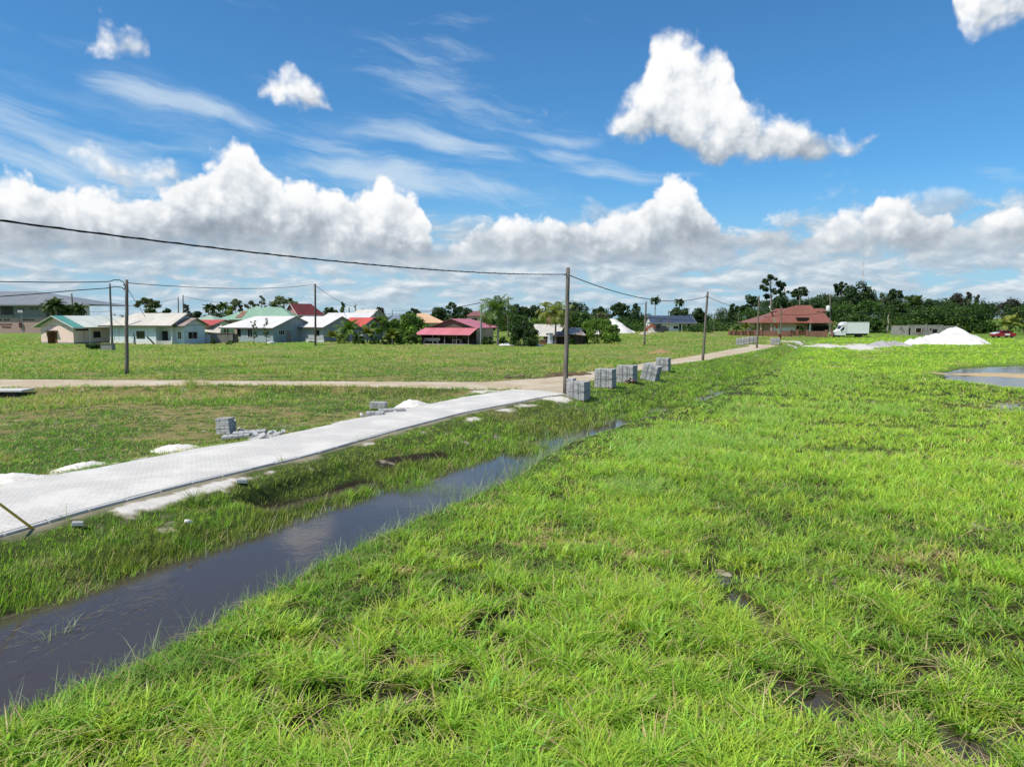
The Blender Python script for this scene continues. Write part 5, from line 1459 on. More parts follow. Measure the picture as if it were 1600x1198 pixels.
# ------------------------------------------------------------------ poles and cables
def pole_wood(t, b, m):
    tc = t.node('ShaderNodeTexCoord').outputs['Object']
    n = t.noise(t.v('MULTIPLY', tc, (6, 6, .5)), 1.6, 6, .65); n2 = t.noise(tc, .9, 4, .6)
    c = t.ramp(t.m('ADD', t.m('MULTIPLY', n, .75), t.m('MULTIPLY', n2, .25)), [(.30, (.075, .062, .050)), (.5, (.16, .14, .118)), (.7, (.25, .225, .195))])
    t.put(b.inputs['Base Color'], c); b.inputs['Roughness'].default_value = .9; b.inputs['Specular IOR Level'].default_value = .15
    bp = t.node('ShaderNodeBump'); bp.inputs['Strength'].default_value = .6; bp.inputs['Distance'].default_value = .02
    t.put(bp.inputs['Height'], n); t.l.new(bp.outputs[0], b.inputs['Normal'])


M_POLE = mat('grey_pole_wood', pole_wood)
M_STEEL = plain('galvanised_steel', (.30, .31, .32), .5, .2, 6, metal=.6)
M_CABLE = plain('black_cable', (.010, .010, .011), .6, .1)
M_PORC = plain('white_porcelain', (.6, .6, .58), .3, .1)
POLES = {}


def pole(key, base, top, y=None, r=.14, label='', mat_=None, group='utility poles', name='utility_pole', hooks=1, arm=False):
    """base/top in photo pixels; y = depth when the foot is hidden"""
    if y is None: b = on_ground(*base); 
    else:
        b = at_y(base[0], base[1], y); b.z = min(gz(b.x, b.y), b.z)
    t = at_y(top[0], top[1], b.y)
    o = empty(name, b, 0, label, 'utility pole', group)
    d = t - b; rnd = random.Random(key); mb = MB()
    n = 9; pts = []
    for k in range(n + 1):
        f = k / n; p = d * f
        pts.append(p + Vector((rnd.uniform(-.02, .02), rnd.uniform(-.02, .02), 0)) * (0 < k < n))
    pts[0] = pts[0] - d.normalized() * .6
    mb.tube(pts, [r * (1 - .28 * k / n) * rnd.uniform(.97, 1.03) for k in range(n + 1)], 12)
    mb.build('shaft', mat_ or M_POLE, o, smooth=True)
    for k in range(hooks):
        h = MB(); c = d * ((d.length - .35 - .45 * k) / d.length)
        h.tube([c, c + Vector((-.16, -.1, .02)), c + Vector((-.2, -.12, -.06))], .018, 6); h.lathe([(.02, -.05), (.045, -.04), (.05, 0), (.03, .05)], 10, tuple(c + Vector((-.2, -.12, -.08))))
        h.build('insulator', M_PORC if k else M_STEEL, o, smooth=True)
    if arm:
        h = MB(); c = d * .94; h.box(c.x - .9, c.x + .9, c.y - .05, c.y + .05, c.z - .05, c.z + .05); h.build('crossarm', M_POLE, o)
    POLES[key] = (b, t)
    return o


def cable(a, b, sag, label, r=.012, name='power_cable', n=28, mid=None, coil=0.0):
    a = Vector(a); b = Vector(b); mb = MB(); pts = []
    for k in range(n + 1):
        f = k / n; p = a.lerp(b, f); p.z -= 4 * sag * f * (1 - f)
        pts.append(p)
    mb.tube(pts, r, 7)
    if coil:                                                    # the second, twisted core of the bundle
        q = []; L = (b - a).length; m_ = int(L / .22)
        for k in range(m_ + 1):
            f = k / m_; p = a.lerp(b, f); p.z -= 4 * sag * f * (1 - f); an = k * 1.35
            q.append(p + Vector((math.cos(an), math.cos(an + 1.2) * .5, math.sin(an))) * coil)
        mb.tube(q, r * .75, 5)
    o = mb.build(name, M_CABLE, smooth=True)
    return tag(o, label, 'cable', 'overhead cables')


def build_poles():
    pole('A', (883.5, 615), (887.5, 418), r=.155, label='nearest tall grey wooden pole at the end of the paved lane')
    pole('B', (1098, 563), (1106, 456), r=.15, label='leaning wooden pole on the verge where the sandy track bends')
    pole('C', (1182.5, 544), (1186, 462), r=.15, label='slim wooden pole beside the distant pallets before the tiled villa')
    pole('D', (198, 585), (198, 437), r=.155, label='wooden pole in the rough meadow in front of the pale blue house', hooks=2)
    pole('E', (175.5, 538), (171.5, 443), r=.20, label='dark pole standing at the corner between the pink and the pale blue house', mat_=plain('dark_steel_pole', (.12, .12, .125), .6, .25, 5), hooks=2)
    pole('F', (493, 540.5), (492.5, 443.5), r=.18, label='dark wooden pole in front of the two grey gabled houses', mat_=plain('dark_pole_wood', (.085, .07, .058), .9, .4, 6, bump=.3), hooks=2)
    pole('G', (115, 520), (112, 458), y=190, r=.22, label='pole rising behind the ridge of the pink house roof')
    pole('H', (279, 520), (278.5, 464), y=165, r=.15, label='left one of the two close poles behind the pale blue house', hooks=1)
    pole('I', (287, 520), (286, 461), y=160, r=.15, label='right one of the two close poles behind the pale blue house', hooks=1)
    pole('J', (751, 538.5), (752.5, 470), r=.20, label='pole with one pale side standing at the right wall of the pink roofed house', mat_=M_STEEL)
    pole('K', (794, 528), (794, 463), y=165, r=.20, label='pole half hidden behind the first big coconut palm')
    pole('L', (1006.5, 540), (1009.8, 471), r=.17, label='leaning wooden pole in the grass in front of the white sand slope')
    pole('M', (1044, 517), (1044.5, 484), y=215, r=.16, label='thin pole directly in front of the navy roofed house')
    pole('N', (1153.5, 515), (1153.8, 489), y=235, r=.15, label='thin far pole left of the villa at the foot of the wood', hooks=1)
    pole('O', (1116, 514), (1116.5, 491), y=240, r=.13, label='faint far pole between the navy roofed house and the leaning pole', hooks=1)
    pole('P', (1220, 526.5), (1220.5, 479), r=.15, label='wooden pole in front of the villa with the red and white stay')
    o = pole('Q', (1297, 525), (1297, 460), r=.20, label='pole carrying a white transformer at the right corner of the villa', arm=True)
    b, t = POLES['Q']
    c = at_y(1293, 482, b.y) - b; tr = MB(); tr.lathe([(.05, -.75), (.42, -.7), (.45, -.3), (.45, .5), (.3, .62), (.1, .7)], 16, tuple(c + Vector((0, -.3, 0)))); tf = tr.build('transformer', M_PORC, o, smooth=True)
    m2 = MB(); m2.box(c.x - .5, c.x + .7, c.y - .2, c.y, c.z - .1, c.z); m2.build('bracket', M_STEEL, o)
    pole('R', (1518, 514), (1518, 494), y=270, r=.16, label='short far post right of the grey block shell', hooks=0)
    pole('S', (1540, 515), (1541, 488), y=275, r=.16, label='thin far post at the wood edge left of the young palm', hooks=0)
    pole('T', (1599, 520), (1598.5, 486), y=240, r=.18, label='far pole cut by the right edge beside the young palm', hooks=1)
    pole('U', (505, 520), (503, 480), y=180, r=.2, label='short pole end above the red roof of the hidden house', hooks=1) if False else None
    pole('V', (545.5, 520), (545.5, 480), y=165, r=.14, label='thin dark pole rising over the long white roof', hooks=1, mat_=MATS['dark_pole_wood'])
    o = pole('W', (555.5, 520), (555.5, 474), y=260, r=.18, label='far pole with small transformer seen over the white roofs', hooks=1, arm=True)
    b, t = POLES['W']; tr = MB(); tr.lathe([(.1, -.6), (.35, -.55), (.35, .5), (.1, .6)], 12, (.1, -.5, (t - b).z - 1.0)); tr.build('transformer', M_STEEL, o, smooth=True)
    pole('X', (613, 520), (613, 483), y=165, r=.13, label='thin pole in front of the slate grey roof', hooks=1, mat_=M_STEEL)
    # the pole this side of the frame, which the heavy cable and the yellow guarded stay belong to
    zb = gz(-17.4, 2.3); o = empty('utility_pole', (-17.4, 2.3, zb), 0, 'grey wooden pole beside the near end of the paved lane', 'utility pole', 'utility poles')
    mb = MB(); mb.tube([(0, 0, -.5), (0, 0, 3.6), (.05, 0, 7.6)], [.16, .14, .12], 12); mb.build('shaft', M_POLE, o, smooth=True)
    Z0 = Vector((-17.3, 2.3, zb + 7.2))

    # cables ------------------------------------------------------------
    def P(px, py, key): return at_y(px, py, POLES[key][0].y)
    A = P(886.5, 428.5, 'A')
    # solve the sag so that the bundle crosses the frame edge at row 345
    def edge_row(sag):
        best = None
        for k in range(400):
            f = k / 400; p = Z0.lerp(A, f); p.z -= 4 * sag * f * (1 - f)
            v = p.y * CP - (p.z - CAMH) * SP; u = p.y * SP + (p.z - CAMH) * CP
            if v < 1: continue
            if PCX + F * p.x / v >= 0: return PCY - F * u / v
    lo_, hi_ = .2, 3.0
    for k in range(30):
        md = (lo_ + hi_) / 2
        if edge_row(md) < 345: lo_ = md
        else: hi_ = md
    cable(Z0, A, lo_, 'heavy twisted black cable sweeping across the sky to the nearest pole', r=.021, coil=.017, n=60)
    B = P(1105, 463, 'B'); C = P(1185.5, 474, 'C')
    cable(A + Vector((.1, 0, -.05)), B, .95, 'black cable sagging between the nearest and the leaning pole', r=.028, n=40)
    cable(B, C, .75, 'black cable between the leaning pole and the slim pole beyond', r=.024, n=30)
    cable(C, P(1220, 484, 'P'), .5, 'dark cable from the slim pole to the villa pole', r=.022)
    D1 = P(197.5, 439.5, 'D'); D2 = P(197.5, 451, 'D'); D3 = P(199, 442, 'D')
    # two heavy lines that come in from the left and loop down at the meadow pole
    l1 = at_y(-60, 440.5, 50); mb = MB()
    pts = [l1, at_y(0, 440, 52), at_y(80, 441.2, 54.5), at_y(140, 440.8, 56), at_y(170, 440, 56.6), at_y(178, 437.4, 56.7), at_y(187, 437.5, 56.8), at_y(193, 441, 56.8), at_y(196, 448, 56.85), at_y(194, 452, 56.85)]
    mb.tube(pts, .035, 7); tag(mb.build('power_cable', M_CABLE, smooth=True), 'upper thick cable from the left edge looping down at the meadow pole', 'cable', 'overhead cables')
    mb = MB(); mb.tube([at_y(-60, 464, 50), at_y(0, 463.3, 52), at_y(60, 459, 54), at_y(120, 453.5, 55.5), at_y(165, 450.5, 56.5), at_y(180, 448, 56.7), at_y(190, 449, 56.8), at_y(196, 453, 56.9)], .034, 7)
    tag(mb.build('power_cable', M_CABLE, smooth=True), 'lower thick cable from the left edge rising to the meadow pole', 'cable', 'overhead cables')
    Ff = P(492.5, 444.5, 'F')
    cable(D3, Ff, .55, 'thin cable from the meadow pole to the dark pole by the grey houses', r=.03)
    gl = at_y(282, 583, 60); gl.z = gz(gl.x, gl.y)
    cable(P(200, 452, 'D'), at_y(227, 495, 62), .0, 'short slanting stay wire running down from the meadow pole', r=.02, name='stay_wire')
    cable(P(492.5, 446, 'F'), P(555.5, 479, 'W'), .8, 'thin cable from the dark pole down to the far transformer pole', r=.04)
    cable(at_y(-30, 442, 190), P(112, 470, 'G'), 1.0, 'thin far cable on the left of the pole behind the pink house', r=.035) if False else None
    cable(P(113, 470, 'G'), P(278.5, 466, 'H'), 1.6, 'thin far cable between the pole behind the pink house and the paired poles', r=.035)
    cable(P(286, 463, 'I'), P(492, 476, 'F'), .8, 'thin far cable from the paired poles toward the dark pole', r=.035) if False else None
    cable(P(286, 463, 'I'), at_y(420, 474, 175), .8, 'thin far cable from the paired poles over the mint roof', r=.035)
    cable(P(172, 486, 'E'), P(113, 480, 'G'), .6, 'thin wire between the dark corner pole and the pole behind', r=.03)
    cable(P(555.5, 483, 'W'), P(752, 473, 'J'), 1.8, 'long thin cable over the shrubs to the pole by the pink roof', r=.04)
    cable(P(613, 485, 'X'), P(752, 472, 'J'), .7, 'thin cable from the slate roof pole to the pole by the pink roof', r=.026)
    cable(P(752.5, 472, 'J'), P(1009, 474, 'L'), 1.2, 'long thin cable passing behind the nearest pole and the palms', r=.026)
    cable(P(794, 476, 'K'), P(1009, 495, 'L'), .6, 'lower thin cable passing behind the palms', r=.03)
    cable(P(1010, 496, 'L'), P(1153, 494.5, 'N'), .8, 'thin cable in front of the navy roof', r=.045)
    Q1 = P(1297, 464, 'Q'); Q2 = P(1297, 486, 'Q'); y_r = 190
    cable(Q1, at_y(1660, 472, 200), 1.0, 'upper thin cable running right from the transformer pole', r=.04)
    cable(Q2, at_y(1660, 486, 200), 1.1, 'lower thick cable running right from the transformer pole', r=.085)
    cable(P(1220.5, 491, 'P'), Q2, .5, 'cable crossing the villa roof to the transformer pole', r=.05)
    cable(P(1153.5, 493, 'N'), P(1220, 492, 'P'), .5, 'faint cable running left of the villa', r=.045)
    # red and white marked stay in front of the villa
    a = on_ground(1220, 529); b = at_y(1202.5, 479, a.y - 4); o = empty('guy_wire_guard', a, 0, 'slanting red and white striped stay in front of the villa pole', 'stay')
    d = b - a
    segs = [(0, .16, 0), (.16, .33, 1), (.33, .51, 0), (.51, .69, 1), (.69, .86, 0), (.86, 1.0, 1)]
    redm = plain('red_stripe_paint', (.42, .04, .03), .5, .1); whm = plain('white_stripe_paint', (.75, .74, .72), .5, .1)
    mb = MB()
    for s0, s1, k in segs: mb.tube([d * s0, d * s1], .16, 8, mi=k)
    mb.build('striped_sleeve', [redm, whm], o, smooth=False)
    tip = b - a; mb = MB(); mb.tube([tip, tip + d.normalized() * .6], .02, 6); mb.build('eye', M_STEEL, o)
    # yellow sleeve of the near stay
    a = on_ground(52, 826); b = at_y(-2, 786, a.y - .5); d = (b - a); o = empty('guy_wire_guard', a, 0, 'yellow tube leaning over the near kerb at the left edge', 'stay')
    mb = MB(); mb.tube([d * -.1, d * 1.7], .028, 10); mb.build('sleeve', plain('yellow_plastic_sleeve', (.62, .42, .07), .45, .15, 8), o, smooth=True)
    e = d * 1.7; tgt = d * 7; mb = MB(); mb.tube([e, tgt], .007, 6); mb.build('wire', M_STEEL, o)
    # radio mast beyond the wood
    p = at_y(1348, 445, 900); o = empty('radio_mast', (p.x, p.y, 0), 0, 'faint red and white lattice radio mast above the wood', 'mast')
    zt = at_y(1348, 402, 900).z; mb = MB(); ns = 14
    for k in range(ns):
        z0, z1 = zt * k / ns, zt * (k + 1) / ns; ww = .75
        cs = [(ww * math.cos(a_), ww * math.sin(a_)) for a_ in (0.3, 2.4, 4.5)]
        for i, c in enumerate(cs):
            mb.bar((c[0], c[1], z0), (c[0], c[1], z1), .09, mi=k % 2)
            c2 = cs[(i + 1) % 3]; mb.bar((c[0], c[1], z0), (c2[0], c2[1], z1), .05, mi=k % 2)
    mb.build('lattice', [plain('mast_red', (.45, .16, .13), .6, .1), plain('mast_white', (.62, .62, .62), .6, .1)], o)
    mb = MB(); mb.tube([(0, 0, zt), (0, 0, zt + 4)], .12, 6); mb.build('antenna', M_STEEL, o)


# ------------------------------------------------------------------ pavers
def paver_mat():
    def fn(t, b, m):
        tc = t.node('ShaderNodeTexCoord').outputs['Object']
        g = t.node('ShaderNodeNewGeometry')
        n = t.noise(tc, 3.0, 5, .65); n2 = t.noise(tc, 30, 4, .6)
        k = t.m('MULTIPLY', t.m('MULTIPLY_ADD', n, .5, .75), t.m('MULTIPLY_ADD', n2, .5, .75))
        k = t.m('MULTIPLY', k, t.m('MULTIPLY_ADD', g.outputs['Random Per Island'], .42, .79))
        t.put(b.inputs['Base Color'], t.v('SCALE', (.37, .37, .365), k)); b.inputs['Roughness'].default_value = .9; b.inputs['Specular IOR Level'].default_value = .2
        bp = t.node('ShaderNodeBump'); bp.inputs['Strength'].default_value = .4; bp.inputs['Distance'].default_value = .006
        t.put(bp.inputs['Height'], n2); t.l.new(bp.outputs[0], b.inputs['Normal'])
    return mat('paver_concrete', fn)


M_STRAP = plain('dark_strap', (.03, .032, .035), .5, .1)
M_PALW = plain('pallet_wood', (.20, .145, .09), .9, .4, 6, bump=.3)


def stack_mb(nx, ny, nz, bx=.21, by=.105, bz=.10, seed=1, jit=.006, missing=()):
    """stacked pavers, only the outer ones; every second course gap wider as the bundles are packed in layers"""
    mb = MB(); rnd = random.Random(seed); z = 0
    for k in range(nz):
        for i in range(nx):
            for j in range(ny):
                if 0 < i < nx - 1 and 0 < j < ny - 1 and k < nz - 1: continue
                if (i, j, k) in missing: continue
                dx, dy = rnd.uniform(-jit, jit), rnd.uniform(-jit, jit); dz = rnd.uniform(0, .003)
                g = .008
                mb.box(i * bx + g + dx, (i + 1) * bx - g + dx, j * by + g + dy, (j + 1) * by - g + dy, z + .002, z + bz - .008 + dz)
        z += bz + (.012 if k % 2 else 0)
    # a solid core so that no light leaks through the joints
    mb.box(.03, nx * bx - .03, .03, ny * by - .03, .01, z - bz * .5)
    return mb, z


def pallet(nz, seed, label=None, group='strapped pallets of pavers beside the track', detail=True):
    o = empty('paver_pallet', (0, 0, 0), 0, label, 'paver pallet', group)
    mb, h = stack_mb(5, 10, nz, seed=seed)
    s = mb.build('pavers', paver_mat(), o, bevel=.005 if detail else 0)
    s.location = (0, 0, .12)
    b = MB()
    for y in (.05, .5, .95): b.box(0, 1.05, y - .05, y + .05, 0, .08)
    for x in (.0, .3, .6, .95): b.box(x, x + .09, -.01, 1.06, .082, .112)
    b.build('timber_base', M_PALW, o)
    for x in (.36, .70):
        st = MB(); st.box(x - .006, x + .006, -.022, -.012, .1, h + .12); st.box(x - .006, x + .006, 1.062, 1.07, .1, h + .12); st.box(x - .006, x + .006, -.022, 1.07, h + .121, h + .127); st.build('strap', M_STRAP, o)
    st = MB(); st.box(-.02, 1.07, -.021, -.011, .62, .632); st.box(1.061, 1.071, -.011, 1.06, .62, .632); st.build('strap', M_STRAP, o)
    return o


def build_pavers():
    yaw = math.radians(-25)
    A = Vector((math.cos(yaw), math.sin(yaw)))
    proto = None
    rows = [  # near bottom corner px, py, scale, extra yaw, roll, label
        (912.5, 620.5, 1.0, -2, 0, 0, 'nearest strapped pallet of grey pavers at the foot of the tall pole'),
        (956, 607.5, 1.12, 2, 0, 0, 'second grey paver pallet from the tall pole with a loose block on top'),
        (988.5, 597.5, 1.13, -2, 0, 1, 'third paver pallet from the tall pole standing just before the tilted one'),
        (1022.5, 591, 1.12, -4, 14, 0, 'tilted paver pallet sunk into the grass'),
        (1043.8, 579.5, 1.05, 0, 0, 0, 'farthest of the five big paver pallets, behind the tilted one')]
    for i, (px, py, sc, dy, roll, kk, lab) in enumerate(rows):
        c = at(px, py, 0); ya = yaw + math.radians(dy)
        if proto is None: proto = pallet(10, 3, lab); o = proto
        else: o = copy_tree(proto); o['label'] = lab
        off = Vector((math.cos(ya), math.sin(ya), 0)) * 1.05 * sc
        q = c - off
        o.location = (q.x, q.y, min(gz(c.x, c.y), gz(q.x, q.y)) - .02); o.scale = (sc, sc, sc); o.rotation_euler = (0, math.radians(roll), ya)
        if roll: o.location.z += .15
    # the narrow stack in the shade behind the first pallet
    c = at(897, 618.0, 0); o = empty('paver_stack', (c.x - .45, c.y + .30, gz(c.x, c.y) - .02), yaw, 'narrow dark stack of pavers squeezed between the tall pole and the nearest pallet', 'paver stack')
    mb, h = stack_mb(2, 6, 10, seed=8); mb.build('pavers', paver_mat(), o, bevel=.004)
    # a loose block lying on the second pallet
    c = at(956, 607.5, 0)
    p = c - Vector((A.x, A.y, 0)) * .5 + Vector((.25, .55, 0)); mb = MB(); mb.box(-.16, .16, -.08, .08, 0, .09); b = mb.build('paver', paver_mat(), bevel=.008); b.location = (p.x, p.y, proto.location.z + 1.405); b.rotation_euler = (0, 0, .3)
    tag(b, 'loose light paver lying on top of the second pallet', 'paver', 'loose pavers')
    # far row along the track
    far = [(1160.5, 539.8, 'front one of the far row of pallets left of the slim pole'), (1168.6, 538.4, 'second pallet in the far row left of the slim pole'), (1175, 537.2, 'third pallet in the far row left of the slim pole'), (1181.5, 535.8, 'last pallet in the far row, touching the slim pole')]
    for px, py, lab in far:
        o = copy_tree(proto); c = at(px, py, 0); o.location = (c.x - 1.0, c.y + .4, gz(c.x, c.y)); o.rotation_euler = (0, 0, yaw); o['label'] = lab; o.scale = (1.15, 1.15, 1.0)
    o = copy_tree(proto); c = at(1217.5, 538.8, 0); o.location = (c.x - 1.35, c.y + .3, gz(c.x, c.y)); o.rotation_euler = (0, 0, yaw); o.scale = (1.35, 1.3, 1.0); o['label'] = 'far pallet on the right side of the track in front of the villa wall'

    # stacks left beside the paving
    def stack(px, py, n, yaw_, label, seed, roll=0, bz=.10, group='stacks of pavers left along the paving', bx=.21, by=.105):
        c = on_ground(px, py); c.z = max(c.z, -.22)
        o = empty('paver_stack', c, yaw_, label, 'paver stack', group); mb, h = stack_mb(*n, seed=seed, jit=.012, bz=bz, bx=bx, by=by)
        mb.build('pavers', paver_mat(), o, bevel=.005); o.rotation_euler = (0, roll, yaw_); return o
    y2 = math.radians(-8)
    stack(338, 684, (3, 4, 6), math.radians(-14), 'tall block of stacked pavers at the left end of the near heap', 21, roll=-.06, bz=.105)
    stack(352, 683, (2, 7, 5), math.radians(24), 'second stack of pavers leaning against the tall block', 22, roll=.05)
    stack(345, 690, (5, 6, 1), math.radians(12), 'single flat layer of pavers lying at the paving edge', 23, roll=-.06)
    stack(363, 687, (6, 6, 2), math.radians(16), 'low flat bundle of pavers beside the tall block', 24, roll=-.05, bz=.085)
    stack(577, 641.5, (4, 5, 3), math.radians(-6), 'small dark stack of pavers at the back of the far heap', 25)
    stack(571, 651.5, (4, 5, 2), math.radians(8), 'small stack of pavers nearest to the road in the far heap', 26, bz=.11)
    stack(592, 646.5, (6, 5, 2), math.radians(14), 'flat light bundle of pavers in front of the white sand heap', 27, roll=-.04, bz=.09)
    # broken and loose pieces
    rnd = random.Random(5); spots = [(400, 683), (406, 685), (411, 681), (416, 684), (421, 680), (425, 683), (431, 680), (436, 681), (442, 677), (381, 676), (375, 675), (388, 677), (564, 654), (604, 651), (618, 646), (395, 686), (411, 687), (428, 677)]
    base = None
    labs = ['broken paver among the rubble right of the flat bundle', 'loose broken paver beside the far heap']
    for i, (px, py) in enumerate(spots):
        c = on_ground(px, py)
        if base is None:
            mb = MB(); mb.hexa([(-.10, -.055, 0), (.10, -.05, 0), (.09, .055, 0), (-.10, .05, 0), (-.095, -.05, .085), (.09, -.05, .09), (.085, .05, .08), (-.10, .048, .088)]); base = mb.build('broken_paver', paver_mat(), bevel=.008); o = base
        else: o = base.copy(); COL.objects.link(o)
        o.location = (c.x, c.y, c.z + rnd.uniform(0, .14)); o.rotation_euler = (rnd.uniform(-.8, .8), rnd.uniform(-.8, .8), rnd.uniform(0, 6)); s = rnd.uniform(.9, 1.7); o.scale = (s, s, s * rnd.uniform(.8, 1.2))
        tag(o, 'broken paver in the loose rubble of the near heap' if px < 500 else 'loose broken paver lying beside the far heap', 'paver', 'broken pavers of the near heap' if px < 500 else 'broken pavers of the far heap')
    for px, py, lab, s in ((122, 824, 'single grey paver lying in the bank grass below the kerb', 1.0), (378, 757, 'pair of grey blocks lying on the sandy verge', 1.25)):
        c = on_ground(px, py); o = base.copy(); COL.objects.link(o); o.location = (c.x, c.y, c.z + .05); o.rotation_euler = (0, .1, .4); o.scale = (s * 1.2, s * 1.2, s); tag(o, lab, 'paver', 'loose pavers')
    c = on_ground(289, 832); mb = MB(); mb.lathe([(.02, 0), (.045, .01), (.045, .12), (.02, .16), (.02, .19)], 12, axis='x'); o = mb.build('plastic_bottle', plain('pale_plastic', (.7, .68, .6), .3, .1), smooth=True); o.location = (c.x, c.y, c.z + .28); o.rotation_euler = (0, .3, .7)
    tag(o, 'small pale plastic bottle dropped in the bank grass', 'bottle')


# ------------------------------------------------------------------ heaps
def heap_mat(name, col, dirt, sc=1.0):
    def fn(t, b, m):
        tc = t.node('ShaderNodeTexCoord').outputs['Object']
        n = t.noise(tc, 1.2 * sc, 6, .6); n2 = t.noise(tc, 14 * sc, 5, .65)
        c = t.mixc(t.ss(n, .50, .72, 0, .7), tuple(col), tuple(dirt)); t.put(b.inputs['Base Color'], t.v('SCALE', c, t.m('MULTIPLY_ADD', n2, .3, .85)))
        b.inputs['Roughness'].default_value = .95; b.inputs['Specular IOR Level'].default_value = .1
        bp = t.node('ShaderNodeBump'); bp.inputs['Strength'].default_value = .5; bp.inputs['Distance'].default_value = .05
        t.put(bp.inputs['Height'], t.m('ADD', n2, n)); t.l.new(bp.outputs[0], b.inputs['Normal'])
    return mat(name, fn)


def heap(name, peaks, m, label, cat, slope=.65, rough=.06, res=70, seed=1, base=None, group=None):
    """peaks: (px, py_foot, height m[, dy]); cones of loose material merged into one skin"""
    P = []
    for p in peaks:
        c = on_ground(p[0], p[1]); dy = p[3] if len(p) > 3 else 0.0
        P.append((c.x, c.y + dy, p[2]))
    c0 = Vector((P[0][0], P[0][1], gz(P[0][0], P[0][1])))
    xs = [a - h / slope for a, b, h in P] + [a + h / slope for a, b, h in P]; ys = [b - h / slope for a, b, h in P] + [b + h / slope for a, b, h in P]
    x = np.linspace(min(xs) - .3, max(xs) + .3, res); y = np.linspace(min(ys) - .3, max(ys) + .3, res)
    X, Y = np.meshgrid(x, y); X = X.ravel(); Y = Y.ravel()
    span = max(h for _, _, h in P)
    wx = (fbm(X, Y, span * .9, 3, seed) - .5) * span * .5; wy = (fbm(X, Y, span * .9, 3, seed + 9) - .5) * span * .5
    z = np.full(X.shape, -9.0)
    for a, b, h in P:
        d = np.hypot(X + wx - a, Y + wy - b); z = np.maximum(z, h - slope * np.sqrt(d * d + (h * .12) ** 2) + slope * h * .12)
    z = z + (fbm(X, Y, span * .35, 4, seed + 3) - .5) * rough * span
    g = ground_z(X, Y); z = np.where(z > -.05, z, -.05 + (z + .05) * .6); zz = g + np.maximum(z, -.5)
    I = np.arange(res * res).reshape(res, res); q = np.stack([I[:-1, :-1], I[:-1, 1:], I[1:, 1:], I[1:, :-1]], -1).reshape(-1, 4)
    q = q[(z[q] > -.12).any(1)]
    me = np_mesh(name, np.column_stack([X - c0.x, Y - c0.y, zz - c0.z]), q.ravel(), np.full(len(q), 4))
    bm = bmesh.new(); bm.from_mesh(me); bmesh.ops.delete(bm, geom=[v for v in bm.verts if not v.link_faces], context='VERTS'); bm.to_mesh(me); bm.free()
    o = link(name, me, m); o.location = c0
    return tag(o, label, cat, group)


def build_heaps():
    WS = heap_mat('white_sand', (.70, .68, .64), (.50, .47, .42), .5); GR = heap_mat('grey_gravel', (.36, .35, .35), (.26, .25, .245), .6); SO = heap_mat('brown_soil', (.30, .20, .10), (.14, .11, .04)); RU = heap_mat('pale_rubble', (.42, .36, .29), (.22, .18, .13), 1.2)
    z_ = at(1497, 541, gz(80, 122)); dpt = 126
    heap('sand_heap', [(1494, 537, 3.05), (1497, 538, 2.9, 2), (1486, 537, 2.6), (1474, 537, 2.2), (1460, 537, 1.9), (1448, 537, 1.55), (1436, 537.5, 1.3), (1424, 538, 1.0), (1415, 538.5, .75)], WS, 'huge bright white sand heap at the edge of the green field', 'sand heap', slope=.62, rough=.03, res=110, seed=4)
    heap('gravel_heap', [(1378, 540, .85), (1372, 540, .75), (1390, 540, .75), (1398, 539.5, .8), (1407, 540.3, .7), (1366, 540.5, .5), (1415, 541, .5)], GR, 'low grey gravel heap left of the huge white sand heap', 'gravel heap', slope=.42, rough=.14, seed=6)
    heap('sand_heap', [(957, 521, 4.4), (959, 520, 4.3), (951, 521, 3.6), (946, 522, 2.8)], WS, 'steep white sand slope behind the feathery green tree', 'sand heap', slope=.70, rough=.02, seed=8)
    heap('soil_heap', [(1034, 551, .5), (1029, 551, .42), (1040, 551.5, .36), (1022, 552, .3)], SO, 'low brown heap of soil in the grass left of the track', 'soil heap', slope=.34, rough=.2, seed=10)
    heap('rubble_heap', [(1016, 523, 1.2), (1011, 523, .9), (1021, 523, 1.1), (1026, 523.5, .8), (1006, 524, .6)], RU, 'pale heap of rubble in front of the excavator', 'rubble heap', slope=.5, rough=.4, seed=12)
    heap('sand_heap', [(640, 634, .36), (633, 634.5, .33), (648, 633, .28), (656, 632, .2), (627, 636, .22)], heap_mat('white_sand_near', (.72, .69, .64), (.50, .46, .40), 1.5), 'small white sand heap beside the flat paver bundle at the far heap', 'sand heap', slope=.42, rough=.16, seed=14, res=90)
    W2 = MATS['white_sand_near']
    for k, (pk, lab) in enumerate([([(20, 750, .22), (5, 751, .24), (36, 748, .14)], 'white sand heap at the left edge beside the paving'), ([(128, 727, .22), (112, 730, .18), (142, 724, .16)], 'second white sand heap from the left edge beside the paving'), ([(278, 700, .2), (266, 701, .19), (290, 698, .14)], 'low white sand heap just left of the stacked pavers')]):
        heap('sand_heap', pk, W2, lab, 'sand heap', slope=.30, rough=.25, seed=20 + k, res=60)
    heap('rubble_heap', [(418, 684, .16), (408, 685, .15), (430, 681, .12)], heap_mat('grey_rubble', (.45, .44, .42), (.26, .25, .24), 4), 'small grey rubble spill at the right end of the near paver heap', 'rubble heap', slope=.32, rough=.7, seed=30, res=60)


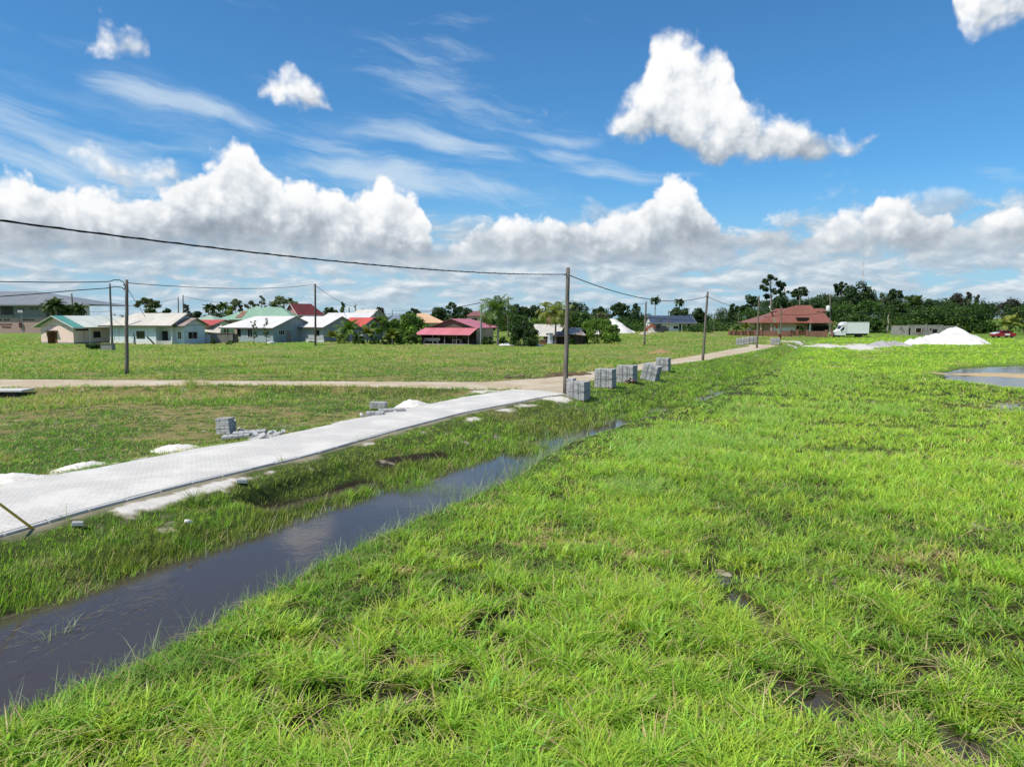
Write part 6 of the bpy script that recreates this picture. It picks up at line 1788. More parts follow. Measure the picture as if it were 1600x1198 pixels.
# ------------------------------------------------------------------ vehicles and machines
def wheel(parent, x, y, r, w, rimm):
    tm = plain('tyre_rubber', (.018, .018, .018), .8, .1)
    t = MB(); t.lathe([(r * .58, -w / 2), (r * .93, -w / 2), (r, -w * .36), (r, w * .36), (r * .93, w / 2), (r * .58, w / 2)], 24, (x, y, r), 'y')
    wh = empty('wheel', (0, 0, 0)); wh.parent = parent
    t.build('tyre', tm, wh, smooth=False); q = MB(); q.lathe([(.02, -w * .38), (r * .56, -w * .40), (r * .575, -w * .1), (r * .575, w * .1), (r * .56, w * .40), (.02, w * .38)], 18, (x, y, r), 'y'); q.build('rim', rimm, wh)
    return wh


def extrude_profile(name, prof, y0, y1, m, parent, smooth=False, bevel=.03):
    mb = MB(); n = len(prof)
    a = [(x, y0, z) for x, z in prof]; b = [(x, y1, z) for x, z in prof]
    mb.quad(a); mb.quad(b[::-1])
    for k in range(n): mb.quad([a[k], a[(k + 1) % n], b[(k + 1) % n], b[k]])
    me = bpy.data.meshes.new(name); me.from_pydata(mb.v, [], mb.f); bm = bmesh.new(); bm.from_mesh(me)
    bmesh.ops.remove_doubles(bm, verts=bm.verts, dist=.0005); bmesh.ops.recalc_face_normals(bm, faces=bm.faces)
    if bevel: bmesh.ops.bevel(bm, geom=bm.edges[:], offset=bevel, segments=2, affect='EDGES', clamp_overlap=True)
    bm.to_mesh(me); bm.free(); return link(name, me, m, parent)


def build_vehicles():
    wp = plain('white_vehicle_paint', (.74, .75, .76), .3, .06, 1.5, spec=.5); blk = plain('black_plastic', (.02, .02, .022), .6, .1); gl = glass_mat(); rim = plain('grey_rim', (.38, .38, .39), .4, .1, metal=.5)
    # white box van
    c = on_ground(1302.5, 527.3); L = solve_len(c, 1, 0, 1358.5)
    o = empty('box_van', c, 0, 'white box van with high cab spoiler parked left of the gravel heap', 'van')
    s = L / 7.0; o.scale = (s, s, s)                  # local length 7 m: nose at x = 0
    extrude_profile('cab', [(.05, .45), (.03, .95), (.45, 1.28), (1.05, 1.42), (1.72, 2.20), (2.45, 2.28), (2.45, .42)], 0, 2.0, wp, o)
    extrude_profile('wind_deflector', [(1.55, 2.30), (1.52, 2.48), (1.85, 2.95), (2.25, 3.08), (2.48, 3.08), (2.48, 2.30)], .12, 1.88, wp, o, bevel=.08)
    mb = MB(); mb.box(2.52, 7.0, -.06, 2.1, .78, 3.10); bx = mb.build('cargo_box', wp, o, bevel=.03)
    mb = MB()
    for z in (.80, 3.04): mb.box(2.5, 7.02, -.085, -.062, z, z + .07)
    mb.box(2.5, 2.56, -.088, -.062, .87, 3.04); mb.box(6.96, 7.02, -.088, -.062, .87, 3.04); mb.build('edge_rail', plain('aluminium', (.55, .56, .57), .4, .1, metal=.4), bx)
    mb = MB(); mb.box(2.6, 6.9, .3, 1.7, .42, .76); mb.box(.15, 2.4, .15, 1.85, .3, .46); mb.build('chassis', blk, o)
    mb = MB(); mb.hexa([(1.10, .2, 1.46), (1.10, 1.8, 1.46), (1.14, 1.8, 1.44), (1.14, .2, 1.44), (1.66, .26, 2.17), (1.66, 1.74, 2.17), (1.70, 1.74, 2.15), (1.70, .26, 2.15)]); mb.build('windscreen', gl, o)
    d = MB(); d.hexa([(1.32, -.022, .50), (2.30, -.022, .50), (2.30, -.004, .50), (1.32, -.004, .50), (1.32, -.022, 1.36), (2.30, -.022, 1.40), (2.30, -.004, 1.40), (1.32, -.004, 1.36)]); dd = d.build('door', wp, o)
    g = MB(); g.hexa([(1.36, -.03, 1.42), (2.02, -.03, 1.50), (2.02, -.004, 1.50), (1.36, -.004, 1.42), (1.78, -.03, 2.08), (2.10, -.03, 2.12), (2.10, -.004, 2.12), (1.78, -.004, 2.08)]); g.build('window', gl, dd)
    g = MB(); g.box(2.1, 2.24, -.05, -.02, 1.15, 1.19); g.build('handle', blk, dd)
    for y in (.12, 1.55):
        h = MB(); h.hexa([(.08, y, .86), (.10, y + .33, .86), (.3, y + .33, .86), (.3, y, .86), (.12, y, 1.10), (.14, y + .33, 1.10), (.4, y + .33, 1.2), (.4, y, 1.2)]); h.build('headlight', plain('lamp_lens', (.25, .26, .27), .15, .05), o)
    h = MB(); h.box(-.02, .2, .02, 1.98, .36, .62); h.build('bumper', blk, o); h = MB(); h.box(.0, .06, .6, 1.4, .68, .92); h.build('grille', blk, o)
    h = MB(); h.box(1.35, 1.5, -.24, -.04, 1.40, 1.68); h.build('mirror', blk, o)
    for x, y in ((.95, .14), (.95, 1.86), (5.4, .16), (5.4, 1.84)): wheel(o, x, y, .36, .22, rim)

    # red car with white bonnet, half hidden
    red = plain('red_car_paint', (.33, .018, .04), .3, .12, 2, spec=.5)
    c = on_ground(1554, 527.5); L = solve_len(c, 1, 0, 1590.5)
    o = empty('red_car', c, 0, 'red car with white panels parked under the yellowish young palm', 'car'); s = L / 4.3; o.scale = (s, s, s)
    extrude_profile('body', [(.05, .28), (.02, .62), (.35, .82), (1.15, .92), (3.5, .95), (4.2, .80), (4.28, .5), (4.2, .28)], 0, 1.7, red, o, bevel=.06)
    extrude_profile('cabin', [(.92, .90), (1.55, 1.40), (2.7, 1.44), (3.55, .93)], .12, 1.58, red, o, bevel=.06)
    g = MB(); g.hexa([(1.15, .112, .95), (3.3, .112, .97), (3.3, .13, .97), (1.15, .13, .95), (1.62, .112, 1.34), (2.72, .112, 1.37), (2.72, .13, 1.37), (1.62, .13, 1.34)]); g.build('window', gl, o)
    g = MB(); g.hexa([(.96, .2, .97), (.96, 1.5, .97), (1.02, 1.5, .96), (1.02, .2, .96), (1.48, .28, 1.37), (1.48, 1.42, 1.37), (1.53, 1.42, 1.36), (1.53, .28, 1.36)]); g.build('windscreen', gl, o)
    g = MB(); g.hexa([(.12, .1, .72), (.98, .1, .90), (.98, 1.6, .90), (.12, 1.6, .72), (.14, .1, .86), (1.0, .1, 1.06), (1.0, 1.6, 1.06), (.14, 1.6, .86)]); g.build('bonnet', wp, o, bevel=.03)
    g = MB(); g.box(2.0, 2.95, -.02, -.003, .45, .80); g.build('door', wp, o)
    for x, y in ((.85, .12), (.85, 1.58), (3.4, .12), (3.4, 1.58)): wheel(o, x, y, .31, .2, rim)
    for y in (.15, 1.3):
        h = MB(); h.box(-.01, .1, y, y + .28, .52, .66); h.build('headlight', MATS['lamp_lens'], o)

    # excavator behind the rubble
    orm = plain('orange_red_machine_paint', (.38, .10, .05), .5, .25, 3)
    p = at_y(1030, 518, 196); o = empty('excavator', (p.x, p.y, gz(p.x, p.y)), 0, 'dark excavator with orange red arm in front of the navy roofed house', 'excavator')
    for y in (-1.2, .8):
        t = MB(); prof = [(-1.9, .45), (-1.6, .05), (1.6, .05), (1.9, .45), (1.6, .85), (-1.6, .85)]
        a = [(x, y, z) for x, z in prof]; b = [(x, y + .5, z) for x, z in prof]; t.quad(a); t.quad(b[::-1])
        for k in range(6): t.quad([a[k], a[(k + 1) % 6], b[(k + 1) % 6], b[k]])
        t.build('track', blk, o)
    b = MB(); b.box(-1.0, 2.3, -1.2, 1.2, .95, 1.95); b.build('engine_housing', plain('dark_machine_paint', (.045, .045, .05), .5, .2), o, bevel=.06)
    b = MB(); b.hexa([(-1.4, -1.2, .95), (.1, -1.2, .95), (.1, -.2, .95), (-1.4, -.2, .95), (-1.1, -1.15, 2.8), (.1, -1.15, 2.8), (.1, -.25, 2.8), (-1.1, -.25, 2.8)]); cb = b.build('cab', MATS['dark_machine_paint'], o)
    g = MB(); g.box(-1.0, .0, -1.215, -1.19, 1.6, 2.6); g.build('window', gl, cb)
    b = MB(); b.bar((-.8, .2, 1.5), (-2.1, .2, 2.6), .5, .6); b.bar((-2.05, .2, 2.6), (-3.3, .2, 1.6), .45, .55); b.build('boom', orm, o)
    b = MB(); b.bar((-3.3, .2, 1.7), (-3.7, .2, .8), .4, .5); b.build('stick', orm, o)
    b = MB(); b.hexa([(-4.1, -.3, .2), (-3.3, -.3, .3), (-3.3, .7, .3), (-4.1, .7, .2), (-4.0, -.3, 1.0), (-3.5, -.3, 1.1), (-3.5, .7, 1.1), (-4.0, .7, 1.0)]); b.build('bucket', blk, o)


# ------------------------------------------------------------------ small fixed things
def build_small():
    # brick garden wall of the villa with piers and slatted panels
    def fnb(t, b, m):
        tc = t.node('ShaderNodeTexCoord').outputs['Object']; x, y, z = t.sep(tc)
        br = t.node('ShaderNodeTexBrick'); t.put(br.inputs['Vector'], t.xyz(t.m('ADD', x, y), z, 0)); br.inputs['Scale'].default_value = 1; br.inputs['Brick Width'].default_value = .24; br.inputs['Row Height'].default_value = .08; br.inputs['Mortar Size'].default_value = .008
        br.inputs['Color1'].default_value = (.27, .105, .06, 1); br.inputs['Color2'].default_value = (.20, .085, .05, 1); br.inputs['Mortar'].default_value = (.26, .2, .16, 1)
        t.put(b.inputs['Base Color'], t.v('SCALE', br.outputs['Color'], t.m('MULTIPLY_ADD', t.noise(tc, .8, 5, .6), .6, .7))); b.inputs['Roughness'].default_value = .9
    brm = mat('red_brick', fnb); iron = plain('red_brown_panel', (.16, .055, .04), .8, .3, 3); yw = 162.0
    o = empty('garden_wall', at_y(1190, 527, yw) * 1, R_(0), 'red brick garden wall with piers in front of the villa', 'wall'); o.location.z = gz(o.location.x, yw)
    z1 = at_y(1200, 516.6, yw).z - o.location.z
    X = lambda px: at_y(px, 520, yw).x - o.location.x
    mb = MB(); mb.box(X(1189), X(1236), 0, .2, -.3, z1); mb.box(X(1262), X(1291), 0, .2, -.3, z1 - .1); w = mb.build('brick_panel', brm, o) if False else None
    for a, b, h in ((1190, 1212, z1), (1212.6, 1236, z1), (1262, 1276, z1 - .1), (1276.6, 1291, z1 - .1)):
        mb = MB(); mb.box(X(a), X(b), 0, .2, -.3, h); mb.build('brick_panel', brm, o)
    for px in (1140, 1146, 1158, 1169, 1180, 1189, 1237, 1246, 1261.5, 1291.5, 1300):
        mb = MB(); mb.box(X(px) - .24, X(px) + .24, -.14, .34, -.3, z1 + .12); mb.box(X(px) - .3, X(px) + .3, -.2, .4, z1 + .122, z1 + .2); mb.build('pier', brm, o)
    for a, b in ((1140, 1146), (1146, 1158), (1158, 1169), (1169, 1180), (1180, 1189), (1237, 1246), (1246, 1261.5)):
        mb = MB(); x0, x1 = X(a) + .26, X(b) - .26; n = max(3, int((x1 - x0) / .22))
        for k in range(n): mb.box(x0 + (x1 - x0) * (k + .1) / n, x0 + (x1 - x0) * (k + .9) / n, .06, .12, .1, z1 - .1)
        mb.box(x0, x1, .02, .055, .3, .4); mb.box(x0, x1, .02, .055, z1 - .4, z1 - .3); mb.build('slat_panel', iron, o)
    # weathered fence in front of the grey house
    yf = at(345, 536, 0).y; o = empty('yard_fence', at_y(345, 536, yf), R_(0), 'weathered grey yard fence with rusty cap left of the blue grey house', 'fence'); o.location.z = gz(o.location.x, yf)
    X = lambda px: at_y(px, 520, yf).x - o.location.x; z1 = at_y(345, 520.6, yf).z - o.location.z
    mb = MB(); rnd = random.Random(2); x = X(319.5)
    while x < X(362.5): mb.box(x, x + .28, 0, .05, -.2, z1 - rnd.uniform(0, .12)); x += .3
    mb.build('boards', plain('silver_grey_boards', (.21, .20, .185), .9, .45, 2, bump=.3, stain=(.09, .08, .07)), o)
    mb = MB(); mb.box(X(319), X(363), -.1, .12, z1 - .02, z1 + .08); mb.build('cap_rail', plain('rusty_sheet', (.26, .14, .09), .9, .5, 3), o)
    mb = MB(); mb.box(X(363), X(371), .1, .2, -.2, z1 - .1); mb.build('gate', plain('black_gate', (.03, .03, .03), .8, .2), o)
    mb = MB(); mb.box(X(320), X(328.5), -.06, -.01, -.1, z1 - .25); mb.build('white_sheet', plain('pale_blue_sheet', (.50, .54, .58), .6, .25, 2), o)
    # low white wall by the second grey gable
    yf = 120; o = empty('low_wall', at_y(478, 534, yf), 0, 'low white wall in front of the smaller light grey house', 'wall'); o.location.z = gz(o.location.x, yf)
    x1 = at_y(506, 530, yf).x - o.location.x; mb = MB(); mb.box(0, x1, 0, .2, -.2, at_y(490, 529.3, yf).z - o.location.z); mb.build('masonry', W_WHITE, o); mb = MB(); mb.box(-.03, x1 + .03, -.04, .24, at_y(490, 529.3, yf).z - o.location.z + .003, at_y(490, 529.3, yf).z - o.location.z + .06); mb.build('coping', TRIM, o)
    # hedge planter and box in front of the pink house
    p = at(169, 546, 0); o = empty('water_tank', (p.x, p.y, gz(p.x, p.y)), .1, 'grey concrete tank at the end of the clipped hedge', 'tank')
    mb = MB(); mb.box(-.75, .75, -.6, .6, 0, .85); mb.build('tank_wall', W_CONC, o); mb = MB(); mb.box(-.8, .8, -.65, .65, .853, .93); mb.build('lid', plain('dark_tank_lid', (.12, .10, .095), .8, .3), o)
    # white shell lying in the grass in front of the grey house
    p = on_ground(424, 537.5); o = empty('boat_hull', p, .9, 'small upturned white boat hull in the grass by the grey house', 'boat')
    mb = MB(); mb.lathe([(.02, -1.7), (.38, -1.4), (.62, -.6), (.66, .3), (.55, 1.1), (.25, 1.5)], 16, (0, 0, .1), 'x'); mb.build('hull', plain('white_gelcoat', (.74, .74, .73), .3, .1), o, smooth=True)
    mb = MB(); mb.box(-1.5, 1.4, -.04, .04, .68, .8); mb.build('keel', TRIM_D, o); o.scale = (.5, .5, .75)
    # water butt and bins by the houses
    for px, py, lab, nm, col in ((290.5, 534, 'dark plastic barrel beside the mint green wall', 'barrel', (.02, .022, .025)), (316, 534, 'small black bin at the right end of the mint green wall', 'barrel', (.02, .02, .02))):
        p = at(px, py, 0); o = empty(nm, p, 0, lab, 'barrel', 'barrels by the mint green house'); s = 1.9 if px < 300 else .9
        mb = MB(); mb.lathe([(.3, 0), (.42, .1), (.46, .4 * s), (.42, .75 * s), (.3, .8 * s)], 14); mb.build('drum', plain('black_drum', col, .5, .1), o, smooth=True); mb = MB(); mb.lathe([(.05, .805 * s), (.3, .805 * s), (.28, .86 * s), (.05, .87 * s)], 12); mb.build('lid', MATS['black_drum'], o)
    p = at(304, 535, 0); o = empty('chair', p, .3, 'pale green plastic chair on the step of the mint green house', 'chair'); pl = plain('pale_green_plastic', (.55, .68, .48), .4, .05)
    mb = MB(); mb.box(-.3, .3, -.3, .3, .45, .5); mb.build('seat', pl, o); mb = MB(); mb.hexa([(-.32, .25, .5), (.32, .25, .5), (.32, .32, .5), (-.32, .32, .5), (-.36, .45, 1.15), (.36, .45, 1.15), (.36, .52, 1.15), (-.36, .52, 1.15)]); mb.build('backrest', pl, o)
    for sx in (-.26, .26):
        for sy in (-.26, .26): mb = MB(); mb.box(sx - .03, sx + .03, sy - .03, sy + .03, 0, .45); mb.build('leg', pl, o)
    # posts that lean in front of the pale blue house
    for px, py, qx, qy, lab, r in ((212, 538, 208.5, 520.5, 'short dark post leaning left in front of the pale blue house', .09), (243, 538.5, 229.5, 526, 'dark beam leaning steeply in the grass before the pale blue house', .14), (239.5, 535, 238, 529, 'thin dark post before the white base band of the blue house', .07)):
        a = on_ground(px, py); b = at_y(qx, qy, a.y); mb = MB(); mb.tube([(0, 0, -.2), tuple((b - a) * .5), tuple(b - a)], [r, r * .95, r * .9], 8); o = mb.build('timber_post', plain('dark_post_wood', (.05, .045, .042), .9, .3), smooth=False); o.location = a; tag(o, lab, 'post')
    # the sign post by the public building
    a = at_y(37, 520, 170); a.z = gz(a.x, a.y); b = at_y(32, 484, 170)
    o = empty('sign_post', a, 0, 'thin leaning sign post in front of the pink ground floor', 'sign'); mb = MB(); mb.tube([(0, 0, -.2), tuple(b - a)], .07, 6); mb.build('post', M_STEEL, o); mb = MB(); c = (b - a) * .97; mb.box(c.x - .7, c.x + .5, -.04, .04, c.z - .5, c.z + .1); mb.build('board', plain('pale_board', (.45, .46, .46), .6, .1), o)
    # concrete culvert head at the left edge under the track
    p = at(-20, 611, 0); o = empty('culvert', (p.x, p.y, 0), R_(3), 'concrete culvert head with dark opening under the track at the left edge', 'culvert')
    x1 = solve_len(p, 1, 0, 27); mb = MB(); mb.box(-5, x1, -.12, 1.1, -.06, .075); mb.build('slab', plain('pale_concrete', (.56, .545, .52), .85, .3, 4), o, bevel=.02)
    mb = MB(); mb.box(-5, x1 - .4, .0, .12, -.62, -.063); mb.build('head_wall', plain('dark_concrete', (.035, .033, .03), .8, .5, 3), o); mb = MB(); mb.lathe([(.02, -.05), (.26, -.05), (.26, .0), (.02, .0)], 18, (x1 * .35, -.001, -.36), 'y'); mb.build('pipe_mouth', DARK, o)  # near-black head wall below the pale slab, with a flat near-black disc
    # grey paved yard strip left of the pink house
    # white stones and sheet near the sheds
    for px, py, lab, s in ((791, 540, 'white plastic sheet crumpled at the foot of the coconut palm', 1.2), (838, 540, 'white plastic sheet lying right of the round dark bush', 1.0)):
        p = on_ground(px, py); mb = MB(); n = 7; rnd = random.Random(int(px)); G = [[Vector(((i - 3) * .35 * s, (j - 3) * .2 * s, max(0, rnd.uniform(.05, .5) * (1 - max(abs(i - 3), abs(j - 3)) / 3.3)))) for j in range(n)] for i in range(n)]
        for i in range(n - 1):
            for j in range(n - 1): mb.quad([G[i][j], G[i + 1][j], G[i + 1][j + 1], G[i][j + 1]])
        me_o = mb.build('plastic_sheet', plain('white_sheet_plastic', (.72, .72, .71), .4, .1)); me_o.location = p + Vector((0, 0, .03)); tag(me_o, lab, 'plastic sheet')
        bm = bmesh.new(); bm.from_mesh(me_o.data); bmesh.ops.remove_doubles(bm, verts=bm.verts, dist=.001); bmesh.ops.solidify(bm, geom=bm.faces[:], thickness=.02); bm.to_mesh(me_o.data); bm.free()
    p = at(858.5, 536.5, 0); p.y -= 1.5; o = empty('corrugated_sheet', p, R_(-10), 'bluish corrugated sheet leaning against the dark plank shed', 'metal sheet'); mb = MB(); mb.hexa([(-.5, 0, 0), (.6, 0, 0), (.6, .06, 0), (-.5, .06, 0), (-.35, .5, 1.9), (.5, .5, 1.9), (.5, .56, 1.9), (-.35, .56, 1.9)]); mb.build('sheet', plain('bluish_zinc', (.40, .45, .52), .5, .3, 3), o)
    p = at(848, 538, 0); p.y -= 1.0; o = empty('crate', p, R_(5), 'reddish wooden crate in front of the cream roofed shed', 'crate'); mb = MB(); mb.box(-.5, .5, -.4, .4, 0, .8); mb.build('box', plain('red_brown_wood', (.18, .08, .055), .9, .3, 3), o); mb = MB(); mb.box(-.55, .55, -.45, .45, .803, .88); mb.build('lid', W_CONC, o)
    # cut timber and root debris by the start of the dirt track
    c = on_ground(980, 597); c.x -= .8
    p = on_ground(983, 599)
    mb = MB(); rnd = random.Random(9)
    for k in range(9):
        a = Vector((rnd.uniform(-.4, .4), rnd.uniform(-.2, .2), rnd.uniform(0, .25))); b = a + Vector((rnd.uniform(-.4, .4), rnd.uniform(-.3, .3), rnd.uniform(-.05, .3))); mb.tube([a, a.lerp(b, .5) + Vector((0, 0, .06)), b], [.06, .05, .03], 7)
    o = mb.build('root_stump', plain('red_brown_root', (.10, .045, .03), .9, .4, 6)); o.location = p; tag(o, 'reddish root stump lying before the third paver pallet', 'stump')
    mb = MB(); p = on_ground(818, 591); rnd = random.Random(12)
    for k in range(12):
        a = Vector((rnd.uniform(-1.6, 1.6), rnd.uniform(-.4, .4), rnd.uniform(0, .1))); b = a + Vector((rnd.uniform(.3, 1.3), rnd.uniform(-.2, .3), rnd.uniform(0, .2))); mb.tube([a, a.lerp(b, .5) + Vector((0, 0, .04)), b], [.05, .045, .025], 6)
    o = mb.build('branch_heap', plain('dry_branch', (.14, .105, .075), .9, .4, 6)); o.location = p; tag(o, 'flat heap of dry branches on the far edge of the dirt track', 'branches')
    heap('soil_heap', [(865, 587, .28), (878, 586.5, .3), (895, 586, .28), (912, 585, .22)], heap_mat('dark_soil', (.12, .085, .05), (.06, .045, .03)), 'dark ridge of dug soil behind the nearest pallet', 'soil heap', slope=.28, rough=.4, seed=41)


def build_mounds(): pass


build_poles(); build_pavers(); build_heaps(); build_vehicles(); build_small()
# ------------------------------------------------------------------ trees and palms
def leaf_mat(name, col, var=.45, trans=.30, warm=(1.3, 1.15, .6)):
    def fn(t, b, m):
        g = t.node('ShaderNodeNewGeometry').outputs['Random Per Island']
        tc = t.node('ShaderNodeTexCoord').outputs['Object']
        n = t.noise(tc, .55, 3, .55)
        k = t.m('MULTIPLY', t.m('MULTIPLY_ADD', g, var * 2, 1 - var), t.m('MULTIPLY_ADD', n, .9, .55))
        c = t.mixc(t.ss(g, .80, 1.0, 0, .6), tuple(col), tuple(min(.6, a * w * 1.3) for a, w in zip(col, warm)))
        k = t.m('MULTIPLY', k, t.m('MULTIPLY_ADD', t.noise(tc, .09, 3, .6), 1.5, .30))
        c = t.v('SCALE', c, k); t.put(b.inputs['Base Color'], c); b.inputs['Roughness'].default_value = .5; b.inputs['Specular IOR Level'].default_value = .3
        tr = t.node('ShaderNodeBsdfTranslucent'); t.put(tr.inputs['Color'], t.mixc(1.0, c, (1.3, 1.4, .6), 'MULTIPLY'))
        mx = t.node('ShaderNodeMixShader'); mx.inputs[0].default_value = trans; t.l.new(b.outputs[0], mx.inputs[1]); t.l.new(tr.outputs[0], mx.inputs[2])
        out = [q for q in t.n if q.type == 'OUTPUT_MATERIAL'][0]; t.l.new(mx.outputs[0], out.inputs['Surface'])
    return mat(name, fn)


LEAF = dict(dark=leaf_mat('dark_leaves', (.032, .066, .017), trans=.2), mid=leaf_mat('mid_green_leaves', (.052, .105, .020)), light=leaf_mat('light_green_leaves', (.115, .205, .032)), yellow=leaf_mat('yellow_green_leaves', (.19, .25, .04), .35),
            olive=leaf_mat('olive_leaves', (.105, .130, .045)), grey=leaf_mat('grey_green_leaves', (.115, .150, .070)), palm=leaf_mat('palm_leaflets', (.105, .175, .034)), dpalm=leaf_mat('dark_palm_leaflets', (.060, .100, .028)), ypalm=leaf_mat('yellowish_palm_leaflets', (.20, .235, .045)), brown=leaf_mat('dry_leaves', (.16, .11, .05)), plum=leaf_mat('dusky_leaves', (.060, .060, .045)))
BARK = plain('grey_bark', (.14, .115, .09), .95, .4, 3, bump=.4); BARK_P = plain('pale_bark', (.30, .27, .23), .95, .35, 3, bump=.3)
TR = np.random.default_rng(77)


def leaves_np(cents, rads, n_per, size, flat=.75, rng=TR, droop=0.0, stray=.25):
    """many small leaf faces gathered in clumps; returns vertex and face arrays"""
    cents = np.asarray(cents); rads = np.asarray(rads)
    N = len(cents) * n_per
    ci = np.repeat(np.arange(len(cents)), n_per)
    d = rng.normal(size=(N, 3)); d /= np.linalg.norm(d, axis=1)[:, None] + 1e-9
    rr = (.35 + .65 * rng.random(N) ** .5) * (1 + stray * rng.normal(size=N) * (rng.random(N) < .3))
    off = d * (rr * rads[ci])[:, None]; off[:, 2] *= flat
    p = cents[ci] + off; p[:, 2] -= droop * rng.random(N) * rads[ci]
    nrm = d * .8 + rng.normal(size=(N, 3)) * .65 + np.array([0, 0, .45]); nrm /= np.linalg.norm(nrm, axis=1)[:, None] + 1e-9
    a = np.cross(nrm, rng.normal(size=(N, 3))); a /= np.linalg.norm(a, axis=1)[:, None] + 1e-9; b = np.cross(nrm, a)
    s = size * (.55 + .9 * rng.random(N))[:, None]
    v = np.stack([p - a * s * .5, p + b * s * .30, p + a * s * .5, p - b * s * .30], 1).reshape(-1, 3)
    f = np.arange(N * 4).reshape(N, 4)
    return v, f


def tree(px, top, width, y, kind='dense', leaf='dark', label='', name='tree', base=None, trunk_r=None, group=None, crown_frac=.72, bark=None, seed=None, leafpx=1.9, cat='tree', dens=1.0):
    """px: column of the stem; top: row of the crown's top; width: crown width in photo px; y: distance"""
    rng = np.random.default_rng(seed if seed is not None else int(px * 7 + top))
    rnd = random.Random(int(px * 13 + top))
    if base is not None: p = on_ground(px, base); y = p.y
    else:
        q = at_y(px, 520, y); p = Vector((q.x, q.y, gz(q.x, q.y)))
    m = y / F                                                       # metres per photo pixel
    Hh = at_y(px, top, y).z - p.z; W = width * m
    o = empty(name, p, 0, label, cat, group)
    ch = Hh * crown_frac; c0 = Hh - ch / 2
    size = max(.12, leafpx * m * 1.56)
    cents = []; rads = []
    if kind == 'dense':
        n = int(26 * dens)
        for k in range(n):
            d = rng.normal(size=3); d /= np.linalg.norm(d); r = .35 + .6 * rng.random() ** .6
            c = np.array([d[0] * r * W * .43, d[1] * r * W * .43, c0 + d[2] * r * ch * .44]); cents.append(c); rads.append(W * (.13 + .09 * rng.random()))
        npc = int(150 * max(.5, min(2.2, (width / 40) ** 1.0)))
    elif kind == 'open':
        n = max(6, int(17 * dens))
        for k in range(n):
            a = rng.random() * 6.28; hh = .15 + .85 * (k + .5) / n; rr = .5 * math.sin(math.pi * min(.92, .25 + .7 * hh)) * (.45 + .6 * rng.random())
            c = np.array([math.cos(a) * rr * W, math.sin(a) * rr * W * .8, Hh - ch + hh * ch * .96]); cents.append(c); rads.append(W * (.075 + .075 * rng.random()))
        npc = int(95 * max(.6, min(2.0, width / 34)))
    elif kind == 'umbrella':
        n = int(27 * dens)
        for k in range(n):
            a = rng.random() * 6.28; rr = math.sqrt(rng.random()) * .48
            c = np.array([math.cos(a) * rr * W, math.sin(a) * rr * W, Hh - ch * (.10 + .55 * rr * rr * 4 * .5 + .38 * rng.random() ** 1.5)]); cents.append(c); rads.append(W * (.075 + .065 * rng.random()))
        npc = int(110 * max(.6, min(2, width / 40)))
    elif kind == 'column':
        n = int(14 * dens)
        for k in range(n):
            f = (k + .5) / n; a = rng.random() * 6.28; rr = .28 * rng.random() * math.sin(math.pi * (.12 + .8 * f))
            cents.append(np.array([math.cos(a) * rr * W, math.sin(a) * rr * W, Hh - ch + f * ch * .95])); rads.append(W * (.24 + .1 * rng.random()) * math.sin(math.pi * (.2 + .68 * f)))
        npc = int(70 * max(.6, min(2, width / 20)))
    elif kind == 'bush':
        n = int(30 * dens)
        for k in range(n):
            a = rng.random() * 6.28; u = rng.random(); rr = (.18 + .30 * rng.random()) * math.sqrt(max(0.05, 1 - (u - .25) ** 2 * 1.5))
            cents.append(np.array([math.cos(a) * rr * W, math.sin(a) * rr * W, Hh * (.10 + .82 * u)])); rads.append(W * (.10 + .07 * rng.random()) * (1.1 - .35 * u))
        npc = int(140 * max(.5, min(2.2, width / 45)))
    elif kind == 'sparse':
        n = int(9 * dens)
        for k in range(n):
            a = rng.random() * 6.28; f = .3 + .7 * rng.random(); rr = .4 * rng.random()
            cents.append(np.array([math.cos(a) * rr * W, math.sin(a) * rr * W, Hh * f])); rads.append(W * .14)
        npc = 26
    cents = np.array(cents); rads = np.array(rads)
    v, f = leaves_np(cents, rads, npc, size, flat=.7 if kind in ('open', 'umbrella') else .85, rng=rng)
    v[:, 2] = np.maximum(v[:, 2], .02)
    me = np_mesh('crown', v, f.ravel(), np.full(len(f), 4), smooth=False)
    link('crown', me, LEAF[leaf], o)
    # trunk with limbs running to the clumps
    mb = MB(); tr = trunk_r or max(.06, Hh * .017); jx = lambda s: rnd.uniform(-s, s)
    fork = max(.15, min(Hh * .55, Hh - ch * .8)); topz = Hh - ch * .25
    spine = [Vector((0, 0, -.3)), Vector((jx(.1), jx(.1), fork * .5)), Vector((jx(.2), jx(.2), fork)), Vector((jx(.3), jx(.3), (fork + topz) / 2)), Vector((jx(.3), jx(.3), topz))]
    mb.tube(spine, [tr * 1.15, tr, tr * .85, tr * .55, tr * .2], 8)
    idx = list(range(len(cents))); rnd.shuffle(idx)
    for i in idx[:(9 if kind in ('open', 'umbrella') else 7)]:
        c = Vector(cents[i]); s = spine[2] if c.z < (fork + topz) / 2 else spine[3]
        if c.z < s.z: s = spine[1]
        mid = s.lerp(c, .55) + Vector((0, 0, .08 * Hh * rnd.random())); mb.tube([s, mid, c], [tr * .42, tr * .26, tr * .08], 5)
    mb.build('trunk', bark or BARK, o, smooth=True)
    return o


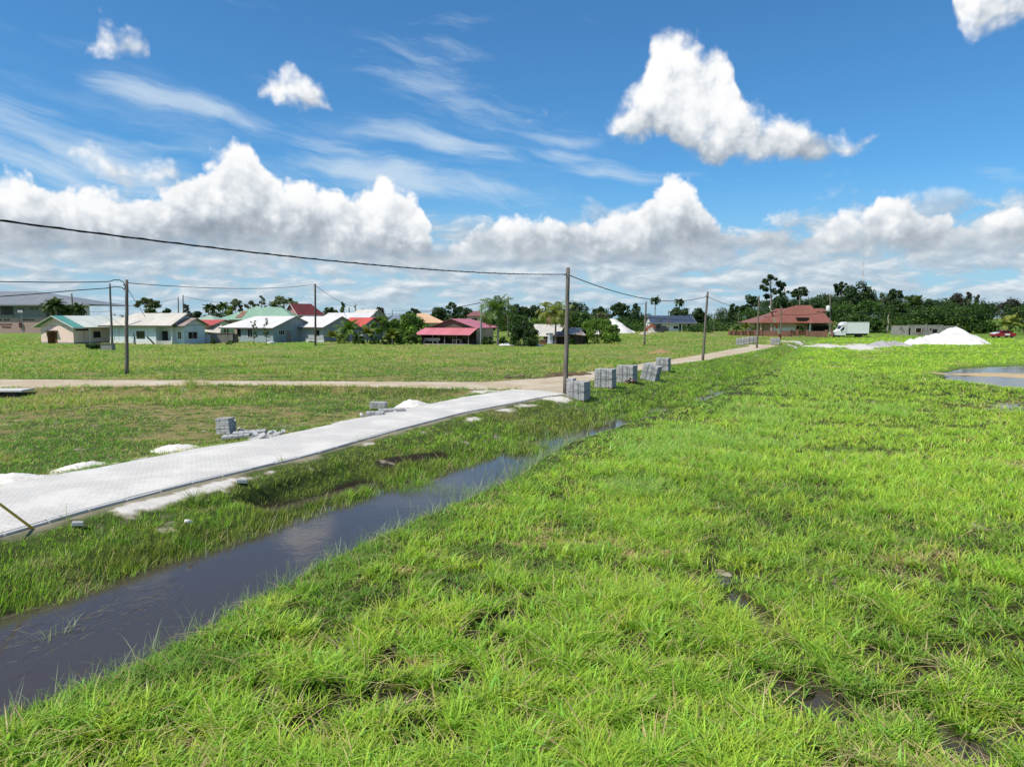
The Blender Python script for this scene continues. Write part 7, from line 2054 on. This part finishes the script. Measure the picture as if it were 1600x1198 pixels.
def palm(px, base, y=None, crown=None, top=None, frond_px=26, n=16, leaf='palm', label='', name='coconut_palm', group=None, droop=1.0, trunk_r=.13, lean=0.0, seed=1, upright=.5, sep=False, nuts=False, cat='palm', ll=.55):
    """crown = row of the crown's heart; frond_px = length of a frond in photo pixels"""
    rnd = random.Random(seed * 31 + int(px))
    if y is None: p = on_ground(px, base); y = p.y
    else:
        q = at_y(px, 520, y); p = Vector((q.x, q.y, gz(q.x, q.y)))
    m = y / F; hz = max(.25, at_y(px, crown, y).z - p.z); Lf = frond_px * m
    o = empty(name, p, 0, label, cat, group)
    heart = Vector((lean * hz, 0, hz))
    mb = MB(); k_ = 7; mb.tube([Vector((heart.x * (k / k_) ** 1.6, 0, -.25 + (hz + .25) * k / k_)) for k in range(k_ + 1)], [trunk_r * (1.25 - .5 * k / k_) for k in range(k_ + 1)], 9)
    mb.build('trunk', BARK_P, o, smooth=True)
    allv = []; allf = []; cnt = 0
    for i in range(n):
        az = 2 * math.pi * (i * .382 + rnd.uniform(-.03, .03)); age = (i + .5) / n                      # 0 young and upright
        el = math.radians(80 - 95 * age ** (1 / (1.35 - .6 * (1 - upright))) * (1.1 - .5 * upright)) + rnd.uniform(-.1, .1)
        L = Lf * (.75 + .35 * math.sin(math.pi * min(1, .25 + age * .6))) * rnd.uniform(.9, 1.08)
        bend = droop * (.55 + .9 * age) * rnd.uniform(.8, 1.2); tw = rnd.uniform(-.5, .5)
        h = Vector((math.cos(az), math.sin(az), 0)); side = Vector((-math.sin(az), math.cos(az), 0))
        ns = 9; P = [heart.copy()]; D = []; e = el
        for s in range(ns):
            d = h * math.cos(e) + Vector((0, 0, 1)) * math.sin(e); D.append(d); P.append(P[-1] + d * (L / ns)); e -= bend / ns * (1 + s * .12)
        D.append(D[-1])
        V = []; Fc = []
        def strip(a, b, c, d_):
            i0 = len(V); V.extend([a, b, c, d_]); Fc.append((i0, i0 + 1, i0 + 2, i0 + 3))
        for s in range(ns):                                                     # the rib
            w0 = Lf * .012 * (1 - s / ns) + .008; strip(P[s] - side * w0, P[s] + side * w0, P[s + 1] + side * w0 * .8, P[s + 1] - side * w0 * .8)
        per = 3
        for s in range(1, ns):
            for q in range(per):
                f = (s + q / per) / ns; base_ = P[s].lerp(P[s + 1], q / per); dd = D[s]
                up = side.cross(dd).normalized()
                if up.z < 0: up = -up
                ln = L * ll * .62 * math.sin(math.pi * (.12 + .80 * f)) ** .8 * rnd.uniform(.85, 1.1); wv = max(.05, m * 1.15) * rnd.uniform(.8, 1.2)
                for sg in (-1, 1):
                    out = (side * sg * .85 + dd * .55 + up * (.20 + tw * sg * .25)).normalized()
                    tip = base_ + out * ln + Vector((0, 0, -ln * (.22 + .45 * droop * rnd.random()))); md = base_ + out * ln * .5 + Vector((0, 0, -ln * .05))
                    strip(base_ - dd * wv * .4, base_ + dd * wv * .4, md + dd * wv * .5, md - dd * wv * .5); strip(md - dd * wv * .5, md + dd * wv * .5, tip + dd * wv * .08, tip - dd * wv * .08)
        if sep:
            me = np_mesh('frond', [tuple(v) for v in V], np.array(Fc).ravel(), np.full(len(Fc), 4), smooth=False); link('frond', me, LEAF['brown' if (age > .93 and rnd.random() < .7) else leaf], o)
        else:
            allv += [tuple(v) for v in V]; allf += [tuple(a + cnt for a in f) for f in Fc]; cnt += len(V)
    if not sep:
        me = np_mesh('crown', allv, np.array(allf).ravel(), np.full(len(allf), 4), smooth=False); link('crown', me, LEAF[leaf], o)
    if nuts:
        mb = MB()
        for k in range(7):
            a = k * .9; c = heart + Vector((math.cos(a) * .28, math.sin(a) * .28, -.25 - .1 * (k % 3))); mb.lathe([(.02, -.15), (.11, -.1), (.14, 0), (.1, .1), (.02, .14)], 8, tuple(c))
        mb.build('coconuts', LEAF['yellow'], o, smooth=True)
    return o


def treeline():
    """the wood along the horizon that reads as one mass"""
    prof = [(-220, 489), (0, 491), (150, 491), (230, 487), (300, 488), (380, 486), (470, 486), (520, 483), (600, 488), (660, 487), (700, 480), (760, 481), (800, 478), (850, 480), (885, 474), (930, 480), (960, 476), (1000, 484), (1040, 478), (1070, 476), (1100, 482), (1140, 479),
            (1165, 464), (1200, 461), (1235, 464), (1262, 460), (1290, 456), (1320, 452), (1360, 457), (1400, 462), (1440, 463), (1480, 460), (1520, 458), (1555, 469), (1580, 463), (1620, 460), (1840, 462)]
    px = np.array([a for a, b in prof]); py = np.array([b for a, b in prof])
    for nm, y0, jy, n, leaf, dy, lab in (('wood', 330, 18, 250, 'dark', 0, 'dense dark wood closing the view along the horizon'), ('undergrowth', 262, 16, 190, 'mid', 13, 'lower and greener growth along the foot of the dark wood')):
        cents = []; rads = []; rng = np.random.default_rng(5 + dy)
        for k in range(n):
            x = rng.uniform(-220, 1840)
            if dy and x < 640: continue
            y = y0 + rng.normal() * jy - max(0, x - 1150) * .10; m = y / F
            t = np.interp(x, px, py) + dy + rng.normal() * 4.5 + 4
            q = at_y(x, t, y); R = rng.uniform(4.5, 8.5) * (1 if x > 850 else .7) * (.75 if dy else 1); zt = q.z
            for j in range(11):                                     # one rounded crown
                a_ = rng.random() * 6.28; e_ = rng.random() * 1.45 - .25; rr = R * (.62 + .2 * rng.random())
                cents.append((q.x + math.cos(a_) * math.cos(e_) * rr, y + math.sin(a_) * math.cos(e_) * rr, max(.8, zt - R * .95 + math.sin(e_) * rr * .75))); rads.append(R * rng.uniform(.26, .42))
            z = zt - R * 1.6
            while z > -1: cents.append((q.x + rng.normal() * R * .5, y + rng.normal() * R * .3, max(z, .8))); rads.append(R * .55); z -= R * .8
        v, f = leaves_np(cents, rads, 95 if not dy else 85, .62, flat=.85, rng=rng, stray=.05)
        v[:, 2] = np.maximum(v[:, 2], -.1)
        me = np_mesh(nm, v, f.ravel(), np.full(len(f), 4), smooth=False); o = link(nm, me, LEAF[leaf]); tag(o, lab, 'wood', kind='stuff')


def build_trees():
    treeline()
    T = tree
    # ---- left: behind and between the houses
    palm(81, 0, 160, crown=482, frond_px=15, n=22, leaf='dpalm', label='left one of the dark bushy palms before the public building', name='palm_tree', group='dark palms by the public building', seed=3, droop=1.2, upright=.6, trunk_r=.2)
    palm(89.5, 0, 158, crown=479, frond_px=17, n=26, leaf='dpalm', label='tallest dark bushy palm in front of the public building', name='palm_tree', group='dark palms by the public building', seed=4, droop=1.1, upright=.6, trunk_r=.2)
    palm(106, 0, 162, crown=486, frond_px=12, n=20, leaf='dpalm', label='low dark palm just left of the pole behind the pink house', name='palm_tree', group='dark palms by the public building', seed=5, droop=1.1, trunk_r=.2)
    palm(124, 0, 160, crown=485, frond_px=14, n=22, leaf='dpalm', label='right one of the dark bushy palms below the roof corner', name='palm_tree', group='dark palms by the public building', seed=6, droop=1.2, trunk_r=.2)
    T(233, 462.5, 34, 200, 'umbrella', 'olive', 'loose flat crowned tree above the ridge of the pale blue house', crown_frac=.55, dens=.8)
    T(238, 476, 24, 205, 'dense', 'mid', 'dense green tree under the flat crowned one', crown_frac=.8)
    T(262, 479, 16, 210, 'dense', 'dark', 'small dark tree left of the paired poles', crown_frac=.8)
    T(292, 474.5, 17, 205, 'open', 'plum', 'dusky tree directly behind the paired poles', crown_frac=.8, dens=1.4)
    T(308, 484, 24, 200, 'dense', 'dark', 'low dark tree right of the paired poles', crown_frac=.8)
    for px_, c_, lab in ((327, 482, 'leftmost palm of the clump beside the mint roof'), (337, 483, 'middle palm of the clump beside the mint roof'), (349.5, 479, 'tallest palm of the clump beside the mint roof')):
        palm(px_, 0, 185, crown=c_, frond_px=10, n=18, leaf='dpalm' if px_ < 345 else 'palm', label=lab, name='palm_tree', group='palms beside the mint roof', seed=int(px_), trunk_r=.18, droop=1.3)
    T(370, 467, 30, 215, 'open', 'grey', 'pale leaved open tree over the left end of the mint roof', crown_frac=.62, dens=1.2)
    T(362, 478, 14, 200, 'dense', 'yellow', 'small yellowish tree at the left end of the mint roof', crown_frac=.7)
    T(393, 470, 22, 218, 'open', 'grey', 'open tree with few leaf clumps above the mint roof', crown_frac=.55, dens=.9)
    T(411, 461, 16, 222, 'open', 'grey', 'slim tree with a single high tuft above the mint roof', crown_frac=.5, dens=.7)
    T(446, 459, 40, 215, 'umbrella', 'grey', 'wide pale tree left of the steep dark red gable', crown_frac=.6)
    T(435, 470, 14, 205, 'dense', 'mid', 'small green tree touching the dark red gable', crown_frac=.7)
    T(516, 479, 22, 230, 'dense', 'dark', 'dark tree crown right of the steep red roof', crown_frac=.8)
    T(536, 470, 12, 205, 'column', 'mid', 'narrow upright tree over the long white roof', crown_frac=.75)
    T(527, 482, 14, 210, 'dense', 'mid', 'low green tree over the long white roof', crown_frac=.8)
    T(594, 477.5, 17, 205, 'dense', 'plum', 'dark round tree beside the white framed gable', crown_frac=.75)
    T(647, 480, 22, 210, 'umbrella', 'dark', 'flat dark tree behind the big green shrub', crown_frac=.6)
    T(640, 490, 62, 150, 'bush', 'light', 'big rounded light green shrub between grey and peach roofs', name='shrub', cat='shrub', crown_frac=.9, dens=1.6)
    T(618, 495, 22, 146, 'bush', 'light', 'smaller light green shrub before the slate grey roof', name='shrub', cat='shrub')
    T(686, 478, 26, 250, 'dense', 'dark', 'dark tree right of the peach roof', crown_frac=.85)
    T(706, 471.5, 24, 245, 'open', 'dark', 'tall dark tree above the pink roof ridge', crown_frac=.75, dens=1.7)
    T(732, 478, 28, 255, 'dense', 'dark', 'dark tree behind the maroon roof', crown_frac=.85)
    T(765, 486, 28, 170, 'dense', 'olive', 'olive tree behind the first coconut palm', crown_frac=.85)
    T(810, 474, 36, 240, 'dense', 'dark', 'broad dark tree between the two coconut palms', crown_frac=.85)
    T(834, 474.5, 30, 245, 'dense', 'dark', 'second broad dark tree between the coconut palms', crown_frac=.85)
    T(812, 489, 44, 165, 'dense', 'mid', 'mid green tree above the round dark bush', crown_frac=.9)
    T(845, 492, 36, 160, 'dense', 'light', 'light green tree behind the second coconut palm', crown_frac=.9)
    T(853, 470, 12, 210, 'sparse', 'grey', 'pale wispy treetop left of the second coconut palm', crown_frac=.5, dens=1.6)
    T(898, 466.5, 38, 230, 'dense', 'dark', 'big dark tree just right of the nearest pole', crown_frac=.85)
    T(903, 482, 46, 165, 'dense', 'mid', 'fresh green tree beside the nearest pole above the plank shed', crown_frac=.9, dens=1.3)
    T(937, 487, 34, 170, 'dense', 'olive', 'olive green tree above the feathery tree', crown_frac=.88)
    T(934, 497.5, 62, 128, 'bush', 'light', 'feathery light green tree with low spreading branches right of the plank shed', dens=1.5, leafpx=1.4)
    T(958, 505, 26, 126, 'bush', 'light', 'light green bush overlapping the foot of the white sand slope', name='shrub', cat='shrub', leafpx=1.5)
    T(935, 477, 24, 280, 'dense', 'dark', 'dark tree over the feathery tree on the skyline', crown_frac=.85)
    T(968, 471.5, 34, 285, 'umbrella', 'dark', 'wide dark skyline tree above the white sand slope', crown_frac=.8, dens=1.6)
    T(993, 472.5, 20, 275, 'column', 'dark', 'dark drooping tree left of the leaning pole', crown_frac=.9, dens=1.3)
    palm(1023, 0, 300, crown=470, frond_px=9.5, n=18, leaf='dpalm', label='tall skyline palm left of the navy roof', name='palm_tree', group='tall palms on the skyline', seed=8, trunk_r=.2, droop=1.4)
    palm(1061, 0, 305, crown=473, frond_px=9.5, n=18, leaf='dpalm', label='tall skyline palm above the navy roof', name='palm_tree', group='tall palms on the skyline', seed=9, trunk_r=.2, droop=1.4)
    T(1060, 479, 34, 290, 'dense', 'dark', 'dark tree below the palm above the navy roof', crown_frac=.9)
    T(1090, 480, 30, 285, 'dense', 'dark', 'dark tree over the right end of the navy roof', crown_frac=.9)
    # ---- right: the wood's edge and its tall trees
    R = [(1172, 462, 40, 262, 'open', 'dark', 'ragged dark tree behind the slim pole', .85, 2.0), (1146, 474, 24, 265, 'open', 'dark', 'lower ragged tree left of the slim pole', .8, 1.6), (1203, 428.5, 36, 275, 'open', 'dark', 'tallest thin tree of the wood, its leaf tufts standing against the sky', .5, 1.2), (1224, 441, 24, 276, 'open', 'dark', 'slanting tuft tree right of the tallest thin tree', .45, .8),
         (1247, 446, 30, 270, 'umbrella', 'dark', 'rounded high crown above the villa ridge', .42, 1.1), (1222, 462, 44, 262, 'dense', 'dark', 'dense dark crown behind the villa roof', .8, 1.2), (1278, 462, 36, 265, 'dense', 'dark', 'dark crown right of the villa ridge', .85, 1.2), (1262, 468, 30, 268, 'dense', 'dark', 'lower dark crown behind the villa ridge', .85, 1.0), (1294, 458, 24, 260, 'dense', 'dark', 'dark crown behind the transformer pole', .85, 1.0),
         (1311, 437, 23, 262, 'umbrella', 'dark', 'high round crown left of the radio mast', .45, 1.2), (1340, 439.5, 50, 255, 'dense', 'dark', 'largest dark crown of the wood below the radio mast', .85, 2.0), (1322, 452, 34, 250, 'dense', 'dark', 'dark crown in front of the high round one', .85, 1.3), (1376, 457, 20, 268, 'open', 'grey', 'pale thin leaved tree right of the largest crown', .6, .9), (1396, 447.5, 22, 266, 'umbrella', 'dark', 'slender tall crown above the gravel heap', .5, 1.1),
         (1403, 462, 24, 262, 'dense', 'dark', 'dark crown under the slender tall one', .8, 1.0), (1452, 466, 30, 255, 'dense', 'dark', 'dark crown right of the feathery palm', .85, 1.2), (1492, 452, 26, 262, 'dense', 'plum', 'left of the three brownish crowns above the white sand heap', .8, 1.2), (1510, 454, 20, 264, 'column', 'plum', 'middle one of the three brownish crowns above the white sand heap', .8, 1.2), (1524, 458, 14, 264, 'column', 'plum', 'right of the three brownish crowns above the white sand heap', .8, 1.2),
         (1484, 470, 48, 240, 'dense', 'mid', 'broad greener crown behind the grey block shell', .9, 1.5), (1530, 474, 40, 245, 'dense', 'dark', 'dark crown left of the dip in the wood', .9, 1.3), (1578, 463.5, 34, 255, 'dense', 'plum', 'dark crown right of the dip near the right edge', .85, 1.3), (1606, 464, 30, 255, 'dense', 'dark', 'dark crown cut by the right edge', .85, 1.2)]
    for px_, t_, w_, y_, k_, l_, lab, cf, dn in R: T(px_, t_, w_, y_, k_, l_, lab, crown_frac=cf, dens=dn, bark=BARK_P if t_ < 450 else BARK)
    palm(1427, 0, 250, crown=478, frond_px=20, n=15, leaf='dpalm', label='big feathery palm standing in the wood above the block shell', name='palm_tree', seed=12, upright=1.0, droop=.7, trunk_r=.25)
    T(1343, 488, 52, 225, 'dense', 'mid', 'rounded green tree behind the white van', crown_frac=.92, dens=1.6)
    T(1372, 496, 36, 222, 'bush', 'mid', 'green bush right of the white van', name='shrub', cat='shrub')
    T(1387, 489, 22, 218, 'sparse', 'olive', 'pale forked dead tree above the gravel heap', crown_frac=.4, bark=BARK_P, trunk_r=.3, dens=.6)
    T(1430, 496, 50, 226, 'bush', 'mid', 'wide green bush behind the block shell', name='shrub', cat='shrub', dens=1.2)
    T(1525, 498, 50, 222, 'bush', 'mid', 'green bush right of the block shell', name='shrub', cat='shrub', dens=1.2)
    palm(1575, 0, 196, crown=507, frond_px=21, n=15, leaf='ypalm', label='yellowish young palm right above the red car', name='palm_tree', seed=14, upright=.8, droop=1.0, trunk_r=.16)
    palm(1600, 0, 215, crown=510, frond_px=15, n=13, leaf='palm', label='second young palm cut by the right edge', name='palm_tree', seed=15, upright=.8)
    for px_, c_, f_, lab in ((1165, 512, 9, 'yellow green young palm behind the villa wall'), (1151, 515, 8, 'young palm at the left end of the villa wall'), (1180, 516, 8, 'young palm by the slim pole at the villa wall'), (1252, 516, 6, 'low palm before the dark entry of the villa')):
        palm(px_, 0, 168, crown=c_, frond_px=f_, n=13, leaf='ypalm' if px_ == 1165 else 'palm', label=lab, name='young_palm', group='young palms in the villa yard', seed=int(px_), upright=.9, droop=.8, trunk_r=.1)
    # ---- the village garden in the middle
    palm(778, 539.5, crown=488, frond_px=34, n=26, leaf='palm', label='big coconut palm with hanging fronds right of the pink roof', seed=21, droop=1.25, upright=.45, trunk_r=.16, sep=True, nuts=True)
    palm(868, 537.5, crown=492, frond_px=31, n=22, leaf='ypalm', label='coconut palm with yellowed drooping fronds beside the nearest pole', seed=22, droop=1.35, upright=.6, trunk_r=.16, sep=True, nuts=True)
    T(820, 500.5, 50, 121, 'bush', 'dark', 'round dark green bush tree between the two coconut palms', base=540.5, dens=2.0, leafpx=1.6)
    palm(545, 536, crown=519, frond_px=25, n=17, leaf='palm', label='low coconut palm with one pale bent frond before the red roof', seed=23, upright=.7, droop=1.2, sep=True)
    palm(518, 535, crown=528, frond_px=14, n=12, leaf='ypalm', label='small fan of yellow green fronds by the smaller grey house', name='young_palm', seed=24, upright=1.0, droop=.5)
    palm(574, 535.5, crown=522, frond_px=18, n=13, leaf='ypalm', label='young yellowish palm between the low coconut palm and the leafy tree', name='young_palm', seed=25, upright=.9, droop=.9)
    palm(613, 538.5, crown=525, frond_px=14, n=12, leaf='ypalm', label='small yellow palm right of the leafy tree', name='young_palm', seed=26, upright=.9, droop=.9)
    T(596, 494, 30, 121, 'open', 'light', 'broad leaved garden tree with bare stem among the young palms', base=538.5, crown_frac=.68, dens=1.5, leafpx=2.6)
    for px_, t_, w_, lf, lab in ((533, 521, 16, 'yellow', 'yellow green shrub between the two small palms'), (560, 523, 22, 'mid', 'green shrub under the low coconut palm'), (584, 524, 20, 'mid', 'green shrub left of the leafy garden tree'), (604, 523, 18, 'olive', 'olive shrub under the leafy garden tree'), (628, 516, 26, 'light', 'tall light shrub left of the pink verandah'), (643, 518, 24, 'mid', 'green shrub touching the pink verandah roof'), (652, 527, 14, 'light', 'small light plant at the corner of the pink verandah'), (615, 514, 26, 'yellow', 'yellow green foliage behind the small yellow palm'), (762, 526, 24, 'mid', 'low green plants right of the pink roofed house'), (786, 528, 18, 'light', 'banana like plants at the foot of the coconut palm'), (893, 529, 14, 'mid', 'low bush at the plank shed corner')):
        T(px_, t_, w_, 122, 'bush', lf, lab, name='shrub', cat='shrub', base=538, dens=.6, leafpx=1.8)
    T(397, 502, 12, 118, 'sparse', 'olive', 'nearly bare sapling left of the blue grey gable', name='sapling', base=538.5, crown_frac=.8, dens=2.2, leafpx=1.1, trunk_r=.05, cat='sapling')
    T(417, 498, 16, 118, 'sparse', 'olive', 'thin leaved sapling before the corner of the blue grey house', name='sapling', base=538.5, crown_frac=.75, dens=2.6, leafpx=1.1, trunk_r=.05, cat='sapling')
    T(278.5, 497, 14, 119, 'sparse', 'grey', 'bare pale sapling before the bay window of the blue house', name='sapling', base=537.5, crown_frac=.8, dens=.9, leafpx=1.0, trunk_r=.06, bark=BARK_P, cat='sapling')
    for px_, t_, w_, lab in ((333, 530, 9, 'dark tuft of shrub at the left end of the weathered fence'), (361, 532, 12, 'low shrub before the gate of the weathered fence'), (486, 533, 12, 'dark low shrub at the foot of the dark pole')):
        T(px_, t_, w_, 117, 'bush', 'mid', lab, name='shrub', cat='shrub', base=538.5, dens=.4, leafpx=1.3)
    # clipped hedge before the pink house
    c = on_ground(147, 545.5); m = c.y / F; cents = []; rads = []; rng = np.random.default_rng(3)
    for k in range(46): cents.append((rng.uniform(-12, 11) * m, rng.uniform(-.3, .3), rng.uniform(.2, .72))); rads.append(.28)
    v, f = leaves_np(cents, rads, 60, .16, rng=rng); o = empty('hedge', c, 0, 'dark clipped hedge in front of the pink house beside the grey tank', 'hedge'); link('foliage', np_mesh('foliage', v, f.ravel(), np.full(len(f), 4), smooth=False), LEAF['dark'], o)
    mb = MB()
    for k in range(7): x = (-11 + 3.5 * k) * m; mb.tube([(x, 0, -.1), (x + .05, 0, .5)], .02, 5)
    mb.build('stems', BARK, o)


build_trees()
build_grass(1400000)
